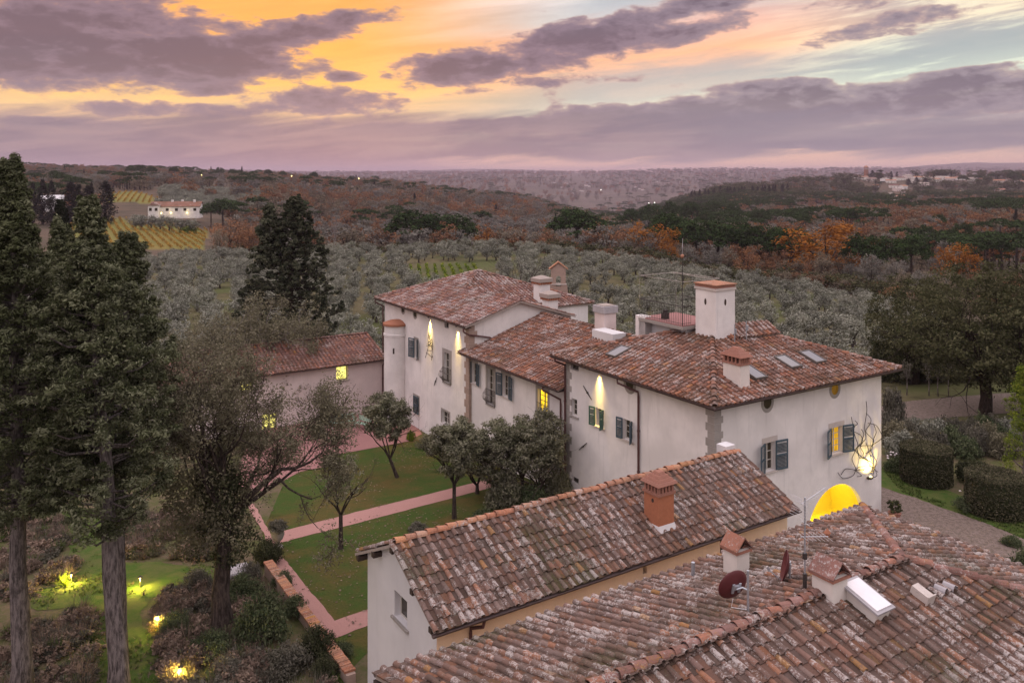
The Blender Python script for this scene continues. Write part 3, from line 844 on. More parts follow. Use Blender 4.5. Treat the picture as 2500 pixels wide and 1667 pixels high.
def gutter(hs, p0, p1, r=.075):
    mb = MB(); p0 = Vector(p0); p1 = Vector(p1); d = (p1 - p0).normalized(); s = d.cross(UP).normalized()
    prof = [(math.cos(math.pi + math.pi * k / 6), math.sin(math.pi + math.pi * k / 6)) for k in range(7)]
    V = [p + s * (c * r) + UP * (z * r) for p in (p0, p1) for c, z in prof] + [p + s * (c * r * .8) + UP * (z * r * .8) for p in (p0, p1) for c, z in prof]
    Fs = [(k, k + 1, 8 + k, 7 + k) for k in range(6)] + [(15 + k, 14 + k, 21 + k, 22 + k) for k in range(6)]
    Fs += [(0, 7, 21, 14), (6, 20, 27, 13)] + [(k, 14 + k, 15 + k, k + 1) for k in range(6)] + [(7 + k, 8 + k, 22 + k, 21 + k) for k in range(6)]
    mb.add(V, Fs)
    return mb.build('gutter', MATS['gutter'], hs.root)
def downpipe(hs, pts, r=.055, m_='pipe'):
    mb = MB(); mb.tube(pts, r, 8)
    for z in (.25, .55, .85):
        a_ = Vector(pts[-2]); b_ = Vector(pts[-1]); c = a_.lerp(b_, z)
        mb.lathe([(r * 1.35, c.z - .03), (r * 1.35, c.z + .03)], c.x, c.y, 8)
    return mb.build('downpipe', MATS[m_], hs.root)

# ---- windows and shutters
def window(hs, fr, s0, s1, z0, z1, glass='glass_dark', frame='window_frame', cols=2, rows=3, rec=.17, sill='stone_pale', surround=None, name='window', sw=.14, lintel=None):
    t = .055; m_ = MB(); m_.M = fr.M
    m_.box(s0, s0 + t, z0, z1, -rec - .05, -rec); m_.box(s1 - t, s1, z0, z1, -rec - .05, -rec)
    m_.box(s0 + t, s1 - t, z0, z0 + t, -rec - .05, -rec); m_.box(s0 + t, s1 - t, z1 - t, z1, -rec - .05, -rec)
    iw = (s1 - s0 - 2 * t); ih = (z1 - z0 - 2 * t); mw = .06 if cols == 2 else .035
    xs = [s0 + t + iw * k / cols for k in range(cols + 1)]; zs = [z0 + t + ih * k / rows for k in range(rows + 1)]
    for k in range(1, cols): m_.box(xs[k] - mw / 2, xs[k] + mw / 2, z0 + t, z1 - t, -rec - .045, -rec + .012)
    for k in range(1, rows):
        for c in range(cols): m_.box(xs[c] + (mw / 2 if c else 0), xs[c + 1] - (mw / 2 if c < cols - 1 else 0), zs[k] - .014, zs[k] + .014, -rec - .04, -rec - .004)
    w = m_.build(name, MATS[frame], hs.root)
    for c in range(cols):
        for k in range(rows):
            pm = MB(); pm.M = fr.M
            pm.box(xs[c] + .002, xs[c + 1] - .002, zs[k] + .002, zs[k + 1] - .002, -rec - .034, -rec - .026)
            pm.build('pane', MATS[glass], w)
    bk = MB(); bk.M = fr.M; bk.box(s0 + .003, s1 - .003, z0 + .003, z1 - .003, -.238, -rec - .06); bk.build('backing', MATS[glass], w)
    if sill:
        q = MB(); q.M = fr.M; q.box(s0 - .13, s1 + .13, z0 - .075, z0 - .004, -.02, .085); q.build('sill', MATS[sill], w)
    if surround:
        q = MB(); q.M = fr.M
        q.box(s0 - sw, s0 - .003, z0 - .004, z1 + sw, -.01, .018); q.box(s1 + .003, s1 + sw, z0 - .004, z1 + sw, -.01, .018); q.box(s0 - .003, s1 + .003, z1 + .003, z1 + sw, -.01, .018)
        q.build('stone_surround', MATS[surround], w)
    if lintel:
        q = MB(); q.M = fr.M; q.box(s0 - .16, s1 + .16, z1 + .004, z1 + .26, -.01, .014); q.build('lintel', MATS[lintel], w)
    return w
def shutter(hs, fr, hinge_s, z0, z1, w, ang, side, m_='shutter_blue'):
    """side -1: hinged at the left jamb and swung out to the left; ang from the wall"""
    mb = MB()
    t = .045; st = .055
    mb.box(0, st, 0, t, 0, z1 - z0); mb.box(w - st, w, 0, t, 0, z1 - z0)
    for za, zb in ((0, .08), (z1 - z0 - .08, z1 - z0), ((z1 - z0) * .48, (z1 - z0) * .48 + .06)): mb.box(st, w - st, .002, t - .002, za, zb)
    n = int((z1 - z0 - .2) / .062)
    for k in range(n):
        z = .09 + k * .062
        if abs(z - (z1 - z0) * .5) < .05: continue
        mb.add([(st, .004, z), (w - st, .004, z), (w - st, .038, z + .05), (st, .038, z + .05), (st, .004, z + .01), (w - st, .004, z + .01), (w - st, .038, z + .06), (st, .038, z + .06)],
               [(0, 3, 2, 1), (4, 5, 6, 7), (0, 1, 5, 4), (2, 3, 7, 6), (1, 2, 6, 5), (3, 0, 4, 7)])
    # local: x along leaf, y thickness, z up -> frame
    ca, sa_ = math.cos(ang), math.sin(ang)
    d = fr.ds * (side * ca) + fr.n * sa_
    nn = fr.n * ca - fr.ds * (side * sa_)
    o = fr.p(hinge_s, z0, .03)
    mb2 = MB(); mb2.M = Matrix(((d.x, nn.x, 0, o.x), (d.y, nn.y, 0, o.y), (d.z, nn.z, 1, o.z), (0, 0, 0, 1)))
    mb2.add(mb.v, mb.f)
    return mb2.build('shutter', MATS[m_], hs.root)
def win_sh(hs, fr, s0, s1, z0, z1, angL=.15, angR=.15, col='shutter_blue', wl=None, wr=None, **kw):
    w = window(hs, fr, s0, s1, z0, z1, **kw)
    sw = (s1 - s0) / 2 + .04
    shutter(hs, fr, s0 - .01, z0 - .02, z1 + .03, wl or sw, angL, -1, col)
    shutter(hs, fr, s1 + .01, z0 - .02, z1 + .03, wr or sw, angR, 1, col)
    return w
def oculus(hs, fr, s, z, r, glass='glass_dark'):
    mb = MB()
    V = []; n = 20
    for rr_, d in ((r, -.01), (r, .018), (r * .62, .018), (r * .62, -.01)):
        for k in range(n):
            an = 2 * math.pi * k / n; V.append(fr.p(s + rr_ * math.cos(an), z + rr_ * 1.12 * math.sin(an), d))
    Fs = [(i * n + k, i * n + (k + 1) % n, (i + 1) * n + (k + 1) % n, (i + 1) * n + k) for i in range(3) for k in range(n)]
    mb.add(V, Fs)
    o = mb.build('round_window', MATS['stone'], hs.root)
    g_ = MB(); g_.add([fr.p(s + r * .63 * math.cos(2 * math.pi * k / n), z + r * .63 * 1.12 * math.sin(2 * math.pi * k / n), .004) for k in range(n)], [tuple(range(n))])
    g_.build('pane', MATS[glass], o)
    return o
def quoins(hs, corner, d1, d2, z0, z1, m_='stone', h=.36, n1=None, n2=None, w=(.34, .52)):
    """alternating corner stones, 14 mm proud of both walls; d1, d2 run along the two walls away from the corner"""
    c = Vector(corner); d1 = Vector(d1); d2 = Vector(d2); k = 0; z = z0; pr = .016
    while z < z1 - .1:
        hh = min(h * random.uniform(.85, 1.15), z1 - z)
        a_ = w[k % 2]; b_ = w[(k + 1) % 2]
        o = c - d1 * pr - d2 * pr
        A = o + UP * 0
        pl = [o, o + d1 * (a_ + pr), o + d1 * (a_ + pr) + d2 * (pr + .03), o + d1 * (pr + .03) + d2 * (pr + .03), o + d1 * (pr + .03) + d2 * (b_ + pr), o + d2 * (b_ + pr)]
        mb = MB(); mb.prism([Vector((p.x, p.y, z + .006)) for p in pl], (0, 0, hh - .012))
        mb.build('quoin_stone', MATS[m_], hs.root)
        z += hh; k += 1
def belly_rail(hs, fr, s0, s1, z0, h=.95, bulge=.28):
    mb = MB(); n = int((s1 - s0) / .11)
    def prof(t): return .05 + bulge * math.sin(math.pi * min(1, (1 - t) * 1.05)) ** 1.3 * (1 if t < .95 else .4)
    zz = [0, .12, .25, .4, .55, .7, .85, 1.0]
    for k in range(n + 1):
        S = s0 + (s1 - s0) * k / n
        mb.tube([fr.p(S, z0 + h * t, prof(t)) for t in zz], .009, 4)
    for t in (0, .3, .72, 1.0):
        d = prof(t); mb.tube([fr.p(s0, z0 + h * t, 0), fr.p(s0, z0 + h * t, d), fr.p(s1, z0 + h * t, d), fr.p(s1, z0 + h * t, 0)], .013, 4)
    for S in (s0, s1):
        for dd in (.3, .65): mb.tube([fr.p(S, z0 + h * t, prof(t) * dd) for t in zz], .008, 4)
    return mb.build('balcony_rail', MATS['iron'], hs.root)
def tie_bar(hs, fr, p0, p1, name='wall_tie'):
    mb = MB(); a_ = Vector(p0); b_ = Vector(p1)
    mb.tube([fr.p(a_.x, a_.y, .05), fr.p((a_.x + b_.x) / 2, (a_.y + b_.y) / 2, .06), fr.p(b_.x, b_.y, .05)], [.02, .035, .02], 5)
    c = (a_ + b_) / 2; mb.tube([fr.p(c.x, c.y, 0), fr.p(c.x, c.y, .10)], .04, 6)
    return mb.build(name, MATS['iron'], hs.root)
def chimney(hs, b0, b1, a0, a1, z0, z1, shaft='stucco', style='cap', zt_=None, rot=0):
    """z0 foot (inside the roof), z1 top of shaft"""
    m_ = MB(); m_.box(b0, b1, a0, a1, z0, z1)
    c = m_.build('chimney', MATS[shaft], hs.root)
    cb, ca = (b0 + b1) / 2, (a0 + a1) / 2; hb, ha = (b1 - b0) / 2, (a1 - a0) / 2
    if style == 'pyramid':      # brick lantern with slots, stepped tile cap
        q = MB(); q.box(b0 - .05, b1 + .05, a0 - .05, a1 + .05, z1 + .002, z1 + .09); q.build('collar', MATS['brick_cap'], c)
        for k in range(5):
            for side in (0, 1):
                t = -1 + 2 * (k + .0) / 4
                for sgn in (-1, 1):
                    if side and abs(t) > .95: continue
                    x, y = (cb + t * (hb - .05), ca + sgn * (ha - .05)) if not side else (cb + sgn * (hb - .05), ca + t * (ha - .05))
                    qq = MB(); qq.box(x - .045, x + .045, y - .045, y + .045, z1 + .092, z1 + .36); qq.build('brick', MATS['brick_cap'], c)
        q = MB(); q.box(b0 + .13, b1 - .13, a0 + .13, a1 - .13, z1 + .09, z1 + .36); q.build('flue', MATS['bark_dark'], c)
        for k in range(4):
            f_ = 1.18 - .27 * k; q = MB(); z = z1 + .362 + k * .095
            q.frustum(cb, ca, z, z + .09, hb * f_ + .04, ha * f_ + .04, hb * (f_ - .12) + .03, ha * (f_ - .12) + .03); q.build('cap_course', MATS['brick_cap'], c)
    elif style == 'flat':       # stone band and slab
        q = MB(); q.box(b0 - .09, b1 + .09, a0 - .09, a1 + .09, z1 + .002, z1 + .42); q.build('collar', MATS['lead'], c)
        q = MB(); q.box(b0 + .05, b1 - .05, a0 + .05, a1 - .05, z1 + .424, z1 + .47); q.build('cap', MATS['mortar'], c)
    elif style == 'round':      # corbelled head with a domed cement cap
        for k in range(7):
            for sgn in (-1, 1):
                x = b0 - .06 + (b1 - b0 + .12) * k / 6; qq = MB(); y = ca + sgn * (ha + .05); qq.box(x - .05, x + .05, y - .06, y + .06, z1 - .16, z1 + .0); qq.build('corbel', MATS['brick'], c)
                y2 = a0 - .06 + (a1 - a0 + .12) * k / 6
                if 0 < k < 6: qq = MB(); x2 = cb + sgn * (hb + .05); qq.box(x2 - .06, x2 + .06, y2 - .05, y2 + .05, z1 - .16, z1 + .0); qq.build('corbel', MATS['brick'], c)
        q = MB(); q.box(b0 - .16, b1 + .16, a0 - .16, a1 + .16, z1 + .004, z1 + .28); q.frustum(cb, ca, z1 + .28, z1 + .46, hb + .14, ha + .14, hb * .35, ha * .35); q.build('cap', MATS['mortar'], c)
    elif style == 'tent':       # two leaning slabs: a little gabled hood along b
        e = .07; rz = z1 + .34
        for sgn in (-1, 1):
            q = MB(); x0 = cb + sgn * (hb + e)
            q.prism([(x0, a0 - e, z1 + .0), (x0, a1 + e, z1 + .0), (cb + sgn * .004, a1 + e, rz), (cb + sgn * .004, a0 - e, rz)], (0, 0, .045)); q.build('hood_slab', MATS['tile_pink'], c)
            q = MB(); q.box(min(cb + sgn * .1, x0 - sgn * .02), max(cb + sgn * .1, x0 - sgn * .02), a0 + .10, a0 + .14, z1 + .0, z1 + .05); q.build('prop', MATS['brick_cap'], c)
        q = MB(); q.box(b0 - .06, b1 + .06, a0 - .06, a1 + .06, z1 - .05, z1 - .002); q.build('collar', MATS['brick_cap'], c)
        q = MB(); q.box(b0 + .08, b1 - .08, a0 + .12, a1 - .08, z1 - .05, z1 + .12); q.build('flue', MATS['bark_dark'], c)
    return c
def skylight(hs, P, ex, ey, n, w, l, box=.09, glass='skylight_glass', frame='frame_dark'):
    P = Vector(P); M = Matrix(((ex.x, ey.x, n.x, P.x), (ex.y, ey.y, n.y, P.y), (ex.z, ey.z, n.z, P.z), (0, 0, 0, 1)))
    mb = MB(); mb.M = M; t = .06
    mb.box(-w / 2, w / 2, -l / 2, -l / 2 + t, 0, box + .05); mb.box(-w / 2, w / 2, l / 2 - t, l / 2, 0, box + .05)
    mb.box(-w / 2, -w / 2 + t, -l / 2 + t, l / 2 - t, 0, box + .05); mb.box(w / 2 - t, w / 2, -l / 2 + t, l / 2 - t, 0, box + .05)
    o = mb.build('skylight', MATS[frame], hs.root)
    q = MB(); q.M = M; q.box(-w / 2 + t, w / 2 - t, -l / 2 + t, l / 2 - t, box, box + .03); q.build('pane', MATS[glass], o)
    return o

def plane_of(poly):
    O, ex, ey, n = slope_basis(poly); return O, ex, ey, n

# ================================================================== 1. main house (right)
hm = House('villa', 'white villa block with yellow lit arch and square white turret on its hipped tile roof', 'villa', 0, 0)
A_, B_ = 10.98, 11.94; ZW = 7.66
L0 = hm.L(0); R0 = hm.Rf(0)
def pair(f, tl, br, c):
    s0, z1 = f(*tl, c); s1, z0 = f(*br, c); return s0, s1, z0, z1
mwL = {'small': pair(hm.hL, (1395, 971), (1409, 1018), 0), 'shA': pair(hm.hL, (1454.3, 994), (1474, 1046), 0), 'shB': pair(hm.hL, (1521.6, 1021), (1544, 1079), 0),
       'attic': pair(hm.hL, (1393, 887), (1412.7, 907), 0), 'low': pair(hm.hL, (1395, 1160), (1412.7, 1184), 0)}
mwR = {'shC': pair(hm.hR, (1866, 1083), (1892, 1146), 0), 'shD': pair(hm.hR, (2028, 1046), (2056, 1103), 0)}
# the arch
sa0, za = hm.hR(1971.7, 1283, 0); sa1, _ = hm.hR(2110, 1250, 0); _, ztop = hm.hR(2054.6, 1179.3, 0)
ac, ar_ = (sa0 + sa1) / 2, (sa1 - sa0) / 2
arch = [(sa0, .02)] + [(ac - ar_ * math.cos(math.pi * k / 20), ztop - ar_ + ar_ * math.sin(math.pi * k / 20)) for k in range(21)] + [(sa1, .02)]
wm = MB()
wall_face(wm, L0, rect(-A_, 0, -.4, ZW), [rect(*v) for k, v in mwL.items()])
wall_face(wm, R0, rect(0, B_, -.4, ZW), [rect(*v) for v in mwR.values()] + [arch], .24)
wall_face(wm, hm.B(A_), rect(-B_, 0, -.4, ZW)); wall_face(wm, hm.E(B_), rect(0, A_, -.4, ZW))
wm.build('wall', MATS['stucco'], hm.root)
# arched porch recess behind the opening
pr = MB(); n_ = len(arch)
pr.add([R0.p(s, z, -.24) for s, z in arch] + [R0.p(s, z, -1.9) for s, z in arch], [(k, k + 1, k + 1 + n_, k + n_) for k in range(n_ - 1)] + [(n_ - 1, 0, n_, 2 * n_ - 1)] + [tuple(range(n_, 2 * n_))])
pr.build('porch', MATS['yellow_wall'], hm.root)
# windows
window(hm, L0, *mwL['small'], cols=1, rows=3, sill='stone')
win_sh(hm, L0, *mwL['shA'], .32, 1.15, 'shutter_green', rows=3)
win_sh(hm, L0, *mwL['shB'], .25, .95, 'shutter_blue', rows=3)
window(hm, L0, *mwL['attic'], cols=1, rows=1, sill=None, frame='frame_dark'); window(hm, L0, *mwL['low'], cols=2, rows=1, sill=None, frame='frame_dark')
win_sh(hm, R0, *mwR['shC'], .45, .12, rows=3, lintel='stone_pale', wl=.66, wr=.72)
win_sh(hm, R0, *mwR['shD'], .40, .20, rows=4, lintel='stone_pale', wl=.68, wr=.68, glass='glass_amber')
s_, z_ = hm.hL(1537.7, 936, 0); oculus(hm, L0, s_, z_, .46)
s_, z_ = hm.hR(1873.5, 981, 0); oculus(hm, R0, s_, z_ - .02, .42, 'glass_dark')
s_, z_ = hm.hR(2038, 948, 0); oculus(hm, R0, s_, z_ - .02, .42, 'glass_ochre')
quoins(hm, (0, 0, 0), (0, 1, 0), (1, 0, 0), 3.2, ZW - .02, w=(.40, .52))
quoins(hm, (0, A_, 0), (0, -1, 0), (1, 0, 0), 0.3, ZW - .02)
tie_bar(hm, L0, hm.hL(1425.5, 941, 0), hm.hL(1445.9, 975, 0)); tie_bar(hm, L0, hm.hL(1415, 1097.7, 0), hm.hL(1434.4, 1081, 0))
# roof
ov = .6; ze = 7.57; sl = .317
def zr(d): return ze + sl * d
bl, br, af, ab = -ov, B_ + .78, -ov, A_ + .68
half = (ab - af) / 2; zrid = zr(half); r0, r1 = bl + half, br - half; am = (af + ab) / 2
SL = [(bl, ab, ze), (bl, af, ze), (r0, am, zrid)]                                   # faces left
SR = [(bl, af, ze), (br, af, ze), (r1, am, zrid), (r0, am, zrid)]                   # faces right
SE = [(br, af, ze), (br, ab, ze), (r1, am, zrid)]
SBk = [(br, ab, ze), (bl, ab, ze), (r0, am, zrid), (r1, am, zrid)]
roof(hm, [SL, SR, SE, SBk], 'tile_red', ridges=[((bl, af, ze + .06), (r0, am, zrid + .06)), ((bl, ab, ze + .06), (r0, am, zrid + .06)), ((br, af, ze + .06), (r1, am, zrid + .06)), ((br, ab, ze + .06), (r1, am, zrid + .06)), ((r0, am, zrid + .07), (r1, am, zrid + .07))],
     skip=[(4.42, 5.85, 4.2, 5.6), (4.0, 6.5, 5.9, 9.2)])
gutter(hm, (bl - .06, ab, ze - .02), (bl - .06, af - .06, ze - .02)); gutter(hm, (bl, af - .06, ze - .02), (br, af - .06, ze - .02))
sof = MB(); sof.box(bl + .02, -.004, af + .02, ab - .02, ze - .16, ze - .11); sof.box(-.004, br - .02, af + .02, -.004, ze - .161, ze - .111)
sof.box(B_ + .004, br - .02, -.004, ab - .02, ze - .162, ze - .112); sof.build('eave_board', MATS['wood_dark'], hm.root)
s_, _ = hm.hL(1562, 960, 0); a_p = -s_
downpipe(hm, [(bl - .06, a_p + .9, ze - .09), (bl - .06, a_p + .9, ze - .3), (-.12, a_p, ze - .62), (-.09, a_p, ze - .85), (-.09, a_p, .1)])
downpipe(hm, [(bl - .06, A_ + .1, ze - .09), (bl - .06, A_ + .1, ze - .25), (-.09, A_ - .02, ze - .5), (-.09, A_ - .02, ze - .8), (-.09, A_ - .02, .1)])
# chimney on the right slope near the hip
OR, exR, eyR, nR = plane_of(SR); OL, exL, eyL, nL = plane_of(SL)
h_ = hm.hit(1807, 949, OR, nR)
chimney(hm, h_.x, h_.x + .62, h_.y, h_.y + 1.02, h_.z - .25, h_.z + 1.02, 'stucco_cream', 'pyramid')
for (px, py, pl) in ((1924, 882, 'R'), (1984, 870, 'R'), (1838, 908, 'R'), (1509.5, 857, 'L')):
    O_, ex_, ey_, n_v = (OR, exR, eyR, nR) if pl == 'R' else (OL, exL, eyL, nL)
    h_ = hm.hit(px, py, O_ + n_v * .14, n_v); skylight(hm, h_ - n_v * .1, ex_, ey_, n_v, .80, 1.15, .10)
# turret
tb, ta, tw = 4.42, 4.2, 1.40
tur = MB()
wall_face(tur, Frame((tb, ta, 0), (0, -1, 0), (-1, 0, 0)), rect(-tw, 0, 8.6, 11.55)); wall_face(tur, Frame((tb, ta, 0), (1, 0, 0), (0, -1, 0)), rect(0, tw, 8.6, 11.55))
tur.box(tb + .01, tb + tw, ta + .01, ta + tw, 8.6, 11.545)
tw_o = tur.build('turret', MATS['stucco'], hm.root)
q = MB(); q.box(tb - .05, tb + tw + .05, ta - .05, ta + tw + .05, 11.55, 11.68); q.build('cornice', MATS['stone_pale'], tw_o)
q = MB(); q.box(tb - .02, tb + tw + .02, ta - .02, ta + tw + .02, 11.682, 11.82); q.build('coping', MATS['brick_cap'], tw_o)
q = MB(); q.box(tb - .08, tb + tw + .08, ta - .08, ta + tw + .08, 11.822, 11.87); q.build('top_slab', MATS['ridge_red'], tw_o)
for fr_, S in ((Frame((tb, ta, 0), (0, -1, 0), (-1, 0, 0)), -.70), (Frame((tb, ta, 0), (1, 0, 0), (0, -1, 0)), .70)):
    q = MB(); q.add([fr_.p(S + .075 * math.cos(t * math.pi / 8), 10.95 + .17 * math.sin(t * math.pi / 8), .006) for t in range(16)] + [fr_.p(S + .075 * math.cos(t * math.pi / 8), 10.95 + .17 * math.sin(t * math.pi / 8), -.05) for t in range(16)],
               [tuple(range(16))] + [(k, (k + 1) % 16, (k + 1) % 16 + 16, k + 16) for k in range(16)]); q.build('oval_opening', MATS['wood_dark'], tw_o)
# roof terrace
db0, db1, da0, da1, dz = 3.77, 6.6, 5.9, 9.35, 9.6
q = MB(); q.box(db0, db1, da0, da1, dz - .22, dz - .06); dk = q.build('roof_terrace', MATS['stone'], hm.root)
q = MB(); q.box(db0 + .06, db1 - .06, da0 + .06, da1 - .06, dz - .06, dz); q.build('floor', MATS['terrace'], dk)
q = MB(); q.box(db0 + .55, db1 - .2, da0 + .3, da1 - .45, 8.5, dz - .222); q.build('support', MATS['stucco_grey'], dk)
q = MB(); q.box(db0 + .05, db0 + .5, da1 - .5, da1 + .02, 8.4, dz - .05); q.box(db0 + .05, db0 + .5, da1 - .5, da1 + .3, 8.4, dz + .04); q.build('pier', MATS['stucco'], dk)
rl = MB(); hr = 1.0; cor = [(db0 + .05, da1 - .05), (db0 + .05, da0 + .05), (tb - .0, da0 + .05)]
for (p, q2) in zip(cor[:-1], cor[1:]):
    rl.tube([(*p, dz + hr), (*q2, dz + hr)], .024, 5); rl.tube([(*p, dz + .1), (*q2, dz + .1)], .012, 4)
    n = max(2, int(math.hypot(p[0] - q2[0], p[1] - q2[1]) / .13))
    for k in range(n + 1):
        x = p[0] + (q2[0] - p[0]) * k / n; y = p[1] + (q2[1] - p[1]) * k / n
        rl.tube([(x, y, dz + .0), (x, y, dz + .35), (x + .025, y + .02, dz + .42), (x, y, dz + .5), (x, y, dz + hr)], .010, 4)
rl.tube([(db0 + .05, da1 - .05, dz + hr), (db1 - .05, da1 - .05, dz + hr)], .016, 5); rl.tube([(db1 - .05, da1 - .05, dz + hr), (db1 - .05, da0, dz + hr)], .016, 5)
for k in range(0): rl.tube([(db0 + .05 + k * .155, da1 - .05, dz), (db0 + .05 + k * .155, da1 - .05, dz + hr)], .009, 4)
for k in range(0): rl.tube([(db1 - .05, da1 - .05 - k * .155, dz), (db1 - .05, da1 - .05 - k * .155, dz + hr)], .009, 4)
rl.build('railing', MATS['iron'], dk)
pg = MB(); zt2 = dz + 2.28; e_ = [(db0 + .05, da1 - .05), (db0 + .05, da0 + .05), (db1 - .05, da0 + .05), (db1 - .05, da1 - .05)]
for k in range(4): pg.tube([(*e_[k], zt2), (*e_[(k + 1) % 4], zt2)], .010, 5)
for p in (e_[0], e_[1], e_[3]): pg.tube([(*p, dz), (*p, zt2)], .006, 5)
pg.tube([((db0 + tb) / 2 + 2.2, da1 - .05, zt2), (tb + tw, ta + tw, zt2 + .02)], .01, 4)
pg.build('pergola_frame', MATS['stone_pale'], dk)
ms = MB(); mx, my = db0 + .05, da0 + .05
ms.tube([(mx, my, dz), (mx, my, dz + 3.75)], [.025, .018], 6); ms.build('vane_mast', MATS['iron'], dk)
q = MB(); q.lathe([(.01, dz + 3.52), (.075, dz + 3.56), (.10, dz + 3.63), (.075, dz + 3.70), (.01, dz + 3.74)], mx, my, 10); q.build('ball', MATS['ridge_red'], dk, smooth=True)
q = MB(); q.prism([(mx - .02, my - .03, dz + 3.95), (mx + .09, my + .08, dz + 3.98), (mx + .06, my + .05, dz + 4.2), (mx + .10, my + .1, dz + 4.42), (mx - .0, my, dz + 4.55), (mx - .05, my - .05, dz + 4.3), (mx - .1, my - .1, dz + 4.12)], (.012, -.012, 0)); q.tube([(mx, my, dz + 3.74), (mx, my, dz + 4.3)], .012, 5); q.build('weather_vane', MATS['lead'], dk)
for (w_b, w_a) in ((mx + 2.3, my), (mx, my + 2.9)): pass
q = MB()
for p in (e_[0], e_[2]): q.tube([(mx, my, dz + 3.3), (*p, zt2)], .005, 4)
q.build('stay_wire', MATS['iron'], dk)
q = MB(); q.box(db0 + .6, db0 + .9, da1 - 1.5, da1 - 1.2, dz, dz + .34); q.box(db0 + .66, db0 + .84, da1 - 1.44, da1 - 1.26, dz + .34, dz + .5); q.build('floor_lantern', MATS['iron'], dk)
chimney(hm, 6.9, 7.5, 6.4, 7.0, 8.6, 10.55, 'stucco', 'pyramid')
# low tiled link behind the turret with two bare poles
q = MB(); q.box(5.9, 8.4, 3.9, 4.9, 8.5, 9.18); dm = q.build('parapet', MATS['stucco_cream'], hm.root)
for (px, py0, py1) in ((1793.6, 791, 836), (1822, 783, 833)):
    h_ = hm.hit(px, py1, OR, nR); h2 = h_.z + (py1 - py0) / F * (hm.M @ h_).y
    q = MB(); q.tube([(h_.x, h_.y, h_.z - .1), (h_.x, h_.y, h2)], .03, 6); q.tube([(h_.x + .08, h_.y, h2 - .5), (h_.x + .08, h_.y, h2 - .25)], .05, 6); q.build('roof_pole', MATS['steel'], hm.root)
q = MB(); 
for k in range(8):
    an = math.pi * k / 7
hs_link = House.__new__(House); hs_link.__dict__.update(hm.__dict__)
roof(hs_link, [[(5.3, 4.0, 9.12), (8.6, 3.6, 9.12), (8.6, 4.75, 9.5), (5.3, 4.75, 9.5)]], 'tile_red', keep=60)

# ================================================================== 2. middle block
hb = House('villa_wing', 'lower white villa block between the two taller ones, with one yellow lit window', 'villa', 0, 0)
BM = .18
wmL = {'w6': (1152, 884, 1164.5, 938), 'fd': (1190, 898, 1206, 992), 'w8': (1227, 912, 1243, 973), 'lit': (1312.8, 948, 1336.7, 1014)}
PL = hb.L(BM); rects = {}
for k_, (x0, y0, x1, y1) in wmL.items():
    rects[k_] = pair(hb.hL, (x0, y0), (x1, y1), BM)
zc = (rects['w6'][2] + rects['w8'][2]) / 2; zc1 = (rects['w6'][3] + rects['w8'][3]) / 2
for k_ in ('w6', 'w8'): rects[k_] = (rects[k_][0], rects[k_][1], zc, zc1)
wb = MB(); zwm = 5.9
wall_face(wb, PL, rect(-21.82, -A_ - .01, -1.6, zwm), [rect(*v) for v in rects.values()])
wall_face(wb, hb.B(21.8), rect(-11.2, -BM, -1.6, zwm)); wall_face(wb, hb.E(11.2), rect(A_ + .02, 21.8, -1.6, zwm))
wb.build('wall', MATS['stucco'], hb.root)
win_sh(hb, PL, *rects['w6'], .2, .2, rows=3, surround='stone', wl=.52, wr=.52, sw=.16)
win_sh(hb, PL, *rects['w8'], .2, .2, rows=3, surround='stone', wl=.54, wr=.54, sw=.16)
window(hb, PL, *rects['fd'], rows=5, surround='stone', sill='stone', name='french_window', sw=.2); belly_rail(hb, PL, rects['fd'][0] - .12, rects['fd'][1] + .12, rects['fd'][2] + .02)
window(hb, PL, *rects['lit'], rows=4, surround='stone', sill='stone', glass='glass_lit', frame='frame_dark', name='french_window', sw=.2)
q = MB(); s0, s1, z0, z1 = rects['lit']
for k in range(9): q.tube([PL.p(s0 + (s1 - s0) * k / 8, z0, .05), PL.p(s0 + (s1 - s0) * k / 8, z0 + .55, .05)], .009, 4)
q.tube([PL.p(s0 - .1, z0 + .55, .05), PL.p(s1 + .1, z0 + .55, .05)], .014, 4); q.build('balcony_rail', MATS['iron'], hb.root)
zeM = 5.76; sM = .324; bM0 = -.55
def zM(b): return zeM + sM * (b - bM0)
SMF = [(bM0, 22.3, zeM), (bM0, A_ + .02, zeM), (5.75, A_ + .02, zM(5.75)), (5.75, 21.8, zM(5.75)), (-.03, 21.8, zM(-.03)), (-.03, 22.3, zM(-.03))]
SMB = [(11.9, A_ + .02, zM(5.75) - sM * 6.15), (11.9, 21.8, zM(5.75) - sM * 6.15), (5.75, 21.8, zM(5.75)), (5.75, A_ + .02, zM(5.75))]
roof(hb, [SMF, SMB], 'tile_red', ridges=[((5.75, A_ + .1, zM(5.75) + .05), (5.75, 21.75, zM(5.75) + .05))])
gutter(hb, (bM0 - .06, 22.3, zeM - .02), (bM0 - .06, A_ + .1, zeM - .02))
q = MB(); q.box(bM0 + .02, BM - .004, A_ + .02, 22.2, zeM - .15, zeM - .1); q.build('eave_board', MATS['wood_dark'], hb.root)
downpipe(hb, [(bM0 - .06, A_ + 1.35, zeM - .09), (bM0 - .06, A_ + 1.35, zeM - .3), (BM - .12, A_ + .62, zeM - .75), (BM - .1, A_ + .62, zeM - 1.0), (BM - .1, A_ + .62, -.6)])
chimney(hb, 5.5, 6.45, 14.55, 15.5, 7.2, 8.85, 'stucco_pink', 'flat')
q = MB(); q.box(4.6, 5.6, 12.6, 14.6, 7.0, 7.98); q.build('parapet', MATS['stucco_grey'], hb.root)

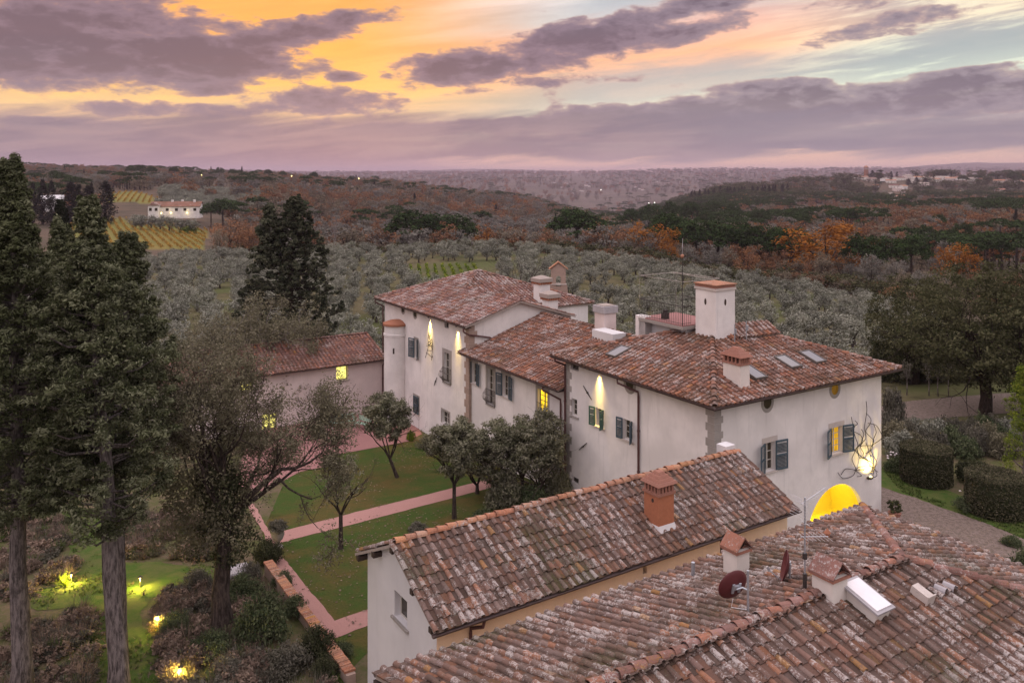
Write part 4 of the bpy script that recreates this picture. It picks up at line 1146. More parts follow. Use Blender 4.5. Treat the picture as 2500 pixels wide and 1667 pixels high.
# ================================================================== 3. left block
hl = House('villa_tower_block', 'tall white villa block with a round corner turret and two yellow wall lights', 'villa', 0, 0)
LL = hl.L(0); A0, A1 = 21.84, 35.6
wl_ = {'w10': (1012.5, 826, 1020, 876), 'fd': (1084.2, 859, 1098.6, 938), 'w12': (1010.5, 964, 1023, 1013), 'vent': (1085.5, 786.5, 1095.5, 803), 'low': (1079, 1000, 1097, 1040)}
lr = {}
for k_, (x0, y0, x1, y1) in wl_.items():
    lr[k_] = pair(hl.hL, (x0, y0), (x1, y1), 0)
zeL = 7.55; sL = .31
def zL(b): return zeL + sL * (b + .5)
wl = MB(); zwl = 7.6
wall_face(wl, LL, rect(-A1, -A0, -2.0, zwl), [rect(*v) for v in lr.values()])
wall_face(wl, hl.Rf(A0), [(0, 3.0), (8.3, 3.0), (8.3, zL(0) - .08), (3.82, zL(3.82) - .09), (0, zL(0) - .08)])
wall_face(wl, hl.E(8.3), rect(A0, 25.2, -2, zwl)); wall_face(wl, hl.Rf(25.2), rect(8.3, 12.4, -2, zwl)); wall_face(wl, hl.E(12.4), rect(25.2, A1, -2, zwl)); wall_face(wl, hl.B(A1), rect(-12.4, 0, -2, zwl))
wl.build('wall', MATS['stucco'], hl.root)
window(hl, LL, *lr['w10'], cols=1, rows=3, surround='stone', sw=.13); shutter(hl, LL, lr['w10'][0] - .01, lr['w10'][2], lr['w10'][3], .62, .3, -1); shutter(hl, LL, lr['w10'][1] + .01, lr['w10'][2], lr['w10'][3], .55, .5, 1)
window(hl, LL, *lr['fd'], rows=4, surround='stone', sill='stone', name='french_window', sw=.26); belly_rail(hl, LL, lr['fd'][0] - .14, lr['fd'][1] + .14, lr['fd'][2] + .02, 1.0, .32)
window(hl, LL, *lr['w12'], cols=1, rows=1, surround='stone', sw=.13); shutter(hl, LL, lr['w12'][0] + .02, lr['w12'][2] + .03, lr['w12'][3] - .02, (lr['w12'][1] - lr['w12'][0]) - .04, 0.0, 1)
window(hl, LL, *lr['vent'], cols=1, rows=1, sill=None, frame='frame_dark'); window(hl, LL, *lr['low'], cols=2, rows=2, sill=None, surround='stone', sw=.14)
for (px, py) in ((984, 755), (1013.5, 766)):
    s_, z_ = hl.hL(px, py, 0); oculus(hl, LL, s_, z_, .36)
tie_bar(hl, LL, hl.hL(1061, 941, 0), hl.hL(1068, 921, 0))
quoins(hl, (0, A0, 0), (0, 1, 0), (1, 0, 0), -1.0, zwl - .1, m_='stone_brown', w=(.42, .62), h=.44)
C1 = (21.45, 36.5, 25.0, 12.9)
pk = (6.53, 32.0, zL(6.53)); jn = (3.82, 29.32, zL(3.82)); rg = (3.82, 21.45, zL(3.82))
S1 = [(-.5, 36.5, zeL), (-.5, 21.45, zeL), rg, jn, pk]
S2 = [(8.35, 25.0, zeL), (12.9, 25.0, zeL), pk, jn]
S3 = [(8.45, 21.45, zL(3.82) - sL * 4.63), (8.45, 24.85, zL(3.82) - sL * 4.63), jn, rg]
S4 = [(12.9, 25.0, zeL), (12.9, 36.5, zeL), pk]
S5 = [(12.9, 36.5, zeL), (-.5, 36.5, zeL), pk]
roof(hl, [S1, S2, S3, S4, S5], 'tile_pale', ridges=[((-.5, 36.5, zeL + .05), (pk[0], pk[1], pk[2] + .05)), ((12.9, 25, zeL + .05), (pk[0], pk[1], pk[2] + .05)), ((rg[0], rg[1], rg[2] + .05), (jn[0], jn[1], jn[2] + .05)), ((jn[0], jn[1], jn[2] + .05), (pk[0], pk[1], pk[2] + .05))])
gutter(hl, (-.56, 36.5, zeL - .02), (-.56, 21.5, zeL - .02))
q = MB(); q.box(-.48, -.004, 21.5, 36.4, zeL - .15, zeL - .1); q.build('eave_board', MATS['wood_dark'], hl.root)
downpipe(hl, [(-.56, 21.6, zeL - .09), (-.56, 21.55, zeL - .35), (-.1, 21.72, zeL - .6), (1.55, 21.72, zeL - .95), (1.62, 21.72, zeL - 1.05), (1.62, 21.72, 6.55)])
downpipe(hl, [(-.56, 36.2, zeL - .09), (-.56, 36.2, zeL - .3), (-.1, 35.75, zeL - .6), (-.1, 35.72, zeL - .8), (-.1, 35.72, -1.3)])
h_ = (8.7, 26.1)
chimney(hl, h_[0] - .45, h_[0] + .45, h_[1] - .45, h_[1] + .45, 7.2, 9.35, 'stucco', 'round'); chimney(hl, 6.7, 7.5, 22.3, 23.1, 7.2, 8.72, 'stucco', 'round')
# bell gable
cbb, cba = 11.6, 28.0
fb = Frame((cbb, cba, 0), (E2[0] * 0 + .845, -.535, 0), (-.535, -.845, 0))
out = [(-.80, 7.7), (.80, 7.7), (.70, 8.6), (.58, 8.72), (.58, 9.95), (0, 10.4), (-.58, 9.95), (-.58, 8.72), (-.70, 8.6)]
ho = [(-.2, 8.55), (.2, 8.55), (.2, 9.2)] + [(.2 * math.cos(math.pi * k / 8), 9.2 + .2 * math.sin(math.pi * k / 8)) for k in range(1, 8)] + [(-.2, 9.2)]
bgm = MB(); wall_face(bgm, fb, out, [ho], .5)
bo = Frame(fb.o - fb.n * .5, -fb.ds, -fb.n); wall_face(bgm, bo, [(-a_, b_) for a_, b_ in out[::-1]], [[(-a_, b_) for a_, b_ in ho[::-1]]], 0.0)
no = len(out); bgm.add([fb.p(*p) for p in out] + [fb.p(*p, -.5) for p in out], [(k, (k + 1) % no, (k + 1) % no + no, k + no) for k in range(no)])
bgo = bgm.build('bell_gable', MATS['stone_brown'], hl.root)
q = MB()
for sgn in (-1, 1): q.prism([fb.p(sgn * .76, 9.88, .1), fb.p(0, 10.45, .1), fb.p(0, 10.53, .1), fb.p(sgn * .76, 9.96, .1)], -fb.n * .7)
q.build('coping', MATS['ridge_red'], bgo)
q = MB(); q.M = fb.M; q.box(-.64, .64, 8.68, 8.76, -.54, .05); q.build('string_course', MATS['stone_pale'], bgo)
# round corner turret
tx, ty, trd = -.28, 32.7, .95
q = MB(); q.lathe([(trd, -2), (trd, 5.15), (trd + .05, 5.17), (trd + .05, 5.33), (trd - .02, 5.35), (trd - .02, 5.95)], tx, ty, 36); t_o = q.build('round_turret', MATS['stucco'], hl.root, smooth=False)
q = MB(); q.lathe([(trd + .09, 5.95), (trd + .10, 6.1), (trd * .6, 6.28), (.05, 6.36)], tx, ty, 36); q.build('cap', MATS['brick'], t_o)
q = MB(); d_ = (hl.cam - Vector((tx, ty, 0))); d_.z = 0; d_.normalize(); e_2 = Vector((-d_.y, d_.x, 0)); c_ = Vector((tx, ty, 3.9)) + (d_ * .93 - e_2 * .2).normalized() * (trd + .004)
q.prism([c_ - e_2 * .09, c_ + e_2 * .09, c_ + e_2 * .09 + UP * .42, c_ - e_2 * .09 + UP * .42], -d_ * .1); q.build('slit_window', MATS['wood_dark'], t_o)

# ================================================================== 4. long low wing, far left
hw = House('low_wing', 'long low pink-walled wing with yellow lit windows running left behind the brown tree', 'house', 0, 35.3, z=0)
WA = 0.0; RW = hw.Rf(WA); zeW = 2.85
ww = {'a': (821, 896, 849, 926), 'b': (585, 923, 618, 952)}
wr_ = {k: pair(hw.hR, v[:2], v[2:], WA) for k, v in ww.items()}
wr_['door'] = pair(hw.hR, (640, 1012), (676, 1046), WA)
q = MB(); wall_face(q, RW, rect(-19, -.02, -2.2, zeW + .1), [rect(*v) for v in wr_.values()])
wall_face(q, hw.L(-19), [(-8, -2.2), (0, -2.2), (0, zeW + .1), (-4, 4.1), (-8, zeW + .1)]); wall_face(q, hw.B(8), rect(.02, 19, -2.2, zeW + .1))
q.build('wall', MATS['stucco_pink'], hw.root)
for k_ in ('a', 'b'): window(hw, RW, *wr_[k_], cols=1, rows=1, glass='glass_lit_pale', frame='frame_dark', sill='stone')
window(hw, RW, *wr_['door'], cols=2, rows=3, glass='glass_lit_pale', frame='frame_dark', sill=None, name='french_window')
SWF = [(-19.3, -.45, zeW), (-.02, -.45, zeW), (-.02, 3.8, zeW + .32 * 4.25), (-19.3, 3.8, zeW + .32 * 4.25)]
SWB = [(-.02, 8.2, zeW), (-19.3, 8.2, zeW), (-19.3, 3.8, zeW + .32 * 4.25), (-.02, 3.8, zeW + .32 * 4.25)]
roof(hw, [SWF, SWB], 'tile_pink', ridges=[((-.1, 3.8, zeW + 1.4), (-19.2, 3.8, zeW + 1.4))])
gutter(hw, (-19.3, -.5, zeW - .02), (-.1, -.5, zeW - .02))
downpipe(hw, [(-.35, -.5, zeW - .08), (-.35, -.45, zeW - .25), (-.35, -.09, zeW - .5), (-.35, -.09, zeW - .7), (-.35, -.09, -1.2)])

# ================================================================== 5. gabled house in front
TG = math.atan2(.5449, .8386)
hg = House('gabled_house', 'narrow gabled house with mossy tile roof and tall brick chimney, peach side wall', 'house', 0, 0, th=TG, xy=(-2.13, 23.0))
GB, GA, zeG, zgr = 15.45, 5.82, 4.76, 6.14
wg0 = hg.hL(963.3, 1438.3, .28); wg1 = hg.hL(994, 1535, .28); gw = (wg0[0], wg1[0], wg1[1], wg0[1])
GL = hg.L(.28); GR = hg.Rf(.45)
q = MB(); wall_face(q, GL, [(-5.38, -.3), (-.45, -.3), (-.45, zeG + .12), (-2.91, zgr - .12), (-5.38, zeG + .12)], [rect(*gw)], .3)
wall_face(q, hg.B(5.38), rect(-GB, -.28, -.3, zeG + .12)); wall_face(q, hg.E(GB), [(.45, -.3), (5.38, -.3), (5.38, zeG + .12), (2.91, zgr - .12), (.45, zeG + .12)])
q.build('wall', MATS['stucco_grey'], hg.root)
sn = pair(hg.hR, (1758, 1313), (1774, 1358), .45); nn_ = pair(hg.hR, (1570, 1384), (1579, 1398), .45)
q = MB(); wall_face(q, GR, rect(.28, GB, -.3, zeG + .1), [rect(*sn), rect(*nn_)], .24); q.build('side_wall', MATS['stucco_peach'], hg.root)
window(hg, GL, *gw, cols=1, rows=1, sill='stone', frame='window_frame', rec=.2)
window(hg, GR, *sn, cols=1, rows=1, sill=None, frame='frame_dark'); window(hg, GR, *nn_, cols=1, rows=1, sill=None, frame='frame_dark')
SGF = [(0, 0, zeG), (GB, 0, zeG), (GB, 2.91, zgr), (0, 2.91, zgr)]; SGB = [(GB, GA, zeG), (0, GA, zeG), (0, 2.91, zgr), (GB, 2.91, zgr)]
OG, exG, eyG, nG = plane_of(SGF)
hc = hg.hit(1608, 1300, OG, nG)
roof(hg, [SGF, SGB], 'tile_old', ridges=[((.1, 2.91, zgr + .05), (GB, 2.91, zgr + .05))], ridge_key='ridge_red', sag=.02, skip=[(hc.x, hc.x + .72, hc.y, hc.y + .74)])
gutter(hg, (-.12, -.07, zeG - .02), (GB + .1, -.07, zeG - .02), .085)
q = MB(); q.box(.02, GB, .02, .446, zeG - .14, zeG - .09)
q.build('eave_board', MATS['wood_dark'], hg.root)
for a_ in (.3, 1.5, 2.91, 4.3, 5.55):
    z_ = (zeG + (zgr - zeG) * (a_ / 2.91) if a_ <= 2.91 else zgr - (zgr - zeG) * (a_ - 2.91) / 2.91) - .2
    q = MB(); q.box(-.02, .4, a_ - .09, a_ + .09, z_ - .1, z_ + .06); q.build('rafter_end', MATS['wood_dark'], hg.root)
downpipe(hg, [(1.55, -.07, zeG - .1), (1.55, .0, zeG - .3), (1.35, .37, zeG - .45), (1.35, .37, zeG - .6), (1.35, .37, .2)], .05)
cz = hc.z
ch = chimney(hg, hc.x, hc.x + .72, hc.y, hc.y + .74, cz - .3, cz + 1.22, 'brick', 'pyramid')
q = MB(); q.frustum(hc.x + .36, hc.y + .37, cz - .35, cz + .2, .47, .55, .38, .39); q.build('mortar_skirt', MATS['stucco_grey'], ch)
q = MB(); c_ = Vector((hc.x - .004, hc.y + .3, cz + 1.02)); q.add([c_ + Vector((0, .06 * math.cos(t * math.pi / 6), .075 * math.sin(t * math.pi / 6))) for t in range(12)], [tuple(range(12))]); q.build('flue_hole', MATS['wood_dark'], ch)
q = MB(); q.box(14.85, 15.4, 3.0, 3.5, 5.2, 6.42); q.build('parapet', MATS['stucco_grey'], hg.root)

# ================================================================== 6. big roof at the lower right
hf = House('front_house', 'broad house at the bottom of the view, tile roof with dishes, aerial and rooflight', 'house', 0, 0, xy=(-.165 * 19.5, 19.5), z=-.12)
FBx, FAy, zeF, sF = 18.5, -10.62, 5.84, .317
zrF = zeF + sF * 5.31; hp = 12.55
FR_ = [(FBx, 0, zeF), (0, 0, zeF), (0, -5.31, zrF), (hp, -5.31, zrF)]                 # slopes away, to the gabled house
FN = [(0, FAy, zeF), (FBx, FAy, zeF), (hp, -5.31, zrF), (0, -5.31, zrF)]              # slopes towards us
FE = [(FBx, FAy, zeF), (FBx, 0, zeF), (hp, -5.31, zrF)]
OFR, exFR, eyFR, nFR = plane_of(FR_); OFN, exFN, eyFN, nFN = plane_of(FN); OFE, exFE, eyFE, nFE = plane_of(FE)
q = MB(); wall_face(q, hf.L(.25), [(.45, -.3), (-.45 + FAy + .9 - 0, -.3)][:0] + [(.4, -.3), (-FAy - .4, -.3), (-FAy - .4, zeF + .1), (5.31, zrF - .12), (.4, zeF + .1)])
wall_face(q, hf.B(-.4), rect(-FBx + .4, -.25, -.3, zeF + .1)); wall_face(q, hf.Rf(FAy + .4), rect(.25, FBx - .4, -.3, zeF + .1)); wall_face(q, hf.E(FBx - .4), rect(FAy + .4, -.4, -.3, zeF + .1))
q.build('wall', MATS['stucco_peach'], hf.root)
cA = hf.hit(1799, 1404, OFR, nFR); cB = hf.hit(2032.7, 1481, OFN, nFN)
k1 = hf.hit(2062, 1424, OFN + nFN * .32, nFN); k2 = hf.hit(2145, 1495, OFN + nFN * .32, nFN)
kc = (k1 + k2) / 2
roof(hf, [FR_, FN, FE], 'tile_old', ridges=[((0, -5.31, zrF + .05), (hp, -5.31, zrF + .05)), ((FBx, 0, zeF + .05), (hp, -5.31, zrF + .05)), ((FBx, FAy, zeF + .05), (hp, -5.31, zrF + .05))], ridge_key='ridge_orange', sag=.03, row=.36, pitch=.315,
     skip=[(cA.x, cA.x + .52, cA.y, cA.y + .5), (cB.x, cB.x + .56, cB.y, cB.y + .58)])
gutter(hf, (0, .07, zeF - .03), (FBx, .07, zeF - .03))
for a_ in (-.1, -1.6, -3.2, -5.31):
    q = MB(); z_ = zeF + sF * -a_ - .2; q.box(-.06, .4, a_ - .09, a_ + .09, z_ - .1, z_ + .06); q.build('rafter_end', MATS['wood_dark'], hf.root)
chimney(hf, cA.x, cA.x + .50, cA.y, cA.y + .50, cA.z - .3, cA.z + .62, 'stucco_cream', 'tent')
chimney(hf, cB.x, cB.x + .56, cB.y, cB.y + .58, cB.z - .3, cB.z + .62, 'stucco_cream', 'tent')
# raised rooflight with a white cover
Mk = Matrix(((exFN.x, eyFN.x, nFN.x, kc.x), (exFN.y, eyFN.y, nFN.y, kc.y), (exFN.z, eyFN.z, nFN.z, kc.z), (0, 0, 0, 1)))
lk = (k1 - k2).length
q = MB(); q.M = Mk @ Matrix.Translation((.22, 0, 0)); hl2 = lk / 2
q.box(-.26, .26, -hl2, hl2, -.55, -.03); rlo = q.build('rooflight', MATS['stucco_cream'], hf.root)
q = MB(); q.M = Mk @ Matrix.Translation((.22, 0, 0)); q.box(-.34, .34, -hl2 - .06, hl2 + .06, -.028, .022); q.build('frame', MATS['lead'], rlo)
q = MB(); q.M = Mk @ Matrix.Translation((.22, 0, 0)); q.box(-.27, .27, -hl2 + .02, hl2 - .02, .023, .05); q.build('cover', MATS['white_cover'], rlo)
# small roof vents
def pipe_vent(px, py, pl, r, h, m_, name='vent_pipe', cap=None):
    O_, n_v = {'R': (OFR, nFR), 'N': (OFN, nFN), 'E': (OFE, nFE)}[pl]
    h0 = hf.hit(px, py, O_, n_v); q = MB(); q.lathe([(r, h0.z - .1), (r, h0.z + h)], h0.x, h0.y, 10)
    if cap: q.lathe([(r * .6, h0.z + h), (r * .6, h0.z + h + .06), (r * 1.5, h0.z + h + .06), (r * .2, h0.z + h + .2)], h0.x, h0.y, 10)
    return q.build(name, MATS[m_], hf.root)
pipe_vent(1692, 1408, 'R', .055, .42, 'steel'); pipe_vent(2020, 1318, 'R', .07, .16, 'brick', 'vent_cowl', True)
for (px, py) in ((2302, 1448), (2323, 1441)):
    h0 = hf.hit(px, py, OFN, nFN); q = MB(); q.add([h0 + Vector((.09 * math.cos(math.pi * k / 6), -.1 + y_, .02 + .15 * math.sin(math.pi * k / 6))) for y_ in (0, .3) for k in range(7)], [(k, k + 1, 8 + k, 7 + k) for k in range(6)] + [(7, 8, 9, 10, 11, 12, 13)]); q.build('hooded_vent', MATS['lead'], hf.root)
h0 = hf.hit(2250, 1450, OFN + nFN * .1, nFN); q = MB(); q.M = Matrix(((exFN.x, eyFN.x, nFN.x, h0.x), (exFN.y, eyFN.y, nFN.y, h0.y), (exFN.z, eyFN.z, nFN.z, h0.z), (0, 0, 0, 1)))
q.box(-.13, .13, -.22, .22, -.14, .12); q.box(-.16, .16, -.25, -.22, -.14, .16); q.build('vent_box', MATS['stone_pale'], hf.root)

# ------------------------------------------------------------------ plants: kit
def leaf_mesh_arrays(C, RAD, n, size, rg, up=.35, shell=.55, aspect=.5, curl=.0):
    """C (M,3) clump centres, RAD (M,3) radii, n leaves per clump -> V, quads, tr"""
    C = np.asarray(C, float); RAD = np.asarray(RAD, float); M = len(C)
    if RAD.ndim == 1: RAD = np.repeat(RAD[:, None], 3, 1)
    idx = np.repeat(np.arange(M), n); N = len(idx)
    d = rg.normal(size=(N, 3)); d /= np.linalg.norm(d, axis=1, keepdims=True)
    r = rg.random(N) ** shell
    p = C[idx] + d * r[:, None] * RAD[idx]
    nrm = d + rg.normal(size=(N, 3)) * .7 + np.array([0, 0, up * 2]); nrm /= np.linalg.norm(nrm, axis=1, keepdims=True)
    t = rg.normal(size=(N, 3)); t -= nrm * (t * nrm).sum(1, keepdims=True); t /= np.linalg.norm(t, axis=1, keepdims=True)
    b = np.cross(nrm, t)
    s = size * (.6 + .8 * rg.random(N))[:, None]
    V = np.stack([p - t * s, p - b * s * aspect, p + t * s, p + b * s * aspect], 1).reshape(-1, 3)
    Fq = np.arange(4 * N).reshape(N, 4)
    cr_ = rg.random(M)
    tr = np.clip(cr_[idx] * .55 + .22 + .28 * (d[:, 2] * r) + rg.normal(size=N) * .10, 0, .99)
    return V, Fq, np.repeat(tr, 4)
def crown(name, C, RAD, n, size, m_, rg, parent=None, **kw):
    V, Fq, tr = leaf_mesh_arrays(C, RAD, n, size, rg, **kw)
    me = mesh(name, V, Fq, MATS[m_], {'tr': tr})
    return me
def limb(mb, p, d, L, r, depth, rg, tips, spread=.6, nseg=4, kids=(2, 3), up=.15, wig=.18, shrink=.72, minr=.006, nside=6):
    pts = [Vector(p)]; rs = [r]; d = Vector(d).normalized()
    for k in range(nseg):
        d = (d + Vector(rg.normal(size=3)) * wig + Vector((0, 0, up)) * .3).normalized()
        pts.append(pts[-1] + d * (L / nseg)); rs.append(max(minr, r * (1 - .45 * (k + 1) / nseg)))
    mb.tube(pts, rs, nside if r > .05 else (5 if r > .02 else 3), cap=False)
    if depth <= 0:
        tips.append(tuple(pts[-1])); return
    nk = rg.integers(kids[0], kids[1] + 1)
    for k in range(nk):
        t = .55 + .45 * rg.random() if k else 1.0
        i = min(nseg, int(t * nseg)); q = pts[i]
        dd = (d + Vector(rg.normal(size=3)) * spread).normalized()
        limb(mb, q, dd, L * shrink * rg.uniform(.8, 1.15), rs[i] * .72, depth - 1, rg, tips, spread, nseg, kids, up, wig, shrink, minr, nside)
    if depth <= 1: tips.append(tuple(pts[nseg // 2 + 1]))
def put_tree(name, label, cat, loc, parts, group=None, rot=0.0, sc=1.0):
    t = thing(name, label, cat, loc, rot, group); t.scale = (sc, sc, sc)
    for pn, me in parts: link(pn, me, t)
    return t
def mb_mesh(mb, name, m_, smooth=True):
    me = bpy.data.meshes.new(name); me.from_pydata(mb.v, [], mb.f); me.materials.append(MATS[m_]); bm_fix(me)
    if smooth: me.polygons.foreach_set('use_smooth', [True] * len(me.polygons))
    return me
def rgen(k): return np.random.default_rng(k)

# ---- old clumpy cypresses at the left
def old_cypress(seed, h, z0, env, tops=1, ragged=1.0, lean=(0, 0), n=300, leaf=.066, per=125, m_='leaf_cypress', tr_r=.30, bm='bark_grey', flatc=.55):
    rg = rgen(seed); mb = MB(); zs = np.linspace(0, h * .97, 12)
    ax = lambda z: np.array([lean[0] * (z / h) ** 1.2, lean[1] * (z / h) ** 1.2])
    mb.tube([(ax(z)[0] + .05 * math.sin(z), ax(z)[1], z) for z in zs], [max(.03, tr_r * (1.12 - z / h) + (.12 if z < .5 else 0)) for z in zs], 10)
    C = []; RD = []
    for k in range(n):
        u = rg.random(); z = z0 + (h - z0) * u ** .9
        rr_ = np.interp((z - z0) / (h - z0), env[0], env[1]); an = rg.random() * 2 * math.pi
        q = rr_ * (rg.random() ** .42) * rg.uniform(1 - .28 * ragged, 1 + .24 * ragged); a_ = ax(z)
        c = np.array([a_[0] + q * math.cos(an), a_[1] + q * math.sin(an), z + .18 * q])
        s = rg.uniform(.20, .46) * (.65 + .35 * rr_ / max(env[1])) * (1.15 if q < rr_ * .6 else 1)
        C.append(c); RD.append((s * 1.15, s * 1.15, s * flatc))
        if rg.random() < .5: C.append(c + np.array([.15 * math.cos(an), .15 * math.sin(an), s * .8])); RD.append((s * .5, s * .5, s * .55))
        if q > .7 and rg.random() < .4: mb.tube([(a_[0], a_[1], z - .3), (a_[0] + (c[0] - a_[0]) * .6, a_[1] + (c[1] - a_[1]) * .6, z - .15), tuple(c)], [.05, .035, .012], 4, cap=False)
    cr_ = crown('crown', C, RD, per, leaf, m_, rg, up=.5, shell=.5, aspect=.36)
    return [('trunk', mb_mesh(mb, 'trunk', bm)), ('crown', cr_)]
ENV_B = ([0, .08, .25, .45, .62, .76, .86, 1], [1.1, 1.9, 2.2, 2.05, 1.6, .85, .45, .08])
def at_x(px, D): return ((px - CX) / F * D, D)
x, y = at_x(290, 27); put_tree('cypress_tree', 'tall clumpy cypress with long bare grey trunk, right of the two bare trunks', 'tree', (x, y, gz(x, y)), old_cypress(11, 16.6, 5.7, ENV_B, lean=(-1.05, 0), n=560))
x, y = at_x(52, 27); put_tree('cypress_tree', 'tallest cypress at the left edge, its tip rising above the skyline', 'tree', (x, y, gz(x, y)), old_cypress(12, 17.9, 6.0, ([0, .08, .3, .5, .66, .78, .88, 1], [1.2, 2.0, 2.4, 1.95, 1.2, .6, .38, .06]), lean=(-.35, 0), n=600))
x, y = at_x(291, 29.5); put_tree('cypress_tree', 'shorter cypress with a forked green tip behind the right bare trunk', 'tree', (x, y, gz(x, y)), old_cypress(13, 15.2, 6.3, ([0, .1, .3, .5, .7, .82, .92, 1], [.8, 1.6, 1.9, 1.55, .95, .6, .45, .1]), lean=(.3, 0), n=380, tr_r=.2))
x, y = at_x(284, 33.5); put_tree('cypress_tree', 'dark cypress filling the gap between the two bare trunks', 'tree', (x, y, gz(x, y)), old_cypress(14, 15.6, 5.0, ENV_B, n=520, tr_r=.2, lean=(-2.3, 0)))
x, y = at_x(52, 33); put_tree('cypress_tree', 'dark cypress mass low at the left edge behind the tallest cypress', 'tree', (x, y, gz(x, y)), old_cypress(15, 14.5, 4.6, ENV_B, n=480, tr_r=.2, lean=(-.5, 0)))
x, y = at_x(148, 62); put_tree('cypress_tree', 'slim dark cone cypress in front of the yellow vineyard', 'tree', (x, y, gz(x, y)), old_cypress(16, 16.6, 2, ([0, .1, .4, .7, .9, 1], [1.2, 1.5, 1.35, .85, .4, .08]), n=230, per=80, leaf=.13, m_='leaf_farcypress', flatc=1.1))
# ---- big dark conifer behind the low wing
x, y = at_x(700, 84); t = put_tree('cedar_tree', 'big dark cedar with twin tips standing behind the low wing', 'tree', (x, y, gz(x, y)),
    old_cypress(21, 17.6, .8, ([0, .06, .2, .4, .6, .75, .88, 1], [4.6, 5.2, 5.3, 4.6, 3.6, 2.4, 1.5, .3]), lean=(.9, 0), n=760, per=110, leaf=.13, ragged=.35, m_='leaf_cedar', tr_r=.4, bm='bark_dark', flatc=.62))
rg = rgen(22); C = []; RD = []
for k in range(90):
    z = 10.5 + 6.2 * rg.random(); r_ = np.interp(z, [10.5, 14, 16.7], [2.2, 1.3, .15]); an = rg.random() * 6.28; q = r_ * rg.random() ** .5
    C.append((-1.75 + q * math.cos(an), q * math.sin(an), z)); RD.append((.6, .6, .34))
link('crown', crown('crown', C, RD, 80, .17, 'leaf_cedar', rg, up=.5), t)

# ---- bare-branched brown oak in the garden
def garden_oak():
    rg = rgen(31); mb = MB(); tips = []
    mb.tube([(0, 0, 0), (-.1, 0, 1.4), (.0, .05, 2.8), (.1, .0, 4.2)], [.42, .30, .27, .25], 10, cap=False)
    for (d, L, r, p) in (((-.42, .1, 1), 2.6, .2, (.05, 0, 4.0)), ((.55, -.1, .95), 2.6, .22, (.1, 0, 4.1)), ((.1, .5, 1), 2.5, .18, (.1, 0, 4.2)), ((.9, .2, .55), 2.4, .16, (.1, 0, 4.0)), ((-.85, .2, .55), 2.3, .15, (.0, 0, 3.8)), ((.2, -.5, .9), 2.4, .17, (.1, 0, 4.2)), ((-.2, -.5, 1.1), 2.6, .17, (.05, 0, 4.0))):
        limb(mb, p, d, L, r * .72, 6, rg, tips, spread=.55, nseg=3, kids=(2, 3), up=.22, wig=.16, shrink=.72, minr=.008)
    T = np.array(tips)
    sel = T[rg.random(len(T)) < .8]
    C = sel + rg.normal(size=sel.shape) * .12
    cr_ = crown('crown', C, np.full((len(C), 3), .34), 30, .044, 'leaf_oak', rg, up=.2, shell=.6)
    Ci = [(rg.normal() * .42, rg.normal() * .35, rg.uniform(2.6, 6.0)) for k in range(90)]
    ivy = crown('ivy', Ci, np.full((90, 3), .34), 75, .06, 'leaf_ivy', rg, up=.3)
    Cl = [(rg.uniform(-2.3, .9) , rg.uniform(-1.2, 1.0), rg.uniform(3.2, 6.4)) for k in range(150)]
    low = crown('leaves', Cl, np.full((150, 3), .42), 60, .055, 'leaf_oak', rg, up=.3)
    return [('trunk', mb_mesh(mb, 'trunk', 'bark')), ('crown', cr_), ('ivy', ivy), ('leaves', low)]
x, y = at_x(545, 31.5); put_tree('oak_tree', 'large brown thin-leaved oak with ivy-clad trunk in the garden', 'tree', (x, y, gz(x, y)), garden_oak(), sc=1.06)
def oak_b(seed, m_='leaf_oak', H_=7.2):
    rg = rgen(seed); mb = MB(); tips = []
    mb.tube([(0, 0, 0), (.05, 0, 1.2), (0, .05, 2.2)], [.25, .2, .18], 8, cap=False)
    for k in range(6):
        an = k * 1.05 + rg.random(); limb(mb, (0, 0, 2.0), (math.cos(an) * .7, math.sin(an) * .7, .9), 1.9, .11, 4, rg, tips, spread=.55, up=.2, shrink=.72)
    C = np.array(tips); C = C + rg.normal(size=C.shape) * .15
    return [('trunk', mb_mesh(mb, 'trunk', 'bark_pale')), ('crown', crown('crown', C, np.full((len(C), 3), .36), 26, .065, m_, rg, up=.4))]
x, y = at_x(728, 66); put_tree('oak_tree', 'pale brown rounded oak just in front of the dark cedar', 'tree', (x, y, gz(x, y)), oak_b(41), sc=1.25)
x, y = at_x(640, 68); put_tree('oak_tree', 'taller dull brown oak left of the pale one, before the dark cedar', 'tree', (x, y, gz(x, y)), oak_b(42), sc=1.42)
x, y = at_x(500, 60); put_tree('oak_tree', 'thin brown oak behind the low wing at its left end', 'tree', (x, y, gz(x, y)), oak_b(43), sc=1.25)

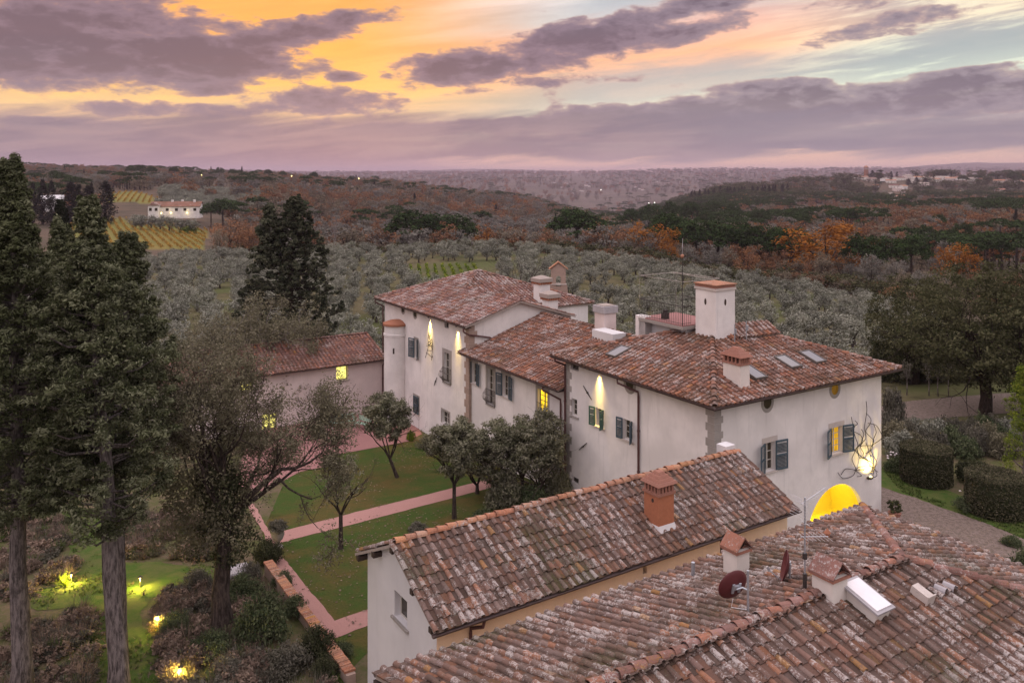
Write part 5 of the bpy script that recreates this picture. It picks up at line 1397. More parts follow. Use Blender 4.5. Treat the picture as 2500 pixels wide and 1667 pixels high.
# ---- small clipped trees on the lawn
def lawn_tree(seed, hc, r, stem, ht, per=30, nC=110, leaf=.07, leany=0.0, multi=6, m_='leaf_garden', rz=None, hollow=.62):
    rg = rgen(seed); mb = MB(); tips = []
    mb.tube([(0, 0, 0), (leany * .5, 0, stem * .5), (leany, 0, stem)], [.13, .10, .09], 8, cap=False)
    for k in range(multi):
        an = 6.283 * k / multi + rg.random() * .5; limb(mb, (leany, 0, stem - .05), (math.cos(an) * .55, math.sin(an) * .55, 1), (hc - stem) * .8, .05, 3, rg, tips, spread=.4, nseg=3, up=.15, shrink=.62, minr=.005)
    C = []
    rz = rz or r
    while len(C) < nC:
        v = rg.normal(size=3); v /= np.linalg.norm(v); v = v * rg.random() ** .35
        c = np.array([leany * 1.4 + v[0] * r, v[1] * r, hc + v[2] * rz])
        if vnoise(np.array([c[0] * 2.2 + seed]), np.array([c[2] * 2.2 + c[1]]), seed)[0] < .30: continue
        C.append(c)
    C = np.array(C); RD = np.array([(.30, .30, .24)] * len(C)) * (r / 1.4)
    return [('trunk', mb_mesh(mb, 'trunk', 'bark')), ('crown', crown('crown', C, RD, per, leaf, m_, rg, up=.35, shell=.5))]
p = on_g(970, 1166); put_tree('garden_tree', 'brownish vase-shaped small tree by the terrace edge near the round turret', 'tree', p, lawn_tree(51, 3.75, 1.42, 1.15, 5, leany=-.45, per=70, nC=200))
p = on_g(832, 1340); put_tree('garden_tree', 'thin sparse young tree on the lawn beside the pink path', 'tree', p, lawn_tree(52, 3.5, .98, 1.65, 5, per=22, nC=90, leaf=.06, rz=1.3, multi=5))
p = on_g(1109, 1266); put_tree('garden_tree', 'dense dark round-headed tree rooted just below the pink path', 'tree', p, lawn_tree(53, 3.75, 1.30, 1.75, 5, per=85, nC=230, rz=1.45))
p = on_g(1215, 1225); put_tree('garden_tree', 'broad leafy bush tree at the end of the path', 'tree', p, lawn_tree(54, 2.75, 1.55, .5, 5, per=64, nC=220, multi=8, rz=1.7))
p = on_g(1318, 1232); put_tree('garden_tree', 'tallest multi-stemmed bush tree against the villa wing', 'tree', p, lawn_tree(55, 3.35, 1.5, .7, 5, per=64, nC=220, multi=9, rz=1.75))
p = on_g(1165, 1205); put_tree('garden_tree', 'low loose bush tree between the round-headed tree and the wing', 'tree', p, lawn_tree(56, 2.3, 1.15, .5, 5, per=60, nC=150, multi=7))
p = on_g(1275, 1195); put_tree('garden_tree', 'slim bush tree half hidden behind the multi-stemmed one', 'tree', p, lawn_tree(57, 2.9, 1.3, .6, 5, per=60, nC=150, multi=7))

# ---- shrubs
def shrub_mesh(seed, m_, r=1.0, h=1.0, nC=60, per=42, leaf=.06):
    rg = rgen(seed); C = []; RD = []
    for k in range(nC):
        v = rg.normal(size=3); v /= np.linalg.norm(v); v[2] = abs(v[2]); q = rg.random() ** .4
        bumpy = 1 + .28 * math.sin(3 * math.atan2(v[1], v[0]) + seed) * (1 - v[2])
        C.append((v[0] * r * q * .85 * bumpy, v[1] * r * q * .85 * bumpy, h * (.12 + .78 * v[2] * q))); s = rg.uniform(.20, .36) * r; RD.append((s, s, s * .8))
    return crown('shrub', C, RD, per, leaf, m_, rg, up=.35)
SHR = {}
def shrub(label, loc, m_='leaf_shrub', r=1.0, h=1.0, seed=0, group=None, name='shrub', cat='shrub', dense=1.0):
    key = (m_, seed % 3, dense)
    if key not in SHR: SHR[key] = shrub_mesh(600 + seed % 3 + len(SHR) * 7, m_, nC=int(70 * dense), leaf=.06 if dense < 1.5 else .045)
    o = link(name, SHR[key]); o.location = loc; o.scale = (r, r, h); o.rotation_euler = (0, 0, seed * 1.3)
    return tag(o, label, cat, group)
g_ = on_g
SB = [(640, 1560, 1.15, 1.9, 'leaf_shrub', 'largest dark evergreen shrub below the brick-topped wall, bottom left'),
      (590, 1470, .9, 1.2, 'leaf_shrub', 'dark shrub at the foot of the ivy-clad oak trunk'), (655, 1375, .75, 1.3, 'leaf_ivy', 'dark green shrub where the pink paths cross'),
      (720, 1500, .62, .8, 'leaf_shrub', 'small evergreen shrub leaning over the brick-topped wall, middle'), (775, 1600, .85, 1.1, 'leaf_ivy', 'dark shrub at the lower end of the brick-topped wall'),
      (700, 1640, .95, 1.0, 'leaf_scrub', 'grey-brown shrub at the bottom of the view, left of the wall'), (520, 1600, .9, .9, 'leaf_shrub', 'low shrub right of the lowest garden light'),
      (560, 1655, .8, .7, 'leaf_scrub', 'pale tuft shrub at the bottom edge under the oak'), (430, 1540, .7, .8, 'leaf_shrub', 'green shrub behind the brightest garden light'),
      (610, 1420, .6, .9, 'leaf_scrub', 'brown shrub close behind the oak trunk'), (690, 1430, .5, .7, 'leaf_shrub', 'small green shrub on the wall near the upper end'),
      (480, 1440, .8, .9, 'leaf_scrub', 'dry brown shrub left of the oak trunk'), (800, 1650, .6, .7, 'leaf_ivy', 'shrub at the bottom end of the wall beside the lawn'),
      (835, 1600, .5, .5, 'leaf_shrub', 'little shrub on the lawn edge by the gabled house'),
      (800, 1035, .75, 1.9, 'leaf_shrub', 'evergreen bush beside the green bench on the terrace'), (775, 1070, .7, 1.2, 'leaf_garden', 'brownish bush on the terrace left of the bench'),
      (1003, 1075, .35, .8, 'leaf_bright', 'small green shrub at the foot of the tall villa block'), (1050, 1095, .9, 1.1, 'leaf_garden', 'loose shrub along the wall of the tall villa block'),
      (1095, 1110, .8, 1.2, 'leaf_garden', 'shrub under the french window of the tall villa block'),
      (1020, 1295, .55, .45, 'leaf_scrub', 'low wispy shrub on the lawn behind the mossy gable roof'), (1180, 1275, .8, .7, 'leaf_shrub', 'green shrub under the bush trees by the roof ridge'),
      (1235, 1236, 1.1, 1.7, 'leaf_garden', 'leafy shrub at the foot of the bush trees, middle'), (1300, 1240, 1.0, 1.4, 'leaf_shrub', 'dark green shrub under the tallest bush tree'), (1362, 1222, .9, 1.9, 'leaf_garden', 'shrub between the bush trees and the main villa corner'),
      (2180, 1040, .95, 2.9, 'leaf_scrub', 'upright grey shrub against the right corner of the villa'),
      (2190, 1150, .75, .9, 'leaf_shrub', 'rose bush with white flowers near the villa corner'), (2375, 1245, .95, .8, 'leaf_shrub', 'low green bush with white flowers between the two clipped cylinders'),
      (2235, 1130, .8, .9, 'leaf_ivy', 'dark shrub left of the first clipped cylinder'), (2380, 1180, 1.1, 1.5, 'leaf_ivy', 'dark hedge-like shrub between and behind the clipped cylinders'),
      (2470, 1330, .5, .5, 'leaf_shrub', 'small shrub on the far verge of the drive'), (2510, 1400, .8, 1.1, 'leaf_shrub', 'green shrub at the right edge where the drive leaves the view')]
for k, (px, py, r, h, m_, lab) in enumerate(SB): shrub(lab, g_(px, py), m_, r, h, k, dense=2.0 if py > 1350 else 1.4)
for k in range(26):
    px = 2175 + 340 * ((k * 37) % 26) / 26; py = 1060 + 62 * ((k * 17) % 26) / 26
    shrub('grey-green rounded shrub in the planted bank beyond the clipped cylinders', g_(px, py), ['leaf_scrub', 'leaf_shrub', 'leaf_olive', 'leaf_scrub', 'leaf_oak'][k % 5], .75 + .5 * ((k * 7) % 5) / 5, 1.2 + .7 * ((k * 5) % 7) / 7, k, 'shrubs in the planted bank', dense=1.4)
# white roses on the two flowering bushes
for (px, py, n) in ((2190, 1142, 14), (2375, 1236, 10)):
    p = g_(px, py); mb = MB(); rg = rgen(px)
    for k in range(n):
        c = p + Vector((rg.normal() * .45, rg.normal() * .4, .55 + rg.random() * .4)); mb.frustum(c.x, c.y, c.z, c.z + .05, .05, .05, .02, .02)
    tag(mb.build('rose_flowers', MATS['white_flower']), 'white roses scattered over the bush %s' % ('near the villa corner' if px < 2300 else 'between the two clipped cylinders'), 'flowers')
# clipped cylinders
def clipped(label, loc, r, h, seed):
    rg = rgen(seed); t = thing('clipped_hedge', label, 'hedge', loc, group='clipped cylinder hedges')
    mb = MB(); mb.lathe([(r * .93, 0), (r * .95, h * .96), (.02, h * .965)], 0, 0, 28); link('core', mb_mesh(mb, 'core', 'leaf_ivy'), t)
    n = 3400; an = rg.random(n) * 6.283; z = rg.random(n) * h
    Cs = np.stack([np.cos(an) * r * .97, np.sin(an) * r * .97, z], 1)
    q = np.sqrt(rg.random(1700)) * r; a2 = rg.random(1700) * 6.283
    Ct = np.stack([np.cos(a2) * q, np.sin(a2) * q, np.full(1700, h)], 1)
    link('foliage', crown('foliage', np.vstack([Cs, Ct]), np.full((5100, 3), .055), 3, .05, 'leaf_hedge', rg, up=.2), t)
clipped('nearer-the-villa clipped drum hedge with a flat brown top', g_(2290, 1196) + Vector((0, 1.3, 0)), 1.38, 1.95, 71)
clipped('clipped drum hedge at the right edge beside the gravel drive', g_(2468, 1276) + Vector((0, 1.3, 0)), 1.45, 1.95, 72)

# ---- big dark holm oaks at the right
def ilex(seed, r, zc, rz, stem, nC=420, per=46, leaf=.11, m_='leaf_ilex'):
    rg = rgen(seed); mb = MB(); tips = []
    mb.tube([(0, 0, 0), (.1, 0, stem * .5), (0, 0, stem)], [.5, .4, .38], 10, cap=False)
    for k in range(7):
        an = k * .9 + rg.random() * .4; limb(mb, (0, 0, stem - .1), (math.cos(an) * .8, math.sin(an) * .8, .8), r * .6, .18, 3, rg, tips, spread=.5, up=.1)
    C = []; RD = []
    while len(C) < nC:
        v = rg.normal(size=3); v /= np.linalg.norm(v); q = rg.random() ** .33
        b_ = 1 + .16 * math.sin(v[0] * 5 + seed) * math.cos(v[2] * 6) 
        z = v[2] * (1 if v[2] > 0 else .75)
        C.append((v[0] * r * q * b_, v[1] * r * q * b_, zc + z * rz * q)); s = rg.uniform(.45, .85); RD.append((s, s, s * .7))
    return [('trunk', mb_mesh(mb, 'trunk', 'bark_dark')), ('crown', crown('crown', C, RD, per, leaf, m_, rg, up=.4))]
p = g_(2405, 1010); put_tree('holm_oak', 'huge dark holm oak with thick trunk at the right edge', 'tree', p, ilex(81, 6.3, 5.9, 5.4, 2.4, 680))
p = g_(2600, 1010); put_tree('holm_oak', 'second dark holm oak cut by the right edge behind the bright conifer', 'tree', p, ilex(82, 5.5, 6.2, 5.4, 2.4, 460))
x, y = at_x(2230, 72); put_tree('holm_oak', 'dull brown oak crown left of the huge holm oak', 'tree', (x, y, gz(x, y)), ilex(83, 3.8, 4.6, 4.6, 1.8, 320, m_='leaf_ilex'))
for k, (px, D) in enumerate(((2175, 76), (2225, 74), (2275, 73), (2325, 74), (2375, 73), (2425, 74), (2475, 73), (2530, 74), (2250, 82), (2350, 82), (2450, 82))):
    x, y = at_x(px, D); shrub('dark undergrowth bush in the shade behind the upper road', (x, y, gz(x, y)), 'leaf_ivy', 2.6, 3.6 + (k % 3), k, 'undergrowth bushes', dense=2.0)
x, y = at_x(2500, 46); put_tree('conifer', 'bright yellow-green young conifer at the right edge', 'tree', (x, y, gz(x, y)), old_cypress(85, 6.7, .3, ([0, .1, .4, .7, 1], [.7, 1.0, .95, .6, .1]), n=150, leaf=.06, per=60, m_='leaf_bright', tr_r=.1, flatc=.8))
rgy = rgen(86); mby = MB(); mby.tube([(0, 0, 0), (.03, 0, .9), (0, 0, 1.9)], [.05, .04, .025], 6)
for k in range(6): mby.tube([(0, 0, 1.2), (math.cos(k) * .25, math.sin(k) * .25, 1.9), (math.cos(k) * .3, math.sin(k) * .3, 2.6)], [.02, .014, .006], 4)
Cy = [(rgy.normal() * .25, rgy.normal() * .25, rgy.uniform(1.4, 2.7)) for k in range(26)]
yt = [('trunk', mb_mesh(mby, 'trunk', 'bark_pale')), ('crown', crown('crown', Cy, np.full((26, 3), .22), 22, .05, 'leaf_scrub', rgy))]
for k, (px, py) in enumerate(((2214, 965), (2268, 966), (2290, 968), (2316, 966))):
    t = put_tree('young_tree', 'young staked tree in the row across the upper road', 'tree', g_(px, py), yt, 'young trees by the upper road', rot=k)

# ------------------------------------------------------------------ olive grove
def tri_tree(seed, kind):
    """single-mesh trees for the middle distance: slot 0 leaves, slot 1 bark"""
    rg = rgen(seed); C = []; RD = []; mb = MB()
    if kind == 'olive':
        for k in range(40):
            v = rg.normal(size=3); v /= np.linalg.norm(v); q = rg.random() ** .4; C.append((v[0] * 1.45 * q, v[1] * 1.45 * q, 2.0 + v[2] * 1.15 * q)); s = rg.uniform(.42, .68); RD.append((s, s, s * .8))
        per, leaf, m_, bk = 34, .12, 'leaf_olive', 'bark'
        mb.tube([(0, 0, 0), (.1, 0, .6), (0, .1, 1.3)], [.2, .14, .1], 5)
        mb.tube([(0, .1, 1.0), (.5, .3, 1.9)], [.08, .03], 4); mb.tube([(0, .1, 1.0), (-.5, -.2, 1.9)], [.08, .03], 4)
    elif kind == 'pine':
        for k in range(120):
            an = rg.random() * 6.283; q = math.sqrt(rg.random()); C.append((math.cos(an) * q * 4.6, math.sin(an) * q * 4.6, 6.2 + 5.4 * math.sqrt(max(0, 1 - q * q)) * rg.uniform(.35, 1))); s = rg.uniform(.8, 1.25); RD.append((s, s, s * .65))
        per, leaf, m_, bk = 34, .26, 'leaf_pine', 'bark'
        mb.tube([(0, 0, 0), (.2, 0, 4), (0, 0, 7.4)], [.35, .28, .22], 6)
        for k in range(7): mb.tube([(0, 0, 7), (math.cos(k * .9) * 1.6, math.sin(k * .9) * 1.6, 8.6), (math.cos(k * .9) * 3.2, math.sin(k * .9) * 3.2, 9.8)], [.13, .09, .04], 4)
    elif kind == 'pine_far':
        for k in range(34):
            an = rg.random() * 6.283; q = math.sqrt(rg.random()); C.append((math.cos(an) * q * 4.6, math.sin(an) * q * 4.6, 9.3 + 2.6 * math.sqrt(max(0, 1 - q * q)) * rg.uniform(.55, 1))); s = rg.uniform(.9, 1.4); RD.append((s, s, s * .65))
        per, leaf, m_, bk = 16, .42, 'leaf_pine', 'bark'
        mb.tube([(0, 0, 0), (0, 0, 8.5)], [.35, .2], 5)
    elif kind == 'cypress':
        for k in range(80):
            u = rg.random(); z = .8 + 13 * u; r_ = np.interp(u, [0, .12, .45, .8, 1], [1.1, 1.5, 1.4, .75, .1]); an = rg.random() * 6.283; q = r_ * rg.random() ** .5
            C.append((q * math.cos(an), q * math.sin(an), z)); RD.append((.75, .75, 1.2) if u < .8 else (.4, .4, 1.0))
        per, leaf, m_, bk = 40, .22, 'leaf_farcypress', 'bark_dark'
        mb.tube([(0, 0, 0), (0, 0, 6)], [.3, .15], 5)
    else:     # broadleaf: russet / orange / brown / grey
        hh = rg.uniform(9, 12); r_ = rg.uniform(3.2, 4.2); n_ = 56 if kind.endswith('+') else 30
        for k in range(n_):
            v = rg.normal(size=3); v /= np.linalg.norm(v); q = rg.random() ** .36; C.append((v[0] * r_ * q, v[1] * r_ * q, hh * .54 + v[2] * hh * .42 * q)); s = rg.uniform(.8, 1.45); RD.append((s, s, s * .85))
        per, leaf = (44, .20) if kind.endswith('+') else (22, .36)
        m_, bk = 'leaf_' + kind.rstrip('+'), 'bark'
        mb.tube([(0, 0, 0), (.1, 0, hh * .3), (0, 0, hh * .55)], [.28, .2, .1], 5)
        for k in range(5): mb.tube([(0, 0, hh * .3), (math.cos(k * 1.3) * r_ * .4, math.sin(k * 1.3) * r_ * .4, hh * .55), (math.cos(k * 1.3) * r_ * .6, math.sin(k * 1.3) * r_ * .6, hh * .78)], [.12, .07, .03], 4)
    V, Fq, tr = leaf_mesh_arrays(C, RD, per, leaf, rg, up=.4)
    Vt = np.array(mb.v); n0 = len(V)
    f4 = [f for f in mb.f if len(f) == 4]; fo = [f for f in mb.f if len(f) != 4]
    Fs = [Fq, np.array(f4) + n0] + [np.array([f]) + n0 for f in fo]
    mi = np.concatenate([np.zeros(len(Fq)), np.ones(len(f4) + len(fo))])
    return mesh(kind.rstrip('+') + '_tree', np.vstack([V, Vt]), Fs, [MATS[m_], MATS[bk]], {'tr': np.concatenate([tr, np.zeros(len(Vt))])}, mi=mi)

KINDS_COL = bpy.data.collections.new('tree_kinds')      # sources for the far woods; not linked into the scene
def kinds(name, meshes):
    c = bpy.data.collections.new(name)
    for k, me in enumerate(meshes): c.objects.link(bpy.data.objects.new('%s_%03d' % (name, k), me))
    return c
def scatter(name, pts, rot, scl, idx, coll, label=None, cat=None):
    me = bpy.data.meshes.new(name); me.vertices.add(len(pts)); me.vertices.foreach_set('co', np.asarray(pts, np.float32).ravel())
    a_ = me.attributes.new('rot', 'FLOAT_VECTOR', 'POINT'); a_.data.foreach_set('vector', np.asarray(rot, np.float32).ravel())
    a_ = me.attributes.new('scl', 'FLOAT_VECTOR', 'POINT'); a_.data.foreach_set('vector', np.asarray(scl, np.float32).ravel())
    a_ = me.attributes.new('idx', 'INT', 'POINT'); a_.data.foreach_set('value', np.asarray(idx, np.int32))
    o = link(name, me, kind='stuff')
    ng = bpy.data.node_groups.new(name, 'GeometryNodeTree')
    ng.interface.new_socket('Geometry', in_out='INPUT', socket_type='NodeSocketGeometry'); ng.interface.new_socket('Geometry', in_out='OUTPUT', socket_type='NodeSocketGeometry')
    N = ng.nodes; Lk = ng.links
    gi = N.new('NodeGroupInput'); go = N.new('NodeGroupOutput'); ip = N.new('GeometryNodeInstanceOnPoints'); ci = N.new('GeometryNodeCollectionInfo')
    ci.inputs['Collection'].default_value = coll; ci.inputs['Separate Children'].default_value = True; ci.inputs['Reset Children'].default_value = True
    def na(nm, ty):
        n = N.new('GeometryNodeInputNamedAttribute'); n.data_type = ty; n.inputs['Name'].default_value = nm; return n.outputs['Attribute']
    er = N.new('FunctionNodeEulerToRotation'); Lk.new(na('rot', 'FLOAT_VECTOR'), er.inputs[0])
    Lk.new(gi.outputs[0], ip.inputs['Points']); Lk.new(ci.outputs[0], ip.inputs['Instance']); ip.inputs['Pick Instance'].default_value = True
    Lk.new(na('idx', 'INT'), ip.inputs['Instance Index']); Lk.new(er.outputs[0], ip.inputs['Rotation']); Lk.new(na('scl', 'FLOAT_VECTOR'), ip.inputs['Scale'])
    Lk.new(ip.outputs[0], go.inputs[0])
    md = o.modifiers.new('scatter', 'NODES'); md.node_group = ng
    return o

OLV = [tri_tree(900 + k, 'olive') for k in range(6)]
rg = rgen(91); pts = []
ca, sa2 = math.cos(.35), math.sin(.35)
for i in range(-85, 86):
    for j in range(0, 64):
        gx_, gy_ = i * 4.4 + rg.normal() * .95, j * 4.5 + rg.normal() * .95
        x = gx_ * ca - gy_ * sa2; y = gx_ * sa2 + gy_ * ca
        if y < 60: continue
        r_ = math.hypot(x, y); px = CX + F * x / y
        if r_ < 66 or r_ > float(crest(np.array(px))) + rg.normal() * 1.0 or px < -150 or px > 2330: continue
        if 2120 < px and r_ < 92: continue
        if 560 < px < 790 and 76 < r_ < 96: continue
        b_, a_ = loc_of(x, y)
        if -24 < b_ < 15 and a_ < 48 and a_ > -30: continue
        if 990 < px < 1210 and 158 < r_ < 196: continue          # strip of young vines in the grove
        if vnoise(np.array([x / 9.]), np.array([y / 9.]), 17)[0] < .13: continue
        if px < 560 and (r_ > 262 and px > 150): continue
        pts.append((x, y, gz(x, y)))
pts = np.array(pts)
PXo = CX + F * pts[:, 0] / pts[:, 1]; PYo = HY + F * (H - pts[:, 2] - 2.0) / pts[:, 1]
hide = in_poly(PXo, PYo, [(905, 720), (1160, 668), (1290, 690), (1400, 740), (1690, 690), (1800, 690), (2200, 895), (2150, 1250), (700, 1250), (700, 850), (905, 815)]) | (PXo < 130) | ((PXo < 400) & (PYo > 640)) | (PXo > 2480)
order = np.argsort(pts[:, 1] + hide * 1e5)
for k in order[:300]:
    o = link('olive_tree', OLV[rg.integers(6)]); s = rg.uniform(.8, 1.16)
    o.location = pts[k]; o.rotation_euler = (0, 0, rg.random() * 6.28); o.scale = (s, s, s * rg.uniform(.85, 1.1))
    tag(o, 'small rounded grey-green olive tree in the grove behind the villa', 'tree', 'olive trees of the grove')
rest = order[300:]; n = len(rest)
sc_ = rg.uniform(.8, 1.16, n)
scatter('olive_grove', pts[rest], np.stack([np.zeros(n), np.zeros(n), rg.random(n) * 6.28], 1), np.stack([sc_, sc_, sc_ * .97], 1), rg.integers(0, 6, n), kinds('olive_kind', OLV))

# strip of young vines seen inside the grove, and the two yellow vineyards
def vine_row(p0, p1, label, group, w=.55, h=1.5, m_='leaf_vine', seed=0):
    p0 = np.array(p0[:2]); p1 = np.array(p1[:2]); L = np.linalg.norm(p1 - p0); n = max(4, int(L / 1.0)); rg = rgen(seed)
    t = np.linspace(0, 1, n)[:, None]; P = p0 + (p1 - p0) * t + rg.normal(size=(n, 2)) * .12
    z = zt(P[:, 0], P[:, 1]) + h * .6
    C = np.column_stack([P, z]); me = crown('vine_row', C, np.tile([w, w, h * .42], (n, 1)), 10, .26, m_, rg, up=.4)
    return tag(link('vine_row', me), label, 'vines', group)
def vineyard(poly, dirn, step, label, group, seed):
    P = np.array(poly); c = P.mean(0); d = np.array(dirn) / np.linalg.norm(dirn); n_ = np.array([-d[1], d[0]])
    lo, hi = ((P - c) @ n_).min(), ((P - c) @ n_).max(); k = 0; q = lo + step / 2
    while q < hi:
        ts = np.linspace(-160, 160, 640); L_ = c + n_ * q + np.outer(ts, d)
        ins = in_poly(L_[:, 0], L_[:, 1], [tuple(p) for p in P])
        if ins.sum() > 8:
            ii_ = np.where(ins)[0]; vine_row(L_[ii_[0]], L_[ii_[-1]], label, group, seed=seed + k)
        q += step; k += 1
vineyard(VINE_A, (-.55, 1), 2.9, 'row of yellow autumn vines in the vineyard below the far white farmhouse', 'vine rows of the lower vineyard', 3000)
vineyard(VINE_B, (-.4, 1), 3.4, 'row of golden vines in the small vineyard above the far white farmhouse', 'vine rows of the upper vineyard', 3200)
for k in range(9):
    a_ = at_x(1005 + k * 22, 162); b_ = at_x(1003 + k * 19, 190); vine_row(a_, b_, 'row of young yellow-green vines in a gap of the olive grove', 'young vine rows in the grove', .3, .9, 'leaf_bright', 3300 + k)

# ------------------------------------------------------------------ wood edge: trees one can tell apart
PINE = [tri_tree(920 + k, 'pine') for k in range(3)]; RUS = [tri_tree(930 + k, 'russet+') for k in range(4)]; ORA = [tri_tree(940 + k, 'orange+') for k in range(3)]
BRO = [tri_tree(950 + k, 'brown+') for k in range(4)]; CYP = [tri_tree(960 + k, 'cypress') for k in range(3)]; GRY = [tri_tree(966 + k, 'grey+') for k in range(2)]
def stand(meshes, name, label, px, topy, D, hgt, wid=1.0, group=None, seed=0, cat='tree'):
    """tree at depth D whose top reaches photo row topy"""
    x, y = at_x(px, D); zb = gz(x, y); zt_ = H - (topy - HY) / F * D; me = meshes[seed % len(meshes)]
    s = max(.35, (zt_ - zb) / hgt)
    o = link(name, me); o.location = (x, y, zb); sw = max(.5, min(s, 1.7)) * wid; o.scale = (sw, sw, s); o.rotation_euler = (0, 0, seed * 1.7)
    return tag(o, label, cat, group)
for k, (px, ty, D, w) in enumerate([(1020, 508, 262, 1.55), (1105, 516, 266, 1.35), (1410, 500, 266, 1.3)]):
    stand(PINE, 'umbrella_pine', ['wide dark umbrella pine left of centre behind the olive crest', 'lower right half of the twin umbrella pines behind the crest', 'bright-topped umbrella pine among rust-coloured trees at the centre'][k], px, ty, D, 12, w, seed=k)
for k, (px, ty, D, w) in enumerate([(1640, 515, 254, 1.2), (1700, 528, 248, 1.15), (1755, 533, 250, 1.2), (1815, 538, 244, 1.2), (1875, 543, 238, 1.15), (1935, 550, 232, 1.15), (2105, 566, 206, .95), (2165, 570, 204, .9), (2225, 570, 206, .95)]):
    stand(PINE, 'umbrella_pine', 'dark umbrella pine in the line beyond the olive grove', px, ty, D, 12, w, 'umbrella pines beyond the grove', seed=k)
for k, (px, ty, D) in enumerate([(1545, 505, 470), (1590, 492, 520), (1640, 488, 540), (1690, 490, 520), (1740, 488, 560), (1790, 494, 520), (1850, 505, 470), (1720, 512, 430), (1640, 515, 420), (1960, 520, 430), (2020, 512, 480), (2080, 515, 450), (2160, 505, 500), (2230, 508, 470), (2290, 520, 400), (2350, 540, 330), (2320, 555, 300), (2260, 545, 330)]):
    stand(PINE, 'umbrella_pine', 'smaller umbrella pine further back in the mixed wood', px, ty, D, 12, .95, 'umbrella pines further back', seed=k)
for k, (px, ty, D) in enumerate([(320, 409, 880), (345, 406, 880), (370, 409, 880), (425, 411, 950), (535, 413, 960), (568, 417, 960), (618, 422, 1000), (655, 418, 1000), (690, 422, 1000), (765, 424, 1000), (858, 434, 1050), (215, 424, 900)]):
    stand(PINE, 'umbrella_pine', 'flat-topped umbrella pine standing on the left skyline ridge', px, ty - 6, D, 12, 1.0, 'umbrella pines on the ridge', seed=k)
for k, (px, ty, D, w, mm, lab) in enumerate([(1592, 530, 240, 1.55, ORA, 'orange autumn tree at the centre right beyond the olive crest'), (2018, 522, 216, 1.75, ORA, 'tall bright orange tree between two groups of umbrella pines'),
      (2328, 570, 176, 1.1, ORA, 'small bright orange tree above the dark holm oak'), (1640, 585, 228, .9, ORA, 'low golden tree right of the orange one at the olive edge'),
      (560, 516, 255, 1.2, RUS, 'broad russet tree at the end of the yellow vineyard'), (610, 525, 262, 1.0, RUS, 'russet tree just left of the dark cedar'), (535, 545, 245, .8, BRO, 'dark brown tree at the vineyard corner'),
      (1545, 560, 240, 1.0, BRO, 'brown tree left of the orange one, before the pines'), (1480, 525, 255, 1.2, RUS, 'russet tree right of the bright-topped pine'), (1335, 545, 250, 1.2, RUS, 'russet tree left of the bright-topped pine'),
      (1255, 540, 250, 1.3, BRO, 'olive-brown tree behind the middle of the crest'), (1190, 545, 252, 1.1, ORA, 'dull golden tree right of the twin pines'), (2010, 610, 195, 1.0, BRO, 'brown tree under the tall orange one'),
      (925, 535, 262, 1.1, RUS, 'rust-brown tree left of the twin pines'), (860, 540, 266, 1.2, BRO, 'dark brown tree with undergrowth right of the cedar'), (780, 560, 262, 1.0, BRO, 'brown tree beside the bare poplar')]):
    stand(mm, 'autumn_tree', lab, px, ty, D, 11, w, seed=k)
for k in range(70):
    px = 760 + 1750 * ((k * 41) % 70) / 70 + rg.normal() * 8; D = float(crest(np.array(px))) + rg.uniform(16, 60); ty = 590 + rg.normal() * 12 + max(0, (px - 1600) * .075)
    if px > 2130: ty += 10
    stand([BRO, RUS, BRO, GRY][k % 4], 'autumn_tree', 'brown autumn tree in the wood edge beyond the olive grove', px, ty, D, 11, 1.0, 'brown trees at the wood edge', seed=k)
mbp = MB(); tips = []
rgp = rgen(77); mbp.tube([(0, 0, 0), (0, 0, 3.5)], [.14, .11], 6)
for k in range(9): limb(mbp, (0, 0, 2.5 + .35 * k), (rgp.normal() * .22, rgp.normal() * .22, 1), 4.2 - .2 * k, .07, 2, rgp, tips, spread=.16, up=.3, wig=.06)
x, y = at_x(817, 238); o = link('poplar_tree', mb_mesh(mbp, 'poplar_tree', 'bark_pale')); o.location = (x, y, gz(x, y)); o.scale = (1.1, 1.1, 1.1); tag(o, 'bare pale poplar standing alone at the wood edge right of the cedar', 'tree')
rgp = rgen(78); mbq = MB(); mbq.tube([(0, 0, 0), (0, 0, 2.2)], [.2, .15], 6); tips = []
for k in range(8): limb(mbq, (0, 0, 2.0), (math.cos(k * .8) * .8, math.sin(k * .8) * .8, .9), 2.3, .09, 3, rgp, tips, spread=.4, up=.12)
x, y = at_x(1275, 118); o = link('bare_tree', mb_mesh(mbq, 'bare_tree', 'bark')); o.location = (x, y, gz(x, y)); o.scale = (1.5, 1.5, 1.5); tag(o, 'bare leafless tree just behind the tall villa block', 'tree')
for k, (px, ty, D, w, lab) in enumerate([(104, 440, 370, 1.1, 'leftmost narrow cypress before the far blue-white house'), (126, 443, 365, .95, 'narrow cypress second from the left before the far house'), (172, 442, 372, 1.75, 'broad dark cypress in the middle of the far row'),
      (192, 452, 372, 1.2, 'lower cypress merged with the broad dark one'), (218, 454, 376, 1.7, 'squat double cypress right of the broad one in the far row'), (257, 440, 372, 1.6, 'detached conical cypress at the right end of the far row'), (80, 448, 372, .9, 'thin cypress tip rising out of the old cypress foliage')]):
    o = stand(CYP, 'cypress_tree', lab, px, ty, D, 14, 1.0, seed=k); o.scale = (w * 1.75, w * 1.75, o.scale[2])
for k in range(26):
    px = 1690 + 245 * k / 26 + rg.normal() * 3; D = 1150 + rg.normal() * 25
    o = stand(CYP, 'cypress_tree', 'distant cypress in the row on the right-hand ridge', px, 463 - (px - 1690) * .062 + rg.normal() * 2.5, D, 14, 1.0, 'cypresses on the right-hand ridge', seed=k); o.scale = (1.9, 1.9, max(.7, min(1.5, o.scale[2])))

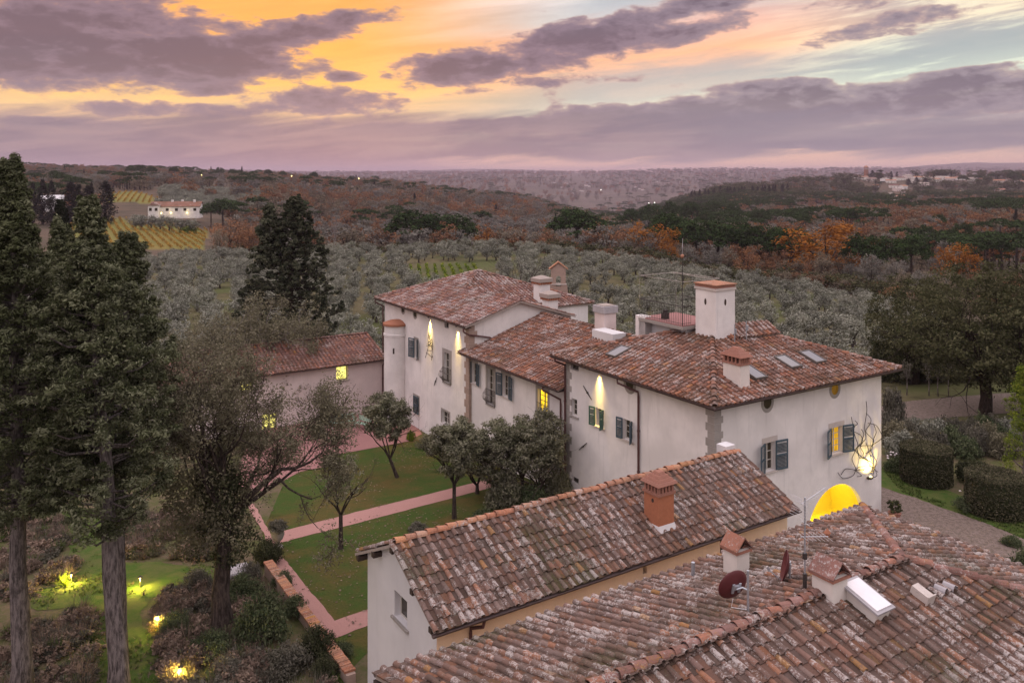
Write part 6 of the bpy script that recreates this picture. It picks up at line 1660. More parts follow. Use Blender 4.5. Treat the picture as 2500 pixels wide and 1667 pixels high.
# ------------------------------------------------------------------ the woods beyond
rg = rgen(95)
FARK = [tri_tree(970, 'russet'), tri_tree(971, 'russet'), tri_tree(972, 'brown'), tri_tree(973, 'brown'), tri_tree(974, 'brown'), tri_tree(975, 'grey'), tri_tree(976, 'pine_far'), tri_tree(977, 'pine_far'), tri_tree(978, 'orange'), tri_tree(979, 'cypress')]
VIL = [(2105, 432, 26), (2128, 436, 20), (2160, 437, 26), (2175, 440, 22), (2195, 434, 30), (2215, 430, 26), (2240, 432, 22), (2262, 431, 26), (2300, 434, 30), (2320, 436, 22), (2345, 433, 24), (2375, 436, 20), (2440, 441, 24), (2460, 440, 18), (2475, 444, 20), (2495, 442, 22),
       (2182, 452, 20), (2190, 460, 16), (2205, 455, 14), (2215, 470, 22), (2172, 474, 24), (2160, 478, 20), (2150, 483, 18), (2182, 482, 18), (2196, 480, 20), (2170, 487, 20), (2140, 486, 16), (2190, 488, 18), (2205, 486, 16), (2255, 449, 22), (2137, 452, 12), (2085, 500, 26), (2070, 505, 20), (2335, 470, 16), (2440, 464, 20), (2230, 440, 18), (2285, 438, 20), (2400, 437, 18)]
VZ = []; VXY = []
for (px, py, w) in VIL:
    p = on_g(px, py + 6)
    if not 1000 < p.y < 1620: x, y = at_x(px, 1490); p = Vector((x, y, gz(x, y)))
    VZ.append((p.z + .5, p.y)); VXY.append((p.x, p.y))
VXY = np.array(VXY)
def near_village(x, D, r):
    d = np.full(len(x), 1e9)
    for vx, vy in VXY: d = np.minimum(d, np.hypot(x - vx, (D - vy - 8 + 16 * (D < vy)) * .55))
    return d < r
def woods(name, D0, D1, dens, scale, seed, clear=.0):
    rg = rgen(seed); n = int(.68 * (D1 ** 2 - D0 ** 2) * dens)
    D = np.sqrt(rg.random(n) * (D1 ** 2 - D0 ** 2) + D0 ** 2); px = rg.uniform(-120, 2620, n); x = (px - CX) / F * D
    keep = D > crest(px) + 16
    for P_ in (VINE_A, VINE_B): keep &= ~in_poly(x, D, P_)
    keep &= ~((px > 2040) & (D > 1200) & (D < 1600) & (rg.random(n) < .7)); keep &= ~((px > 370) & (px < 640) & (D > 440) & (D < 650) & (x * 0 + fbm(x / 50., D / 70., 77, 3) > -.12)); keep &= ~((px > 240) & (px < 425) & (D > 390) & (D < 575)); keep &= ~((px > 330) & (px < 560) & (D > 250) & (D < 450)); keep &= ~((px > 60) & (px < 330) & (D > 235) & (D < 420)); keep &= ~((px < 150) & (D < 420))
    keep &= fbm(x / 90., D / 140., 31, 4) > -.24 + clear * (D > 700)
    if D1 > 1000 and D0 < 1500: keep &= ~near_village(x, D, 22)
    x = x[keep]; D = D[keep]; px = px[keep]; n = len(x); z = zt(x, D)
    u = rg.random(n); zone = fbm(x / 120., D / 160., 41, 4); left = np.clip((1300 - px) / 600, 0, 1)
    idx = np.where(u < .5, rg.integers(2, 5, n), rg.integers(0, 2, n))
    idx = np.where((zone > .10 - .03) & (px > 1480) & (u < .8), rg.integers(6, 8, n), idx); idx = np.where((zone < -.10) & (u < .85), 5, idx); idx = np.where((zone > .02) & (zone < .07) & (u < .6), 5, idx); idx = np.where((u > .975) & (px > 1000), 8, idx); idx = np.where(u > .995, 9, idx)
    f2 = fbm(x / 70., D / 110., 57, 4); idx = np.where((f2 < -.02) & (idx < 2) & (u < .9), rg.choice([2, 3, 4, 5], n), idx); idx = np.where((f2 < -.11) & (idx < 5) & (rg.random(n) < .6), rg.integers(6, 8, n), idx)
    s = scale * rg.uniform(.6, 1.25, n) * np.where((D > 760) & (D < 1020) & (px < 1000), .72, 1)
    return scatter(name, np.stack([x, D, z], 1), np.stack([np.zeros(n), np.zeros(n), rg.random(n) * 6.28], 1), np.stack([s * 1.15, s * 1.15, s], 1), idx, WK)
WK = kinds('wood_kind', FARK)
woods('woods', 240, 700, .020, .85, 1001)
woods('woods', 700, 1700, .0085, .95, 1002, .12)
woods('woods', 1700, 7200, .00042, 1.9, 1003, .16)
# scrub and olives over the village hill
rg = rgen(96); n = 2600; px = rg.uniform(1640, 2540, n); D = rg.uniform(1040, 1500, n); x = (px - CX) / F * D; kv = ~near_village(x, D, 17); x, D = x[kv], D[kv]; n = len(x); s = rg.uniform(.8, 1.5, n)
scatter('hill_scrub', np.stack([x, D, zt(x, D)], 1), np.stack([np.zeros(n), np.zeros(n), rg.random(n) * 6.28], 1), np.stack([s * 1.7, s * 1.7, s], 1), rg.choice([0, 0, 1, 2, 3], n), kinds('hill_kind', [OLV[0], OLV[3], tri_tree(980, 'ilex'), tri_tree(981, 'ilex')]))
# olive terraces above and around the far farmhouse
rg = rgen(97); n = 1100; px = rg.uniform(340, 660, n); D = rg.uniform(440, 640, n); x = (px - CX) / F * D
kp = (px > 380 + (D - 440) * .1) & ~in_poly(x, D, VINE_B); x, D = x[kp], D[kp]; n = len(x); s = rg.uniform(1.0, 1.6, n)
scatter('far_olive_terraces', np.stack([x, D, zt(x, D)], 1), np.stack([np.zeros(n), np.zeros(n), rg.random(n) * 6.28], 1), np.stack([s, s, s], 1), rg.integers(0, 6, n), kinds('far_olive_kind', OLV))
for k, (px, py) in enumerate([(345, 548), (368, 550), (390, 552), (412, 556), (440, 560), (470, 562), (330, 540)]):
    x, y = at_x(px, 352); o = link('olive_tree', OLV[k % 6]); o.location = (x, y, gz(x, y)); o.scale = (2.2, 2.2, 2.0); tag(o, 'round clipped olive in the row below the far white farmhouse', 'tree', 'clipped olives below the farmhouse')
stand(PINE, 'umbrella_pine', 'dark dense pine right beside the far white farmhouse', 545, 481, 385, 12, 1.25, seed=2); stand(PINE, 'umbrella_pine', 'lower dark pine touching the right end of the farmhouse', 515, 492, 380, 12, 1.0, seed=1)
x, y = at_x(462, 352); shrub('bright green bush under the farmhouse lamp', (x, y, gz(x, y)), 'leaf_bright', 4.5, 3.2, 1)

# ------------------------------------------------------------------ far buildings
def far_house(label, px, D, w, d, h, rot, wall='stucco', roof_m='ridge_red', sink=0.3, windows=0, group=None, z=None, rh=None, lit=False, name='far_house', flank=0):
    x, y = at_x(px, D); zb = gz(x, y) if z is None else z
    t = thing(name, label, 'house', (x, y, zb - sink), rot, group)
    q = MB(); q.box(-w / 2, w / 2, -d / 2, d / 2, 0, h); rh = rh or d * .17
    q.add([(-w / 2, -d / 2, h), (-w / 2, d / 2, h), (-w / 2, 0, h + rh * .96)], [(0, 1, 2)]); q.add([(w / 2, -d / 2, h), (w / 2, d / 2, h), (w / 2, 0, h + rh * .96)], [(0, 1, 2)])
    q.build('wall', MATS[wall], t)
    q = MB(); o_ = .4
    for sg in (-1, 1): q.prism([(-w / 2 - o_, sg * (d / 2 + o_), h - rh * .1), (w / 2 + o_, sg * (d / 2 + o_), h - rh * .1), (w / 2 + o_, sg * .01, h + rh), (-w / 2 - o_, sg * .01, h + rh)], (0, 0, .18))
    q.build('roof', MATS[roof_m], t)
    for k in range(windows):
        xx = -w / 2 + w * (k + .6) / windows; q = MB(); q.box(xx - .5, xx + .5, -d / 2 - .05, -d / 2 + .1, h * .58, h * .58 + 1.3); q.build('window', MATS['glass_lit' if lit and k % 3 == 0 else 'glass_dark'], t)
    return t
# white farmhouse at the left
x, y = at_x(430, 392); zb = H - (532 - HY) / F * 392
t = far_house('long white farmhouse with red roof and lit lamps beside the left vineyard', 432, 392, 22, 8, 5.6, .18, 'stucco', 'tile_red', 0, 0, z=zb, rh=2.0, name='farmhouse')
for k, xx in enumerate((-3.5, .6, 4.4, 8.8)):
    q = MB(); q.box(xx - .65, xx + .65, -4.06, -3.9, 3.4, 4.7); q.build('window', MATS['glass_dark'], t)
q = MB(); q.box(-11.4, -6.6, -6.5, 2, 0, 6.2); q.build('wing_wall', MATS['stucco'], t)
q = MB(); q.prism([(-11.8, -6.9, 6.1), (-6.2, -6.9, 6.1), (-9, -6.9, 7.6)], (0, 9.4, 0)); q.build('wing_roof', MATS['tile_red'], t)
for xx in (-10.3, -7.8):
    q = MB(); q.box(xx - .6, xx + .6, -6.56, -6.4, 3.6, 5.0); q.build('window', MATS['glass_dark'], t)
for xx, yy in ((-2, 0), (2.4, .6), (8, -.4)): q = MB(); q.box(xx - .5, xx + .5, yy - .4, yy + .4, 6.6, 8.6); q.build('chimney', MATS['stucco'], t)
def lamp_point(name, label, loc, r, m_, energy=0, col=(1, .8, .35)):
    q = MB(); q.lathe([(r * .5, loc[2] - r), (r, loc[2]), (r * .5, loc[2] + r)], loc[0], loc[1], 8); o = tag(q.build(name, MATS[m_]), label, 'lamp')
    if energy:
        l = bpy.data.lights.new(name + '_light', 'POINT'); l.energy = energy; l.color = col; l.shadow_soft_size = r
        lo = bpy.data.objects.new(name + '_light', l); lo.location = loc; COL.objects.link(lo)
    return o
for k, (xx, e) in enumerate(((-5.4, 500), (-1.6, 260), (5.6, 500))):
    p = t.matrix_basis @ Vector((xx, -5.3 - (k == 0) * 1.8, 2.6)); lamp_point('wall_lamp', ['left lit lamp on the far farmhouse by its projecting wing', 'middle faint lit lamp on the far farmhouse', 'right lit lamp on the far farmhouse above the green bush'][k], p, .32, 'lamp_far', e)
for k, px in enumerate((340, 364)):
    x, y = at_x(px, 372); zc_ = gz(x, y); c = thing('parked_car', 'white car parked %s of the far farmhouse' % ('furthest left' if k == 0 else 'just left'), 'car', (x, y, zc_ + .2), .2)
    q = MB(); q.frustum(0, 0, .25, .85, 2.1, .85, 2.0, .8); q.frustum(-.15, 0, .85, 1.4, 1.35, .78, .85, .66); q.build('body', MATS['white_cover'], c)
    q = MB(); q.frustum(-.15, 0, .9, 1.3, 1.37, .70, .98, .70); q.build('windows', MATS['glass_dark'], c)
    for wx in (-1.3, 1.3):
        for wy in (-.8, .8): q = MB(); q.tube([(wx, wy - .08, .32), (wx, wy + .08, .32)], .32, 10); q.build('wheel', MATS['wood_dark'], c)
far_house('pale blue-white house half hidden by the far row of cypresses', 128, 395, 9, 7, 6.0, .6, 'stucco_grey', 'stucco_grey', 0, 2, z=H - (516 - HY) / F * 395, rh=1.6)
lamp_point('yard_lamp', 'yellow lamp beside the house behind the cypresses', at_d(139, 502, 380), .35, 'lamp_far', 200)
# small lights along the far slopes
for k, (px, py, D, m_, lab) in enumerate([(136, 427, 1200, 'lamp_far', 'left one of two lights at the pink house under the left skyline'), (162, 427, 1200, 'lamp_far', 'right one of two lights at the pink house under the left skyline'), (176, 427, 1200, 'lamp_far', 'lone small light right of the pink house'),
      (492, 428, 900, 'lamp_far', 'pair-like light in the brown ridge wood'), (876, 436, 1030, 'lamp_far', 'bright light left of the middle ridge wood'), (712, 430, 1000, 'lamp_far', 'faint light on the ridge among pines'), (290, 417, 1700, 'lamp_far', 'tiny light on the purple hill, left'),
      (1467, 464, 3300, 'lamp_far_white', 'white light on the far purple slope, centre'), (1584, 496, 2100, 'lamp_far_white', 'left light of the valley cluster'), (1598, 495, 2100, 'lamp_far_white', 'right light of the valley cluster'),
      (2335, 440, 1450, 'lamp_far', 'orange light beside the wood on the village hill'), (2145, 470, 1350, 'lamp_far', 'yellow light at the lower village houses'), (2357, 468, 1350, 'lamp_far_white', 'white light below the village wood'), (2162, 490, 1300, 'lamp_far_white', 'lowest white light under the village')]):
    lamp_point('distant_light', lab, at_d(px, py, D), .00062 * D, m_)
x, y = at_x(148, 1220); far_house('long pink house under the left skyline ridge', 150, 1225, 40, 12, 7, .1, 'stucco_peach', 'ridge_red', 1, z=H - (432 - HY) / F * 1225)
# hilltop village at the right
rg = rgen(99)
for k, (px, py, w) in enumerate(VIL):
    z, D = VZ[k]
    far_house('pale tile-roofed house in the distant hilltop village', px, D, w * .72, 9.5, 8.5 + rg.random() * 2.5, rg.normal() * .5, ['stucco_cream', 'stucco_pink', 'stucco', 'stucco_cream'][k % 4], ['ridge_red', 'tile_pink', 'mortar'][k % 3], 6, 3, 'village houses', z=z)
x, y = at_x(2114.5, 1490); zb = H - (432 - HY) / F * 1490
t = thing('bell_tower', 'tall brown church bell tower rising over the distant village', 'tower', (x, y, zb - 4), .3)
q = MB(); q.box(-2.6, 2.6, -2.6, 2.6, 0, 17.5); q.build('shaft', MATS['brick_cap'], t)
q = MB(); q.box(-3.1, 3.1, -3.1, 3.1, 17.5, 18.3); q.build('cornice', MATS['stone_pale'], t)
for sx in (-2.1, 2.1):
    for sy in (-2.1, 2.1): q = MB(); q.box(sx - .6, sx + .6, sy - .6, sy + .6, 18.3, 21.6); q.build('belfry_pier', MATS['brick_cap'], t)
q = MB(); q.frustum(0, 0, 21.6, 24.5, 3.1, 3.1, .2, .2); q.build('roof', MATS['ridge_red'], t)
for k, (px, ty, D, w) in enumerate([(2130, 416, 1480, 3), (2150, 415, 1480, 2.6), (2176, 418, 1490, 1.8), (2190, 419, 1490, 1.6), (2322, 418, 1480, 1.2), (2218, 436, 1380, 3), (2238, 432, 1380, 3), (2260, 436, 1390, 3)]):
    o = stand(CYP, 'cypress_tree', 'dark conifer standing among the distant village houses', px, ty, D, 14, 1.0, 'conifers in the village', seed=k); o.scale = (w, w, o.scale[2])
for k in range(26):
    px = [2340 + rg.random() * 90, 2135 + rg.random() * 45, 2470 + rg.random() * 20][k % 3 if k < 18 else 0]; ty = {0: 434, 1: 444, 2: 424}[k % 3 if k < 18 else 0] + rg.normal() * 4
    stand(PINE, 'umbrella_pine', 'dark tree in the woods wrapped round the distant village', px, ty, 1400 + rg.normal() * 20, 12, 1.3, 'dark trees round the village', seed=k)
for k in range(14):
    px = 1330 + rg.random() * 420; py = 0; D = 2900 + rg.random() * 1500; far_house('tiny pale house on the far purple slope', px, D, 16, 10, 7, rg.normal(), 'stucco', 'tile_pink', 3, 0, 'houses on the far slope')

# undergrowth along the wood edge, so that no bare trunks stand in the open
rg = rgen(98); n = 1500; px = rg.uniform(560, 2600, n); D = crest(px) + rg.uniform(7, 55, n); x = (px - CX) / F * D; s = rg.uniform(.45, .95, n)
UK = [tri_tree(985, 'brown+'), tri_tree(986, 'russet+'), tri_tree(987, 'ilex'), tri_tree(988, 'ilex')]
scatter('undergrowth', np.stack([x, D, zt(x, D) - 2.2 * s], 1), np.stack([np.zeros(n), np.zeros(n), rg.random(n) * 6.28], 1), np.stack([s * .95, s * .95, s * .62], 1), rg.integers(0, 4, n), kinds('undergrowth_kind', UK))

# ------------------------------------------------------------------ the air
mhz = bpy.data.materials.new('haze'); mhz.use_nodes = True; mhz.node_tree.nodes.clear(); q = NG(mhz.node_tree)
ho_ = q.node('ShaderNodeOutputMaterial'); pv = q.node('ShaderNodeVolumePrincipled'); pv.inputs['Color'].default_value = (.60, .49, .60, 1); pv.inputs['Density'].default_value = .00010; pv.inputs['Anisotropy'].default_value = .1
q.L.new(pv.outputs[0], ho_.inputs['Volume'])
q = MB(); q.box(-20000, 20000, -20000, 20000, -200, 150); q.build('haze', mhz, kind='stuff')

# ------------------------------------------------------------------ lamps on the walls
def spot(name, loc, target, energy, size, blend=.6, col=(1, .72, .16), soft=.03):
    l = bpy.data.lights.new(name, 'SPOT'); l.energy = energy; l.spot_size = R(size); l.spot_blend = blend; l.color = col; l.shadow_soft_size = soft
    o = bpy.data.objects.new(name, l); o.location = loc; o.rotation_euler = (Vector(target) - Vector(loc)).to_track_quat('-Z', 'Y').to_euler(); COL.objects.link(o); return o
def point(name, loc, energy, col=(1, .72, .2), soft=.06):
    l = bpy.data.lights.new(name, 'POINT'); l.energy = energy; l.color = col; l.shadow_soft_size = soft
    o = bpy.data.objects.new(name, l); o.location = loc; COL.objects.link(o); return o
def eave_lamp(hs, fr, s, z, drop, energy, label, size=36, out=.15):
    p = hs.M @ fr.p(s, z, out); tg = hs.M @ fr.p(s, z - drop, .03)
    q = MB(); q.lathe([(.05, p.z + .02), (.06, p.z + .16)], p.x, p.y, 10); t_ = tag(q.build('eave_spotlight', MATS['iron']), label, 'lamp')
    d = (tg - p).normalized(); spot('eave_spotlight_beam', p + d * .05, tg, energy * .45, size, 1.0, (1, .70, .16), .07); spot('eave_spotlight_beam', p + d * .05, hs.M @ fr.p(s, z - 2.6, .0), energy * 1.1, 30, 1.0, (1, .70, .16), .10)
s_, z_ = hm.hL(1464, 912, 0); eave_lamp(hm, L0, s_, 7.28, 3.2, 800, 'small eave spotlight above the green-shuttered window', 66)
s_, z_ = hl.hL(1050.5, 780, 0); eave_lamp(hl, LL, s_, 7.2, 3.4, 950, 'left eave spotlight above the leaf-spray sculpture', 64)
s_, z_ = hl.hL(1118.5, 800, 0); eave_lamp(hl, LL, s_, 7.2, 3.4, 950, 'right eave spotlight near the stone corner of the tall villa block', 64)
# arch: warm light inside the porch
pa = hm.M @ R0.p(ac, ztop - .5, -1.0); point('porch_light', pa, 110, (1, .85, .35), .1)
q = MB(); q.lathe([(.10, pa.z + .1), (.14, pa.z + .2), (.05, pa.z + .3)], pa.x, pa.y, 10); tag(q.build('porch_lamp', MATS['lamp_far']), 'ceiling lamp inside the yellow arched porch', 'lamp')

# ------------------------------------------------------------------ wrought metal sculptures
def sculpture(name, label, hs, hitf, c, lines, r, lift=.16, m_='iron'):
    x0, y0, _ = hs.M @ Vector((0, 0, 0)); t = None; mb = MB()
    for ln in lines:
        P = []
        for k, (px, py) in enumerate(ln):
            s, z = hitf(px, py, c); fr = R0 if hitf == hm.hR else LL
            P.append(hs.M @ fr.p(s, z, lift * (.5 + .5 * math.sin(k * 1.9 + len(P)))))
        # smooth the polyline
        Q = []
        for k in range(len(P) - 1):
            p0 = P[max(k - 1, 0)]; p1 = P[k]; p2 = P[k + 1]; p3 = P[min(k + 2, len(P) - 1)]
            for u in (0, .25, .5, .75):
                Q.append(.5 * ((2 * p1) + (p2 - p0) * u + (2 * p0 - 5 * p1 + 4 * p2 - p3) * u * u + (3 * p1 - p0 - 3 * p2 + p3) * u ** 3))
        Q.append(P[-1]); mb.tube(Q, r, 5)
    return tag(mb.build(name, MATS[m_], smooth=True), label, 'sculpture')
Z4 = lambda pts: [(1700 + x / 3.92, 900 + y / 3.92) for x, y in pts]
sculpture('wall_sculpture', 'flame-like tangle of bent iron rods on the wall above the lit wall lamp', hm, hm.hR, 0, [Z4(l) for l in [
    [(1606, 305), (1608, 400), (1600, 560), (1590, 660), (1545, 740), (1520, 830), (1600, 860), (1660, 900), (1680, 960)],
    [(1606, 420), (1640, 460), (1662, 495), (1625, 530), (1618, 600), (1650, 660), (1690, 700), (1640, 760), (1620, 810)],
    [(1465, 455), (1475, 540), (1505, 630), (1515, 720), (1520, 780), (1560, 840)], [(1500, 492), (1520, 520), (1505, 545), (1485, 550)],
    [(1460, 585), (1520, 610), (1572, 645), (1560, 700), (1530, 760), (1520, 800)], [(1560, 572), (1580, 620), (1575, 680), (1540, 740)],
    [(1625, 515), (1690, 530), (1740, 580), (1745, 650), (1700, 715), (1640, 722), (1570, 740), (1562, 790), (1600, 850), (1650, 890), (1690, 960), (1660, 1045)],
    [(1680, 530), (1698, 600), (1690, 660), (1662, 700), (1665, 780), (1690, 880), (1708, 950), (1690, 1010), (1655, 1048)],
    [(1470, 730), (1495, 780), (1480, 860), (1490, 930), (1530, 975), (1545, 1010), (1540, 1030)],
    [(1335, 985), (1360, 1025), (1410, 1045), (1470, 1010), (1540, 945), (1610, 920), (1670, 935), (1700, 975)],
    [(1365, 1010), (1385, 970), (1430, 952), (1500, 958), (1580, 965), (1650, 975)], [(1605, 700), (1625, 770), (1660, 850), (1672, 930), (1665, 1000)]]], .017, .22)
sL_ = lambda pts: [(1000 + x / 5.2275, 750 + y / 5.2275) for x, y in pts]
sculpture('wall_sculpture', 'ladder-like leaf spray of iron on the tall block under the left wall light', hl, hl.hL, 0, [sL_(l) for l in [
    [(268, 312), (262, 400), (250, 500), (236, 640)], [(268, 312), (285, 420), (298, 540), (315, 672)], [(236, 490), (262, 492), (300, 480), (318, 410)], [(240, 470), (270, 478), (305, 500), (318, 470)],
    [(244, 540), (275, 550), (300, 545), (322, 500)], [(232, 575), (265, 595), (300, 640), (325, 612)], [(255, 420), (280, 440), (295, 400)], [(256, 380), (270, 385), (284, 350)], [(250, 455), (280, 470), (300, 430)]]], .02, .26)
# ---- wall lamp
s_, z_ = hm.hR(2117, 1166, 0); b_ = R0.p(s_, z_, .0)
t = thing('wall_lamp', 'glowing yellow wall lamp at the foot of the iron sculpture', 'lamp', hm.M @ b_, TH)
q = MB(); q.box(-.05, .05, -.14, .0, -.05, .05); q.build('bracket', MATS['iron'], t)
q = MB(); q.lathe([(.05, -.02), (.085, .05), (.09, .10)], 0, -.2, 12); q.build('bowl', MATS['iron'], t)
q = MB(); q.lathe([(.02, .06), (.075, .09), (.06, .15), (.01, .18)], 0, -.2, 12); q.build('bulb', MATS['lamp_glow'], t)
spot('wall_lamp_beam', hm.M @ R0.p(s_, z_ + .2, .40), hm.M @ R0.p(s_ + .0, z_ + 1.1, .0), 330, 130, 1.0, (1, .74, .18), .05)

# ------------------------------------------------------------------ dishes and aerials on the front roof
def basis(z, up=Vector((0, 0, 1))):
    z = z.normalized(); x = up.cross(z).normalized(); return Matrix((x, z.cross(x), z)).transposed().to_4x4()
def dish(label, base, top, centre, look, rad, arm):
    t = thing('satellite_dish', label, 'satellite dish', base)
    B_ = Matrix.Translation(Vector(base)).inverted()
    q = MB(); q.tube([B_ @ Vector(base), B_ @ Vector(top)], .028, 8); q.build('pole', MATS['steel'], t)
    q = MB(); q.M = B_ @ Matrix.Translation(centre) @ basis(look)
    q.lathe([(.01, -.0), (rad * .5, .025), (rad * .85, .075), (rad, .105), (rad * 1.02, .11), (rad * .99, .09), (rad * .8, .05), (rad * .4, -.002), (.01, -.02)], 0, 0, 36, close=False); q.build('dish', MATS['dish_red'], t, smooth=True)
    q = MB(); q.M = B_ @ Matrix.Translation(centre) @ basis(look); q.box(-.09, .09, -.02, .09, -.06, -.012); q.box(-.12, -.06, -.11, .13, -.05, -.02); q.box(.05, .11, -.11, .13, -.05, -.02); q.build('bracket', MATS['steel'], t)
    c_ = B_ @ (Vector(centre) - look.normalized() * .05); tp = B_ @ Vector(top); q = MB(); pp = Vector((tp.x, tp.y, c_.z)); q.tube([c_, c_ * .5 + pp * .5 + Vector((0, 0, .05)), pp], .022, 6); q.build('mount_arm', MATS['steel'], t)
    M_ = B_ @ Matrix.Translation(centre) @ basis(look); q = MB(); q.tube([M_ @ Vector((0, -rad * .95, .09)), M_ @ Vector((0, -rad * .55, rad * 1.15))], .014, 6); q.build('feed_arm', MATS['steel'], t)
    q = MB(); q.tube([M_ @ Vector((0, -rad * .6, rad * 1.05)), M_ @ Vector((0, -rad * .4, rad * 1.25))], .035, 8); q.build('feed_horn', MATS['aluminium'], t)
    q = MB(); q.tube([M_ @ Vector((0, -rad * .8, .0)), M_ @ Vector((.05, -rad * 1.3, -.05)), Vector((.0, .02, .05))], .008, 4); q.build('cable', MATS['white_cover'], t)
    return t
rdg = hf.hit(1826, 1494, OFN, nFN); base = hf.M @ rdg
top = Vector((base.x, base.y, base.z + 102 / F * base.y))
ctr = at_d(1795, 1434, base.y + .08); dish('round dark red satellite dish seen from behind on a pole at the ridge', base, top, ctr, Vector((-.35, .92, .28)), .375, 0)
b2 = hf.M @ hf.hit(1928, 1424, OFR, nFR); c2 = at_d(1924, 1384, b2.y + .1); dish('second satellite dish turned edge-on beside the aerial mast', b2, b2 + Vector((0, 0, .55)), c2, Vector((-.93, .25, .22)), .40, 0)
# aerial mast
bm_ = hf.M @ hf.hit(1965, 1450, OFR, nFR); t = thing('tv_aerial', 'tall thin aerial mast with two comb aerials on the front roof', 'aerial', bm_); hh = 236 / F * bm_.y
q = MB(); q.tube([(0, 0, -.1), (0, 0, hh)], .022, 8); q.build('mast', MATS['steel'], t)
q = MB(); q.tube([(0, 0, -.1), (0, 0, .5)], .05, 8); q.tube([(0, 0, .86), (0, 0, 1.0)], .06, 8); q.build('clamp', MATS['iron'], t)
def yagi(z, d, n, L, el_, refl):
    d = Vector(d).normalized(); s = d.cross(UP).normalized(); q = MB(); o = Vector((0, 0, z)) - d * .12
    q.tube([o, o + d * L], .012, 5)
    for k in range(n):
        p = o + d * (L * (k + .6) / n); q.tube([p - s * el_, p + s * el_], .0045, 4)
    if refl:
        for k in range(-5, 6):
            up_ = (UP * math.cos(.5) - d * math.sin(.5) * (1 if k >= 0 else -1)) * (abs(k) * .055) * (1 if k >= 0 else -1); q.tube([o + up_ - s * .26, o + up_ + s * .26], .004, 4)
    q.build('yagi', MATS['aluminium'], t)
yagi(hh - .1, (.8, .35, .32), 12, .85, .12, True); yagi(hh - .95, (.93, .2, -.08), 7, .75, .26, False); yagi(hh - .62, (.3, -.9, 0), 1, .3, .2, False)

# ------------------------------------------------------------------ garden furniture, lights, urn, wall
def bench(label, p, rot, w=1.7):
    t = thing('garden_bench', label, 'bench', p, rot, None)
    for k in range(4):
        q = MB(); q.box(-w / 2, w / 2, -.25 + k * .12, -.15 + k * .12, .43, .46); q.build('slat', MATS['bench_green'], t)
    for k in range(3):
        q = MB(); q.box(-w / 2, w / 2, .24, .27, .56 + k * .13, .66 + k * .13); q.build('slat', MATS['bench_green'], t)
    for sx in (-1, 1):
        for yy in (-.2, .24): q = MB(); q.tube([(sx * (w / 2 - .06), yy, 0), (sx * (w / 2 - .06), yy, .9 if yy > 0 else .64)], .025, 6); q.build('leg', MATS['bench_green'], t)
        q = MB(); q.tube([(sx * (w / 2 - .06), -.22, .64), (sx * (w / 2 - .06), .05, .67), (sx * (w / 2 - .06), .24, .64)], .025, 6); q.build('armrest', MATS['bench_green'], t)
    return t
bench('pale green garden bench against the pink wing wall', on_g(838, 1044), TH - .15, 1.8)
bench('pale green bench half hidden by the vase-shaped tree', on_g(885, 1048), TH - 1.2, 1.3)
p = on_g(678, 1336); t = thing('urn', 'stone urn on a foot at the crossing of the pink paths', 'urn', p)
q = MB(); q.lathe([(.26, 0), (.26, .06), (.12, .1), (.10, .26), (.24, .42), (.32, .62), (.28, .80), (.34, .86), (.34, .90), (.26, .88)], 0, 0, 16); q.build('bowl', MATS['stone'], t, smooth=True)
shrub('drooping dark plant growing out of the stone urn', p + Vector((0, .05, .8)), 'leaf_scrub', .55, .55, 5, dense=1.4)
# garden wall: plastered, brick coping laid course by course
pa_, pb_ = on_g(655, 1402), on_g(858, 1672); d_ = (pb_ - pa_); Lw = d_.length; d_.normalize()
t = thing('garden_wall', 'low wall with brick coping running beside the pink path', 'wall', pa_, math.atan2(d_.y, d_.x))
q = MB(); q.box(0, Lw, -.16, .16, -.3, .52); q.build('wall', MATS['stone_brown'], t)
bk = MB(); bk.box(-.055, .055, -.2, .2, .524, .6); b0 = bk.build('coping_brick', MATS['ridge_red'], t); n = int(Lw / .125)
for k in range(1, min(n, 300)):
    o = b0.copy(); COL.objects.link(o); o.location = (k * .125, random.gauss(0, .006), random.gauss(0, .004)); o.rotation_euler = (0, 0, random.gauss(0, .02))
# grey garden machine / stone trough behind the oak
p = on_g(572, 1420); t = thing('stone_trough', 'grey stone basin half hidden behind the oak trunk', 'basin', p, .5)
q = MB(); q.frustum(0, 0, 0, .5, .55, .4, .62, .46); q.build('basin', MATS['lead'], t); q = MB(); q.frustum(0, 0, .502, .56, .62, .46, .58, .42); q.build('rim', MATS['lead'], t)
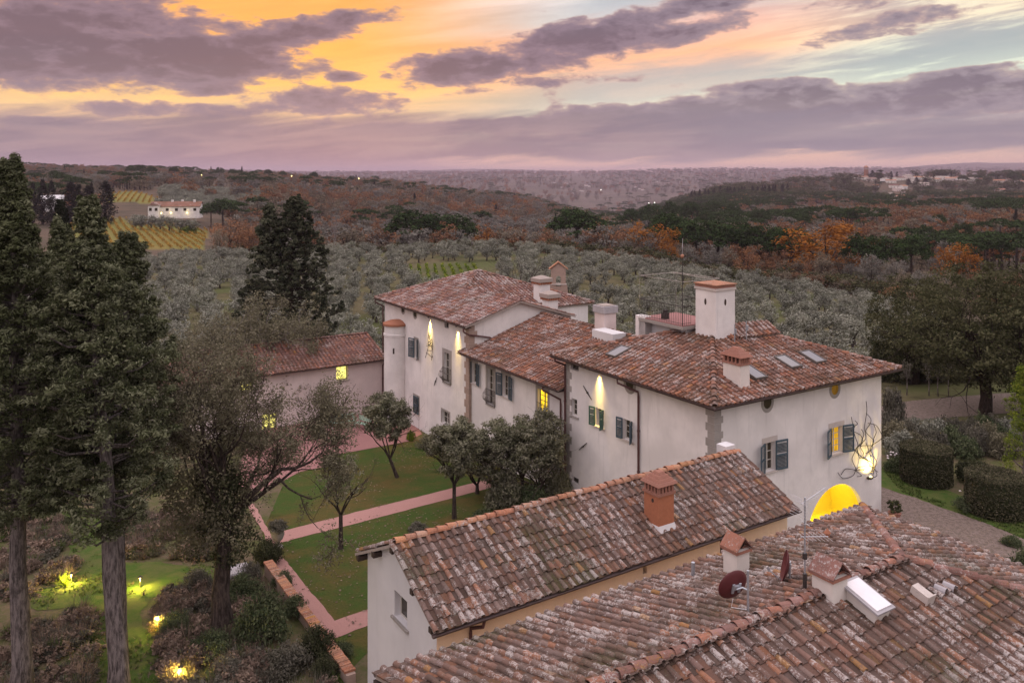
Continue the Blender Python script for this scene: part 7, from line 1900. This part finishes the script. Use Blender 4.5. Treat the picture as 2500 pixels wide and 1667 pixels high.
# path lights
for k, (px, py, e, lab) in enumerate([(174, 1427, 230, 'low garden light beside the spiky agave'), (342, 1436, 230, 'low garden light on the grass right of the bare trunk'), (386, 1532, 240, 'brightest low garden light under the yellow lit tuft'), (440, 1662, 120, 'low garden light at the bottom edge')]):
    p = on_g(px, py); t = thing('garden_light', lab, 'lamp', p)
    q = MB(); q.tube([(0, 0, 0), (0, 0, .48)], .018, 6); q.build('stem', MATS['iron'], t); q = MB(); q.lathe([(.04, .48), (.10, .50), (.02, .56)], 0, 0, 10); q.build('hood', MATS['iron'], t)
    q = MB(); q.lathe([(.03, .43), (.035, .475)], 0, 0, 8); q.build('bulb', MATS['lamp_glow'], t)
    point('garden_light_beam', p + Vector((.0, -.06, .40)), e, (1, .74, .12), .03)
def tuft(name, label, p, n, L, w, m_, seed, cat='plant', spread=1.0):
    rg = rgen(seed); V = []; Fq = []; tr = []
    for k in range(n):
        an = rg.random() * 6.283; lean = rg.uniform(.25, 1.1) * spread; l = L * rg.uniform(.6, 1.1); ww = w * rg.uniform(.7, 1.2)
        d = np.array([math.cos(an), math.sin(an), 0]); s = np.array([-d[1], d[0], 0]); pts_ = []
        for u in (0, .4, .75, 1):
            pos_ = d * (l * math.sin(lean) * u) + np.array([0, 0, l * math.cos(lean) * u - .35 * l * u * u * lean * .5]); pts_.append((pos_, ww * (1 - u * .92)))
        n0 = len(V)
        for pos_, w_ in pts_: V += [pos_ - s * w_, pos_ + s * w_]; tr += [rg.random()] * 2
        for i in range(3): Fq.append((n0 + 2 * i, n0 + 2 * i + 1, n0 + 2 * i + 3, n0 + 2 * i + 2))
    tr = np.repeat(rg.random(n), 8)
    o = link(name, mesh(name, np.array(V), np.array(Fq), MATS[m_], {'tr': tr})); o.location = p
    return tag(o, label, cat) if label else o
tuft('agave', 'spiky green agave lit by a low garden light', on_g(158, 1430), 46, .62, .028, 'leaf_bright', 61)
tuft('grass_tuft', 'yellow tuft of grass glowing over the brightest garden light', on_g(392, 1545), 90, .60, .012, 'leaf_vine', 62)
tuft('grass_tuft', 'small dry tuft beside the light on the grass', on_g(350, 1452), 46, .4, .011, 'leaf_dry', 63)
tuft('grass_tuft', 'green tuft lit at the bottom edge under the shrubs', on_g(448, 1668), 70, .6, .013, 'leaf_bright', 64)
# rough planting: heather, dry stalks and weeds over the left garden
def planting(name, poly, n, meshes, smin, smax, seed):
    P = wpoly(poly); A = np.array(P); rg = rgen(seed); x = rg.uniform(A[:, 0].min(), A[:, 0].max(), n * 3); y = rg.uniform(A[:, 1].min(), A[:, 1].max(), n * 3)
    k = in_poly(x, y, P) & (fbm(x / 1.8, y / 1.8, seed, 3) > -.10); x, y = x[k][:n], y[k][:n]; n = len(x); s = rg.uniform(smin, smax, n)
    return scatter(name, np.stack([x, y, zt(x, y)], 1), np.stack([np.zeros(n), np.zeros(n), rg.random(n) * 6.28], 1), np.stack([s, s, s * rg.uniform(.6, 1.2, n)], 1), rg.integers(0, len(meshes), n), kinds(name + '_kind', meshes))
def tmesh(n, L, w, m_, seed):
    o = tuft('tuft', None, (0, 0, 0), n, L, w, m_, seed, spread=1.0 if L > .2 else 1.45); me = o.data; bpy.data.objects.remove(o); return me
TF = [tmesh(40, .5, .014, 'leaf_dry', 70), tmesh(40, .42, .014, 'leaf_grass', 71), tmesh(36, .55, .012, 'leaf_scrub', 72), shrub_mesh(73, 'leaf_scrub', .35, .35, 14, 30, .04), shrub_mesh(74, 'leaf_dry', .35, .4, 14, 30, .04), tmesh(40, .45, .012, 'leaf_dry', 75)]
BED = [[(0, 1230), (140, 1230), (185, 1380), (170, 1425), (60, 1460), (0, 1470)], [(0, 1500), (90, 1500), (210, 1490), (232, 1600), (200, 1760), (0, 1760)], [(285, 1260), (560, 1260), (560, 1370), (290, 1365)], [(395, 1600), (375, 1500), (420, 1450), (640, 1420), (820, 1680), (800, 1760), (430, 1760)]]
for k, bpoly in enumerate(BED): planting('garden_planting', bpoly, [900, 1100, 800, 1300][k], TF, .7, 1.6, 500 + k)
GR = [tmesh(26, .11, .008, 'leaf_grass', 80), tmesh(26, .09, .008, 'leaf_grass', 81)]
planting('grass', [(2150, 1140), (2420, 1240), (2560, 1290), (2560, 1340), (2400, 1275), (2200, 1200)], 1500, GR, .8, 1.6, 521)
GS = [tmesh(22, .17, .012, 'leaf_grass', 82), tmesh(22, .15, .011, 'leaf_grass', 83), tmesh(14, .16, .010, 'leaf_dry', 84)]
planting('grass', [(150, 1240), (262, 1240), (272, 1370), (560, 1380), (560, 1420), (370, 1460), (385, 1600), (420, 1760), (200, 1760), (215, 1480), (90, 1490), (60, 1450), (185, 1380)], 3200, GS, .6, 1.2, 523)
# fallen leaves on the lawn and paths
rg = rgen(530); n = 5200; P_ = np.array(wpoly(lawn_pix)); x = rg.uniform(P_[:, 0].min(), P_[:, 0].max(), n); y = rg.uniform(P_[:, 1].min(), P_[:, 1].max(), n)
k = in_poly(x, y, [tuple(p) for p in P_]) & (fbm(x / 3., y / 3., 19, 3) > -.03); x, y = x[k], y[k]; n = len(x); an = rg.random(n) * 6.28; sz = rg.uniform(.025, .06, n); z = zt(x, y) + .035
V = np.stack([np.stack([x + np.cos(an + t) * sz, y + np.sin(an + t) * sz, z + rg.random(n) * .03], 1) for t in (0, 1.57, 3.14, 4.71)], 1).reshape(-1, 3)
link('fallen_leaves', mesh('fallen_leaves', V, np.arange(4 * n).reshape(n, 4), MATS['leaf_dry'], {'tr': np.repeat(rg.random(n), 4)}), kind='stuff')
# potted plant on the drive
p = on_g(2184, 1272); t = thing('potted_plant', 'dark potted shrub standing on the gravel behind the roof hip', 'pot', p)
q = MB(); q.lathe([(.2, 0), (.3, .42), (.33, .45), (.27, .46)], 0, 0, 14); q.build('pot', MATS['brick_cap'], t)
link('foliage', shrub_mesh(88, 'leaf_ivy', .42, .75, 26, 40, .05), t).location = (0, 0, .42)

# ------------------------------------------------------------------ labels of look-alikes: which one, counted from the left
U_ = 'first second third fourth fifth sixth seventh eighth ninth'.split()
ORD = U_ + 'tenth eleventh twelfth thirteenth fourteenth fifteenth sixteenth seventeenth eighteenth nineteenth'.split()
for t_ in ('twent', 'thirt', 'fort', 'fift', 'sixt', 'sevent'): ORD += [t_ + 'ieth'] + [t_ + 'y-' + u for u in U_]
def count_from_left(group, fmt):
    L_ = [o for o in bpy.data.objects if o.get('group') == group and o.parent is None]
    def key(o):
        p = Vector(o.location)
        if p.length < 1e-6 and o.type == 'MESH': p = sum((Vector(c) for c in o.bound_box), Vector()) / 8
        return p.x / max(p.y, 1)
    L_.sort(key=key)
    for k, o in enumerate(L_):
        if k < len(ORD): o['label'] = fmt % ORD[k]
for g_n, f_ in (('umbrella pines beyond the grove', '%s from the left of the dark umbrella pines lined up beyond the olive grove'), ('umbrella pines further back', '%s from the left of the smaller umbrella pines in the mixed wood behind'),
    ('umbrella pines on the ridge', '%s from the left of the flat-topped pines on the skyline ridge'), ('vine rows of the lower vineyard', '%s from the left of the yellow vine rows below the far farmhouse'),
    ('vine rows of the upper vineyard', '%s from the left of the golden vine rows above the far farmhouse'), ('young vine rows in the grove', '%s from the left of the yellow-green young vine rows amid the olives'),
    ('clipped olives below the farmhouse', '%s from the left of the round clipped olives below the farmhouse'), ('young trees by the upper road', '%s from the left of the young staked trees by the upper road'),
    ('undergrowth bushes', '%s from the left of the dark bushes shaded behind the upper road'), ('shrubs in the planted bank', '%s from the left of the rounded grey shrubs in the planted bank'),
    ('village houses', '%s from the left of the pale tile-roofed houses in the hilltop village'), ('dark trees round the village', '%s from the left of the dark trees wrapped round the village'), ('houses on the far slope', '%s from the left of the tiny pale houses on the far purple slope'),
    ('brown trees at the wood edge', '%s from the left of the brown trees along the wood edge beyond the olives'), ('conifers in the village', '%s from the left of the dark conifers among the village houses'), ('cypresses on the right-hand ridge', '%s from the left of the distant cypress row on the right ridge')):
    count_from_left(g_n, f_)
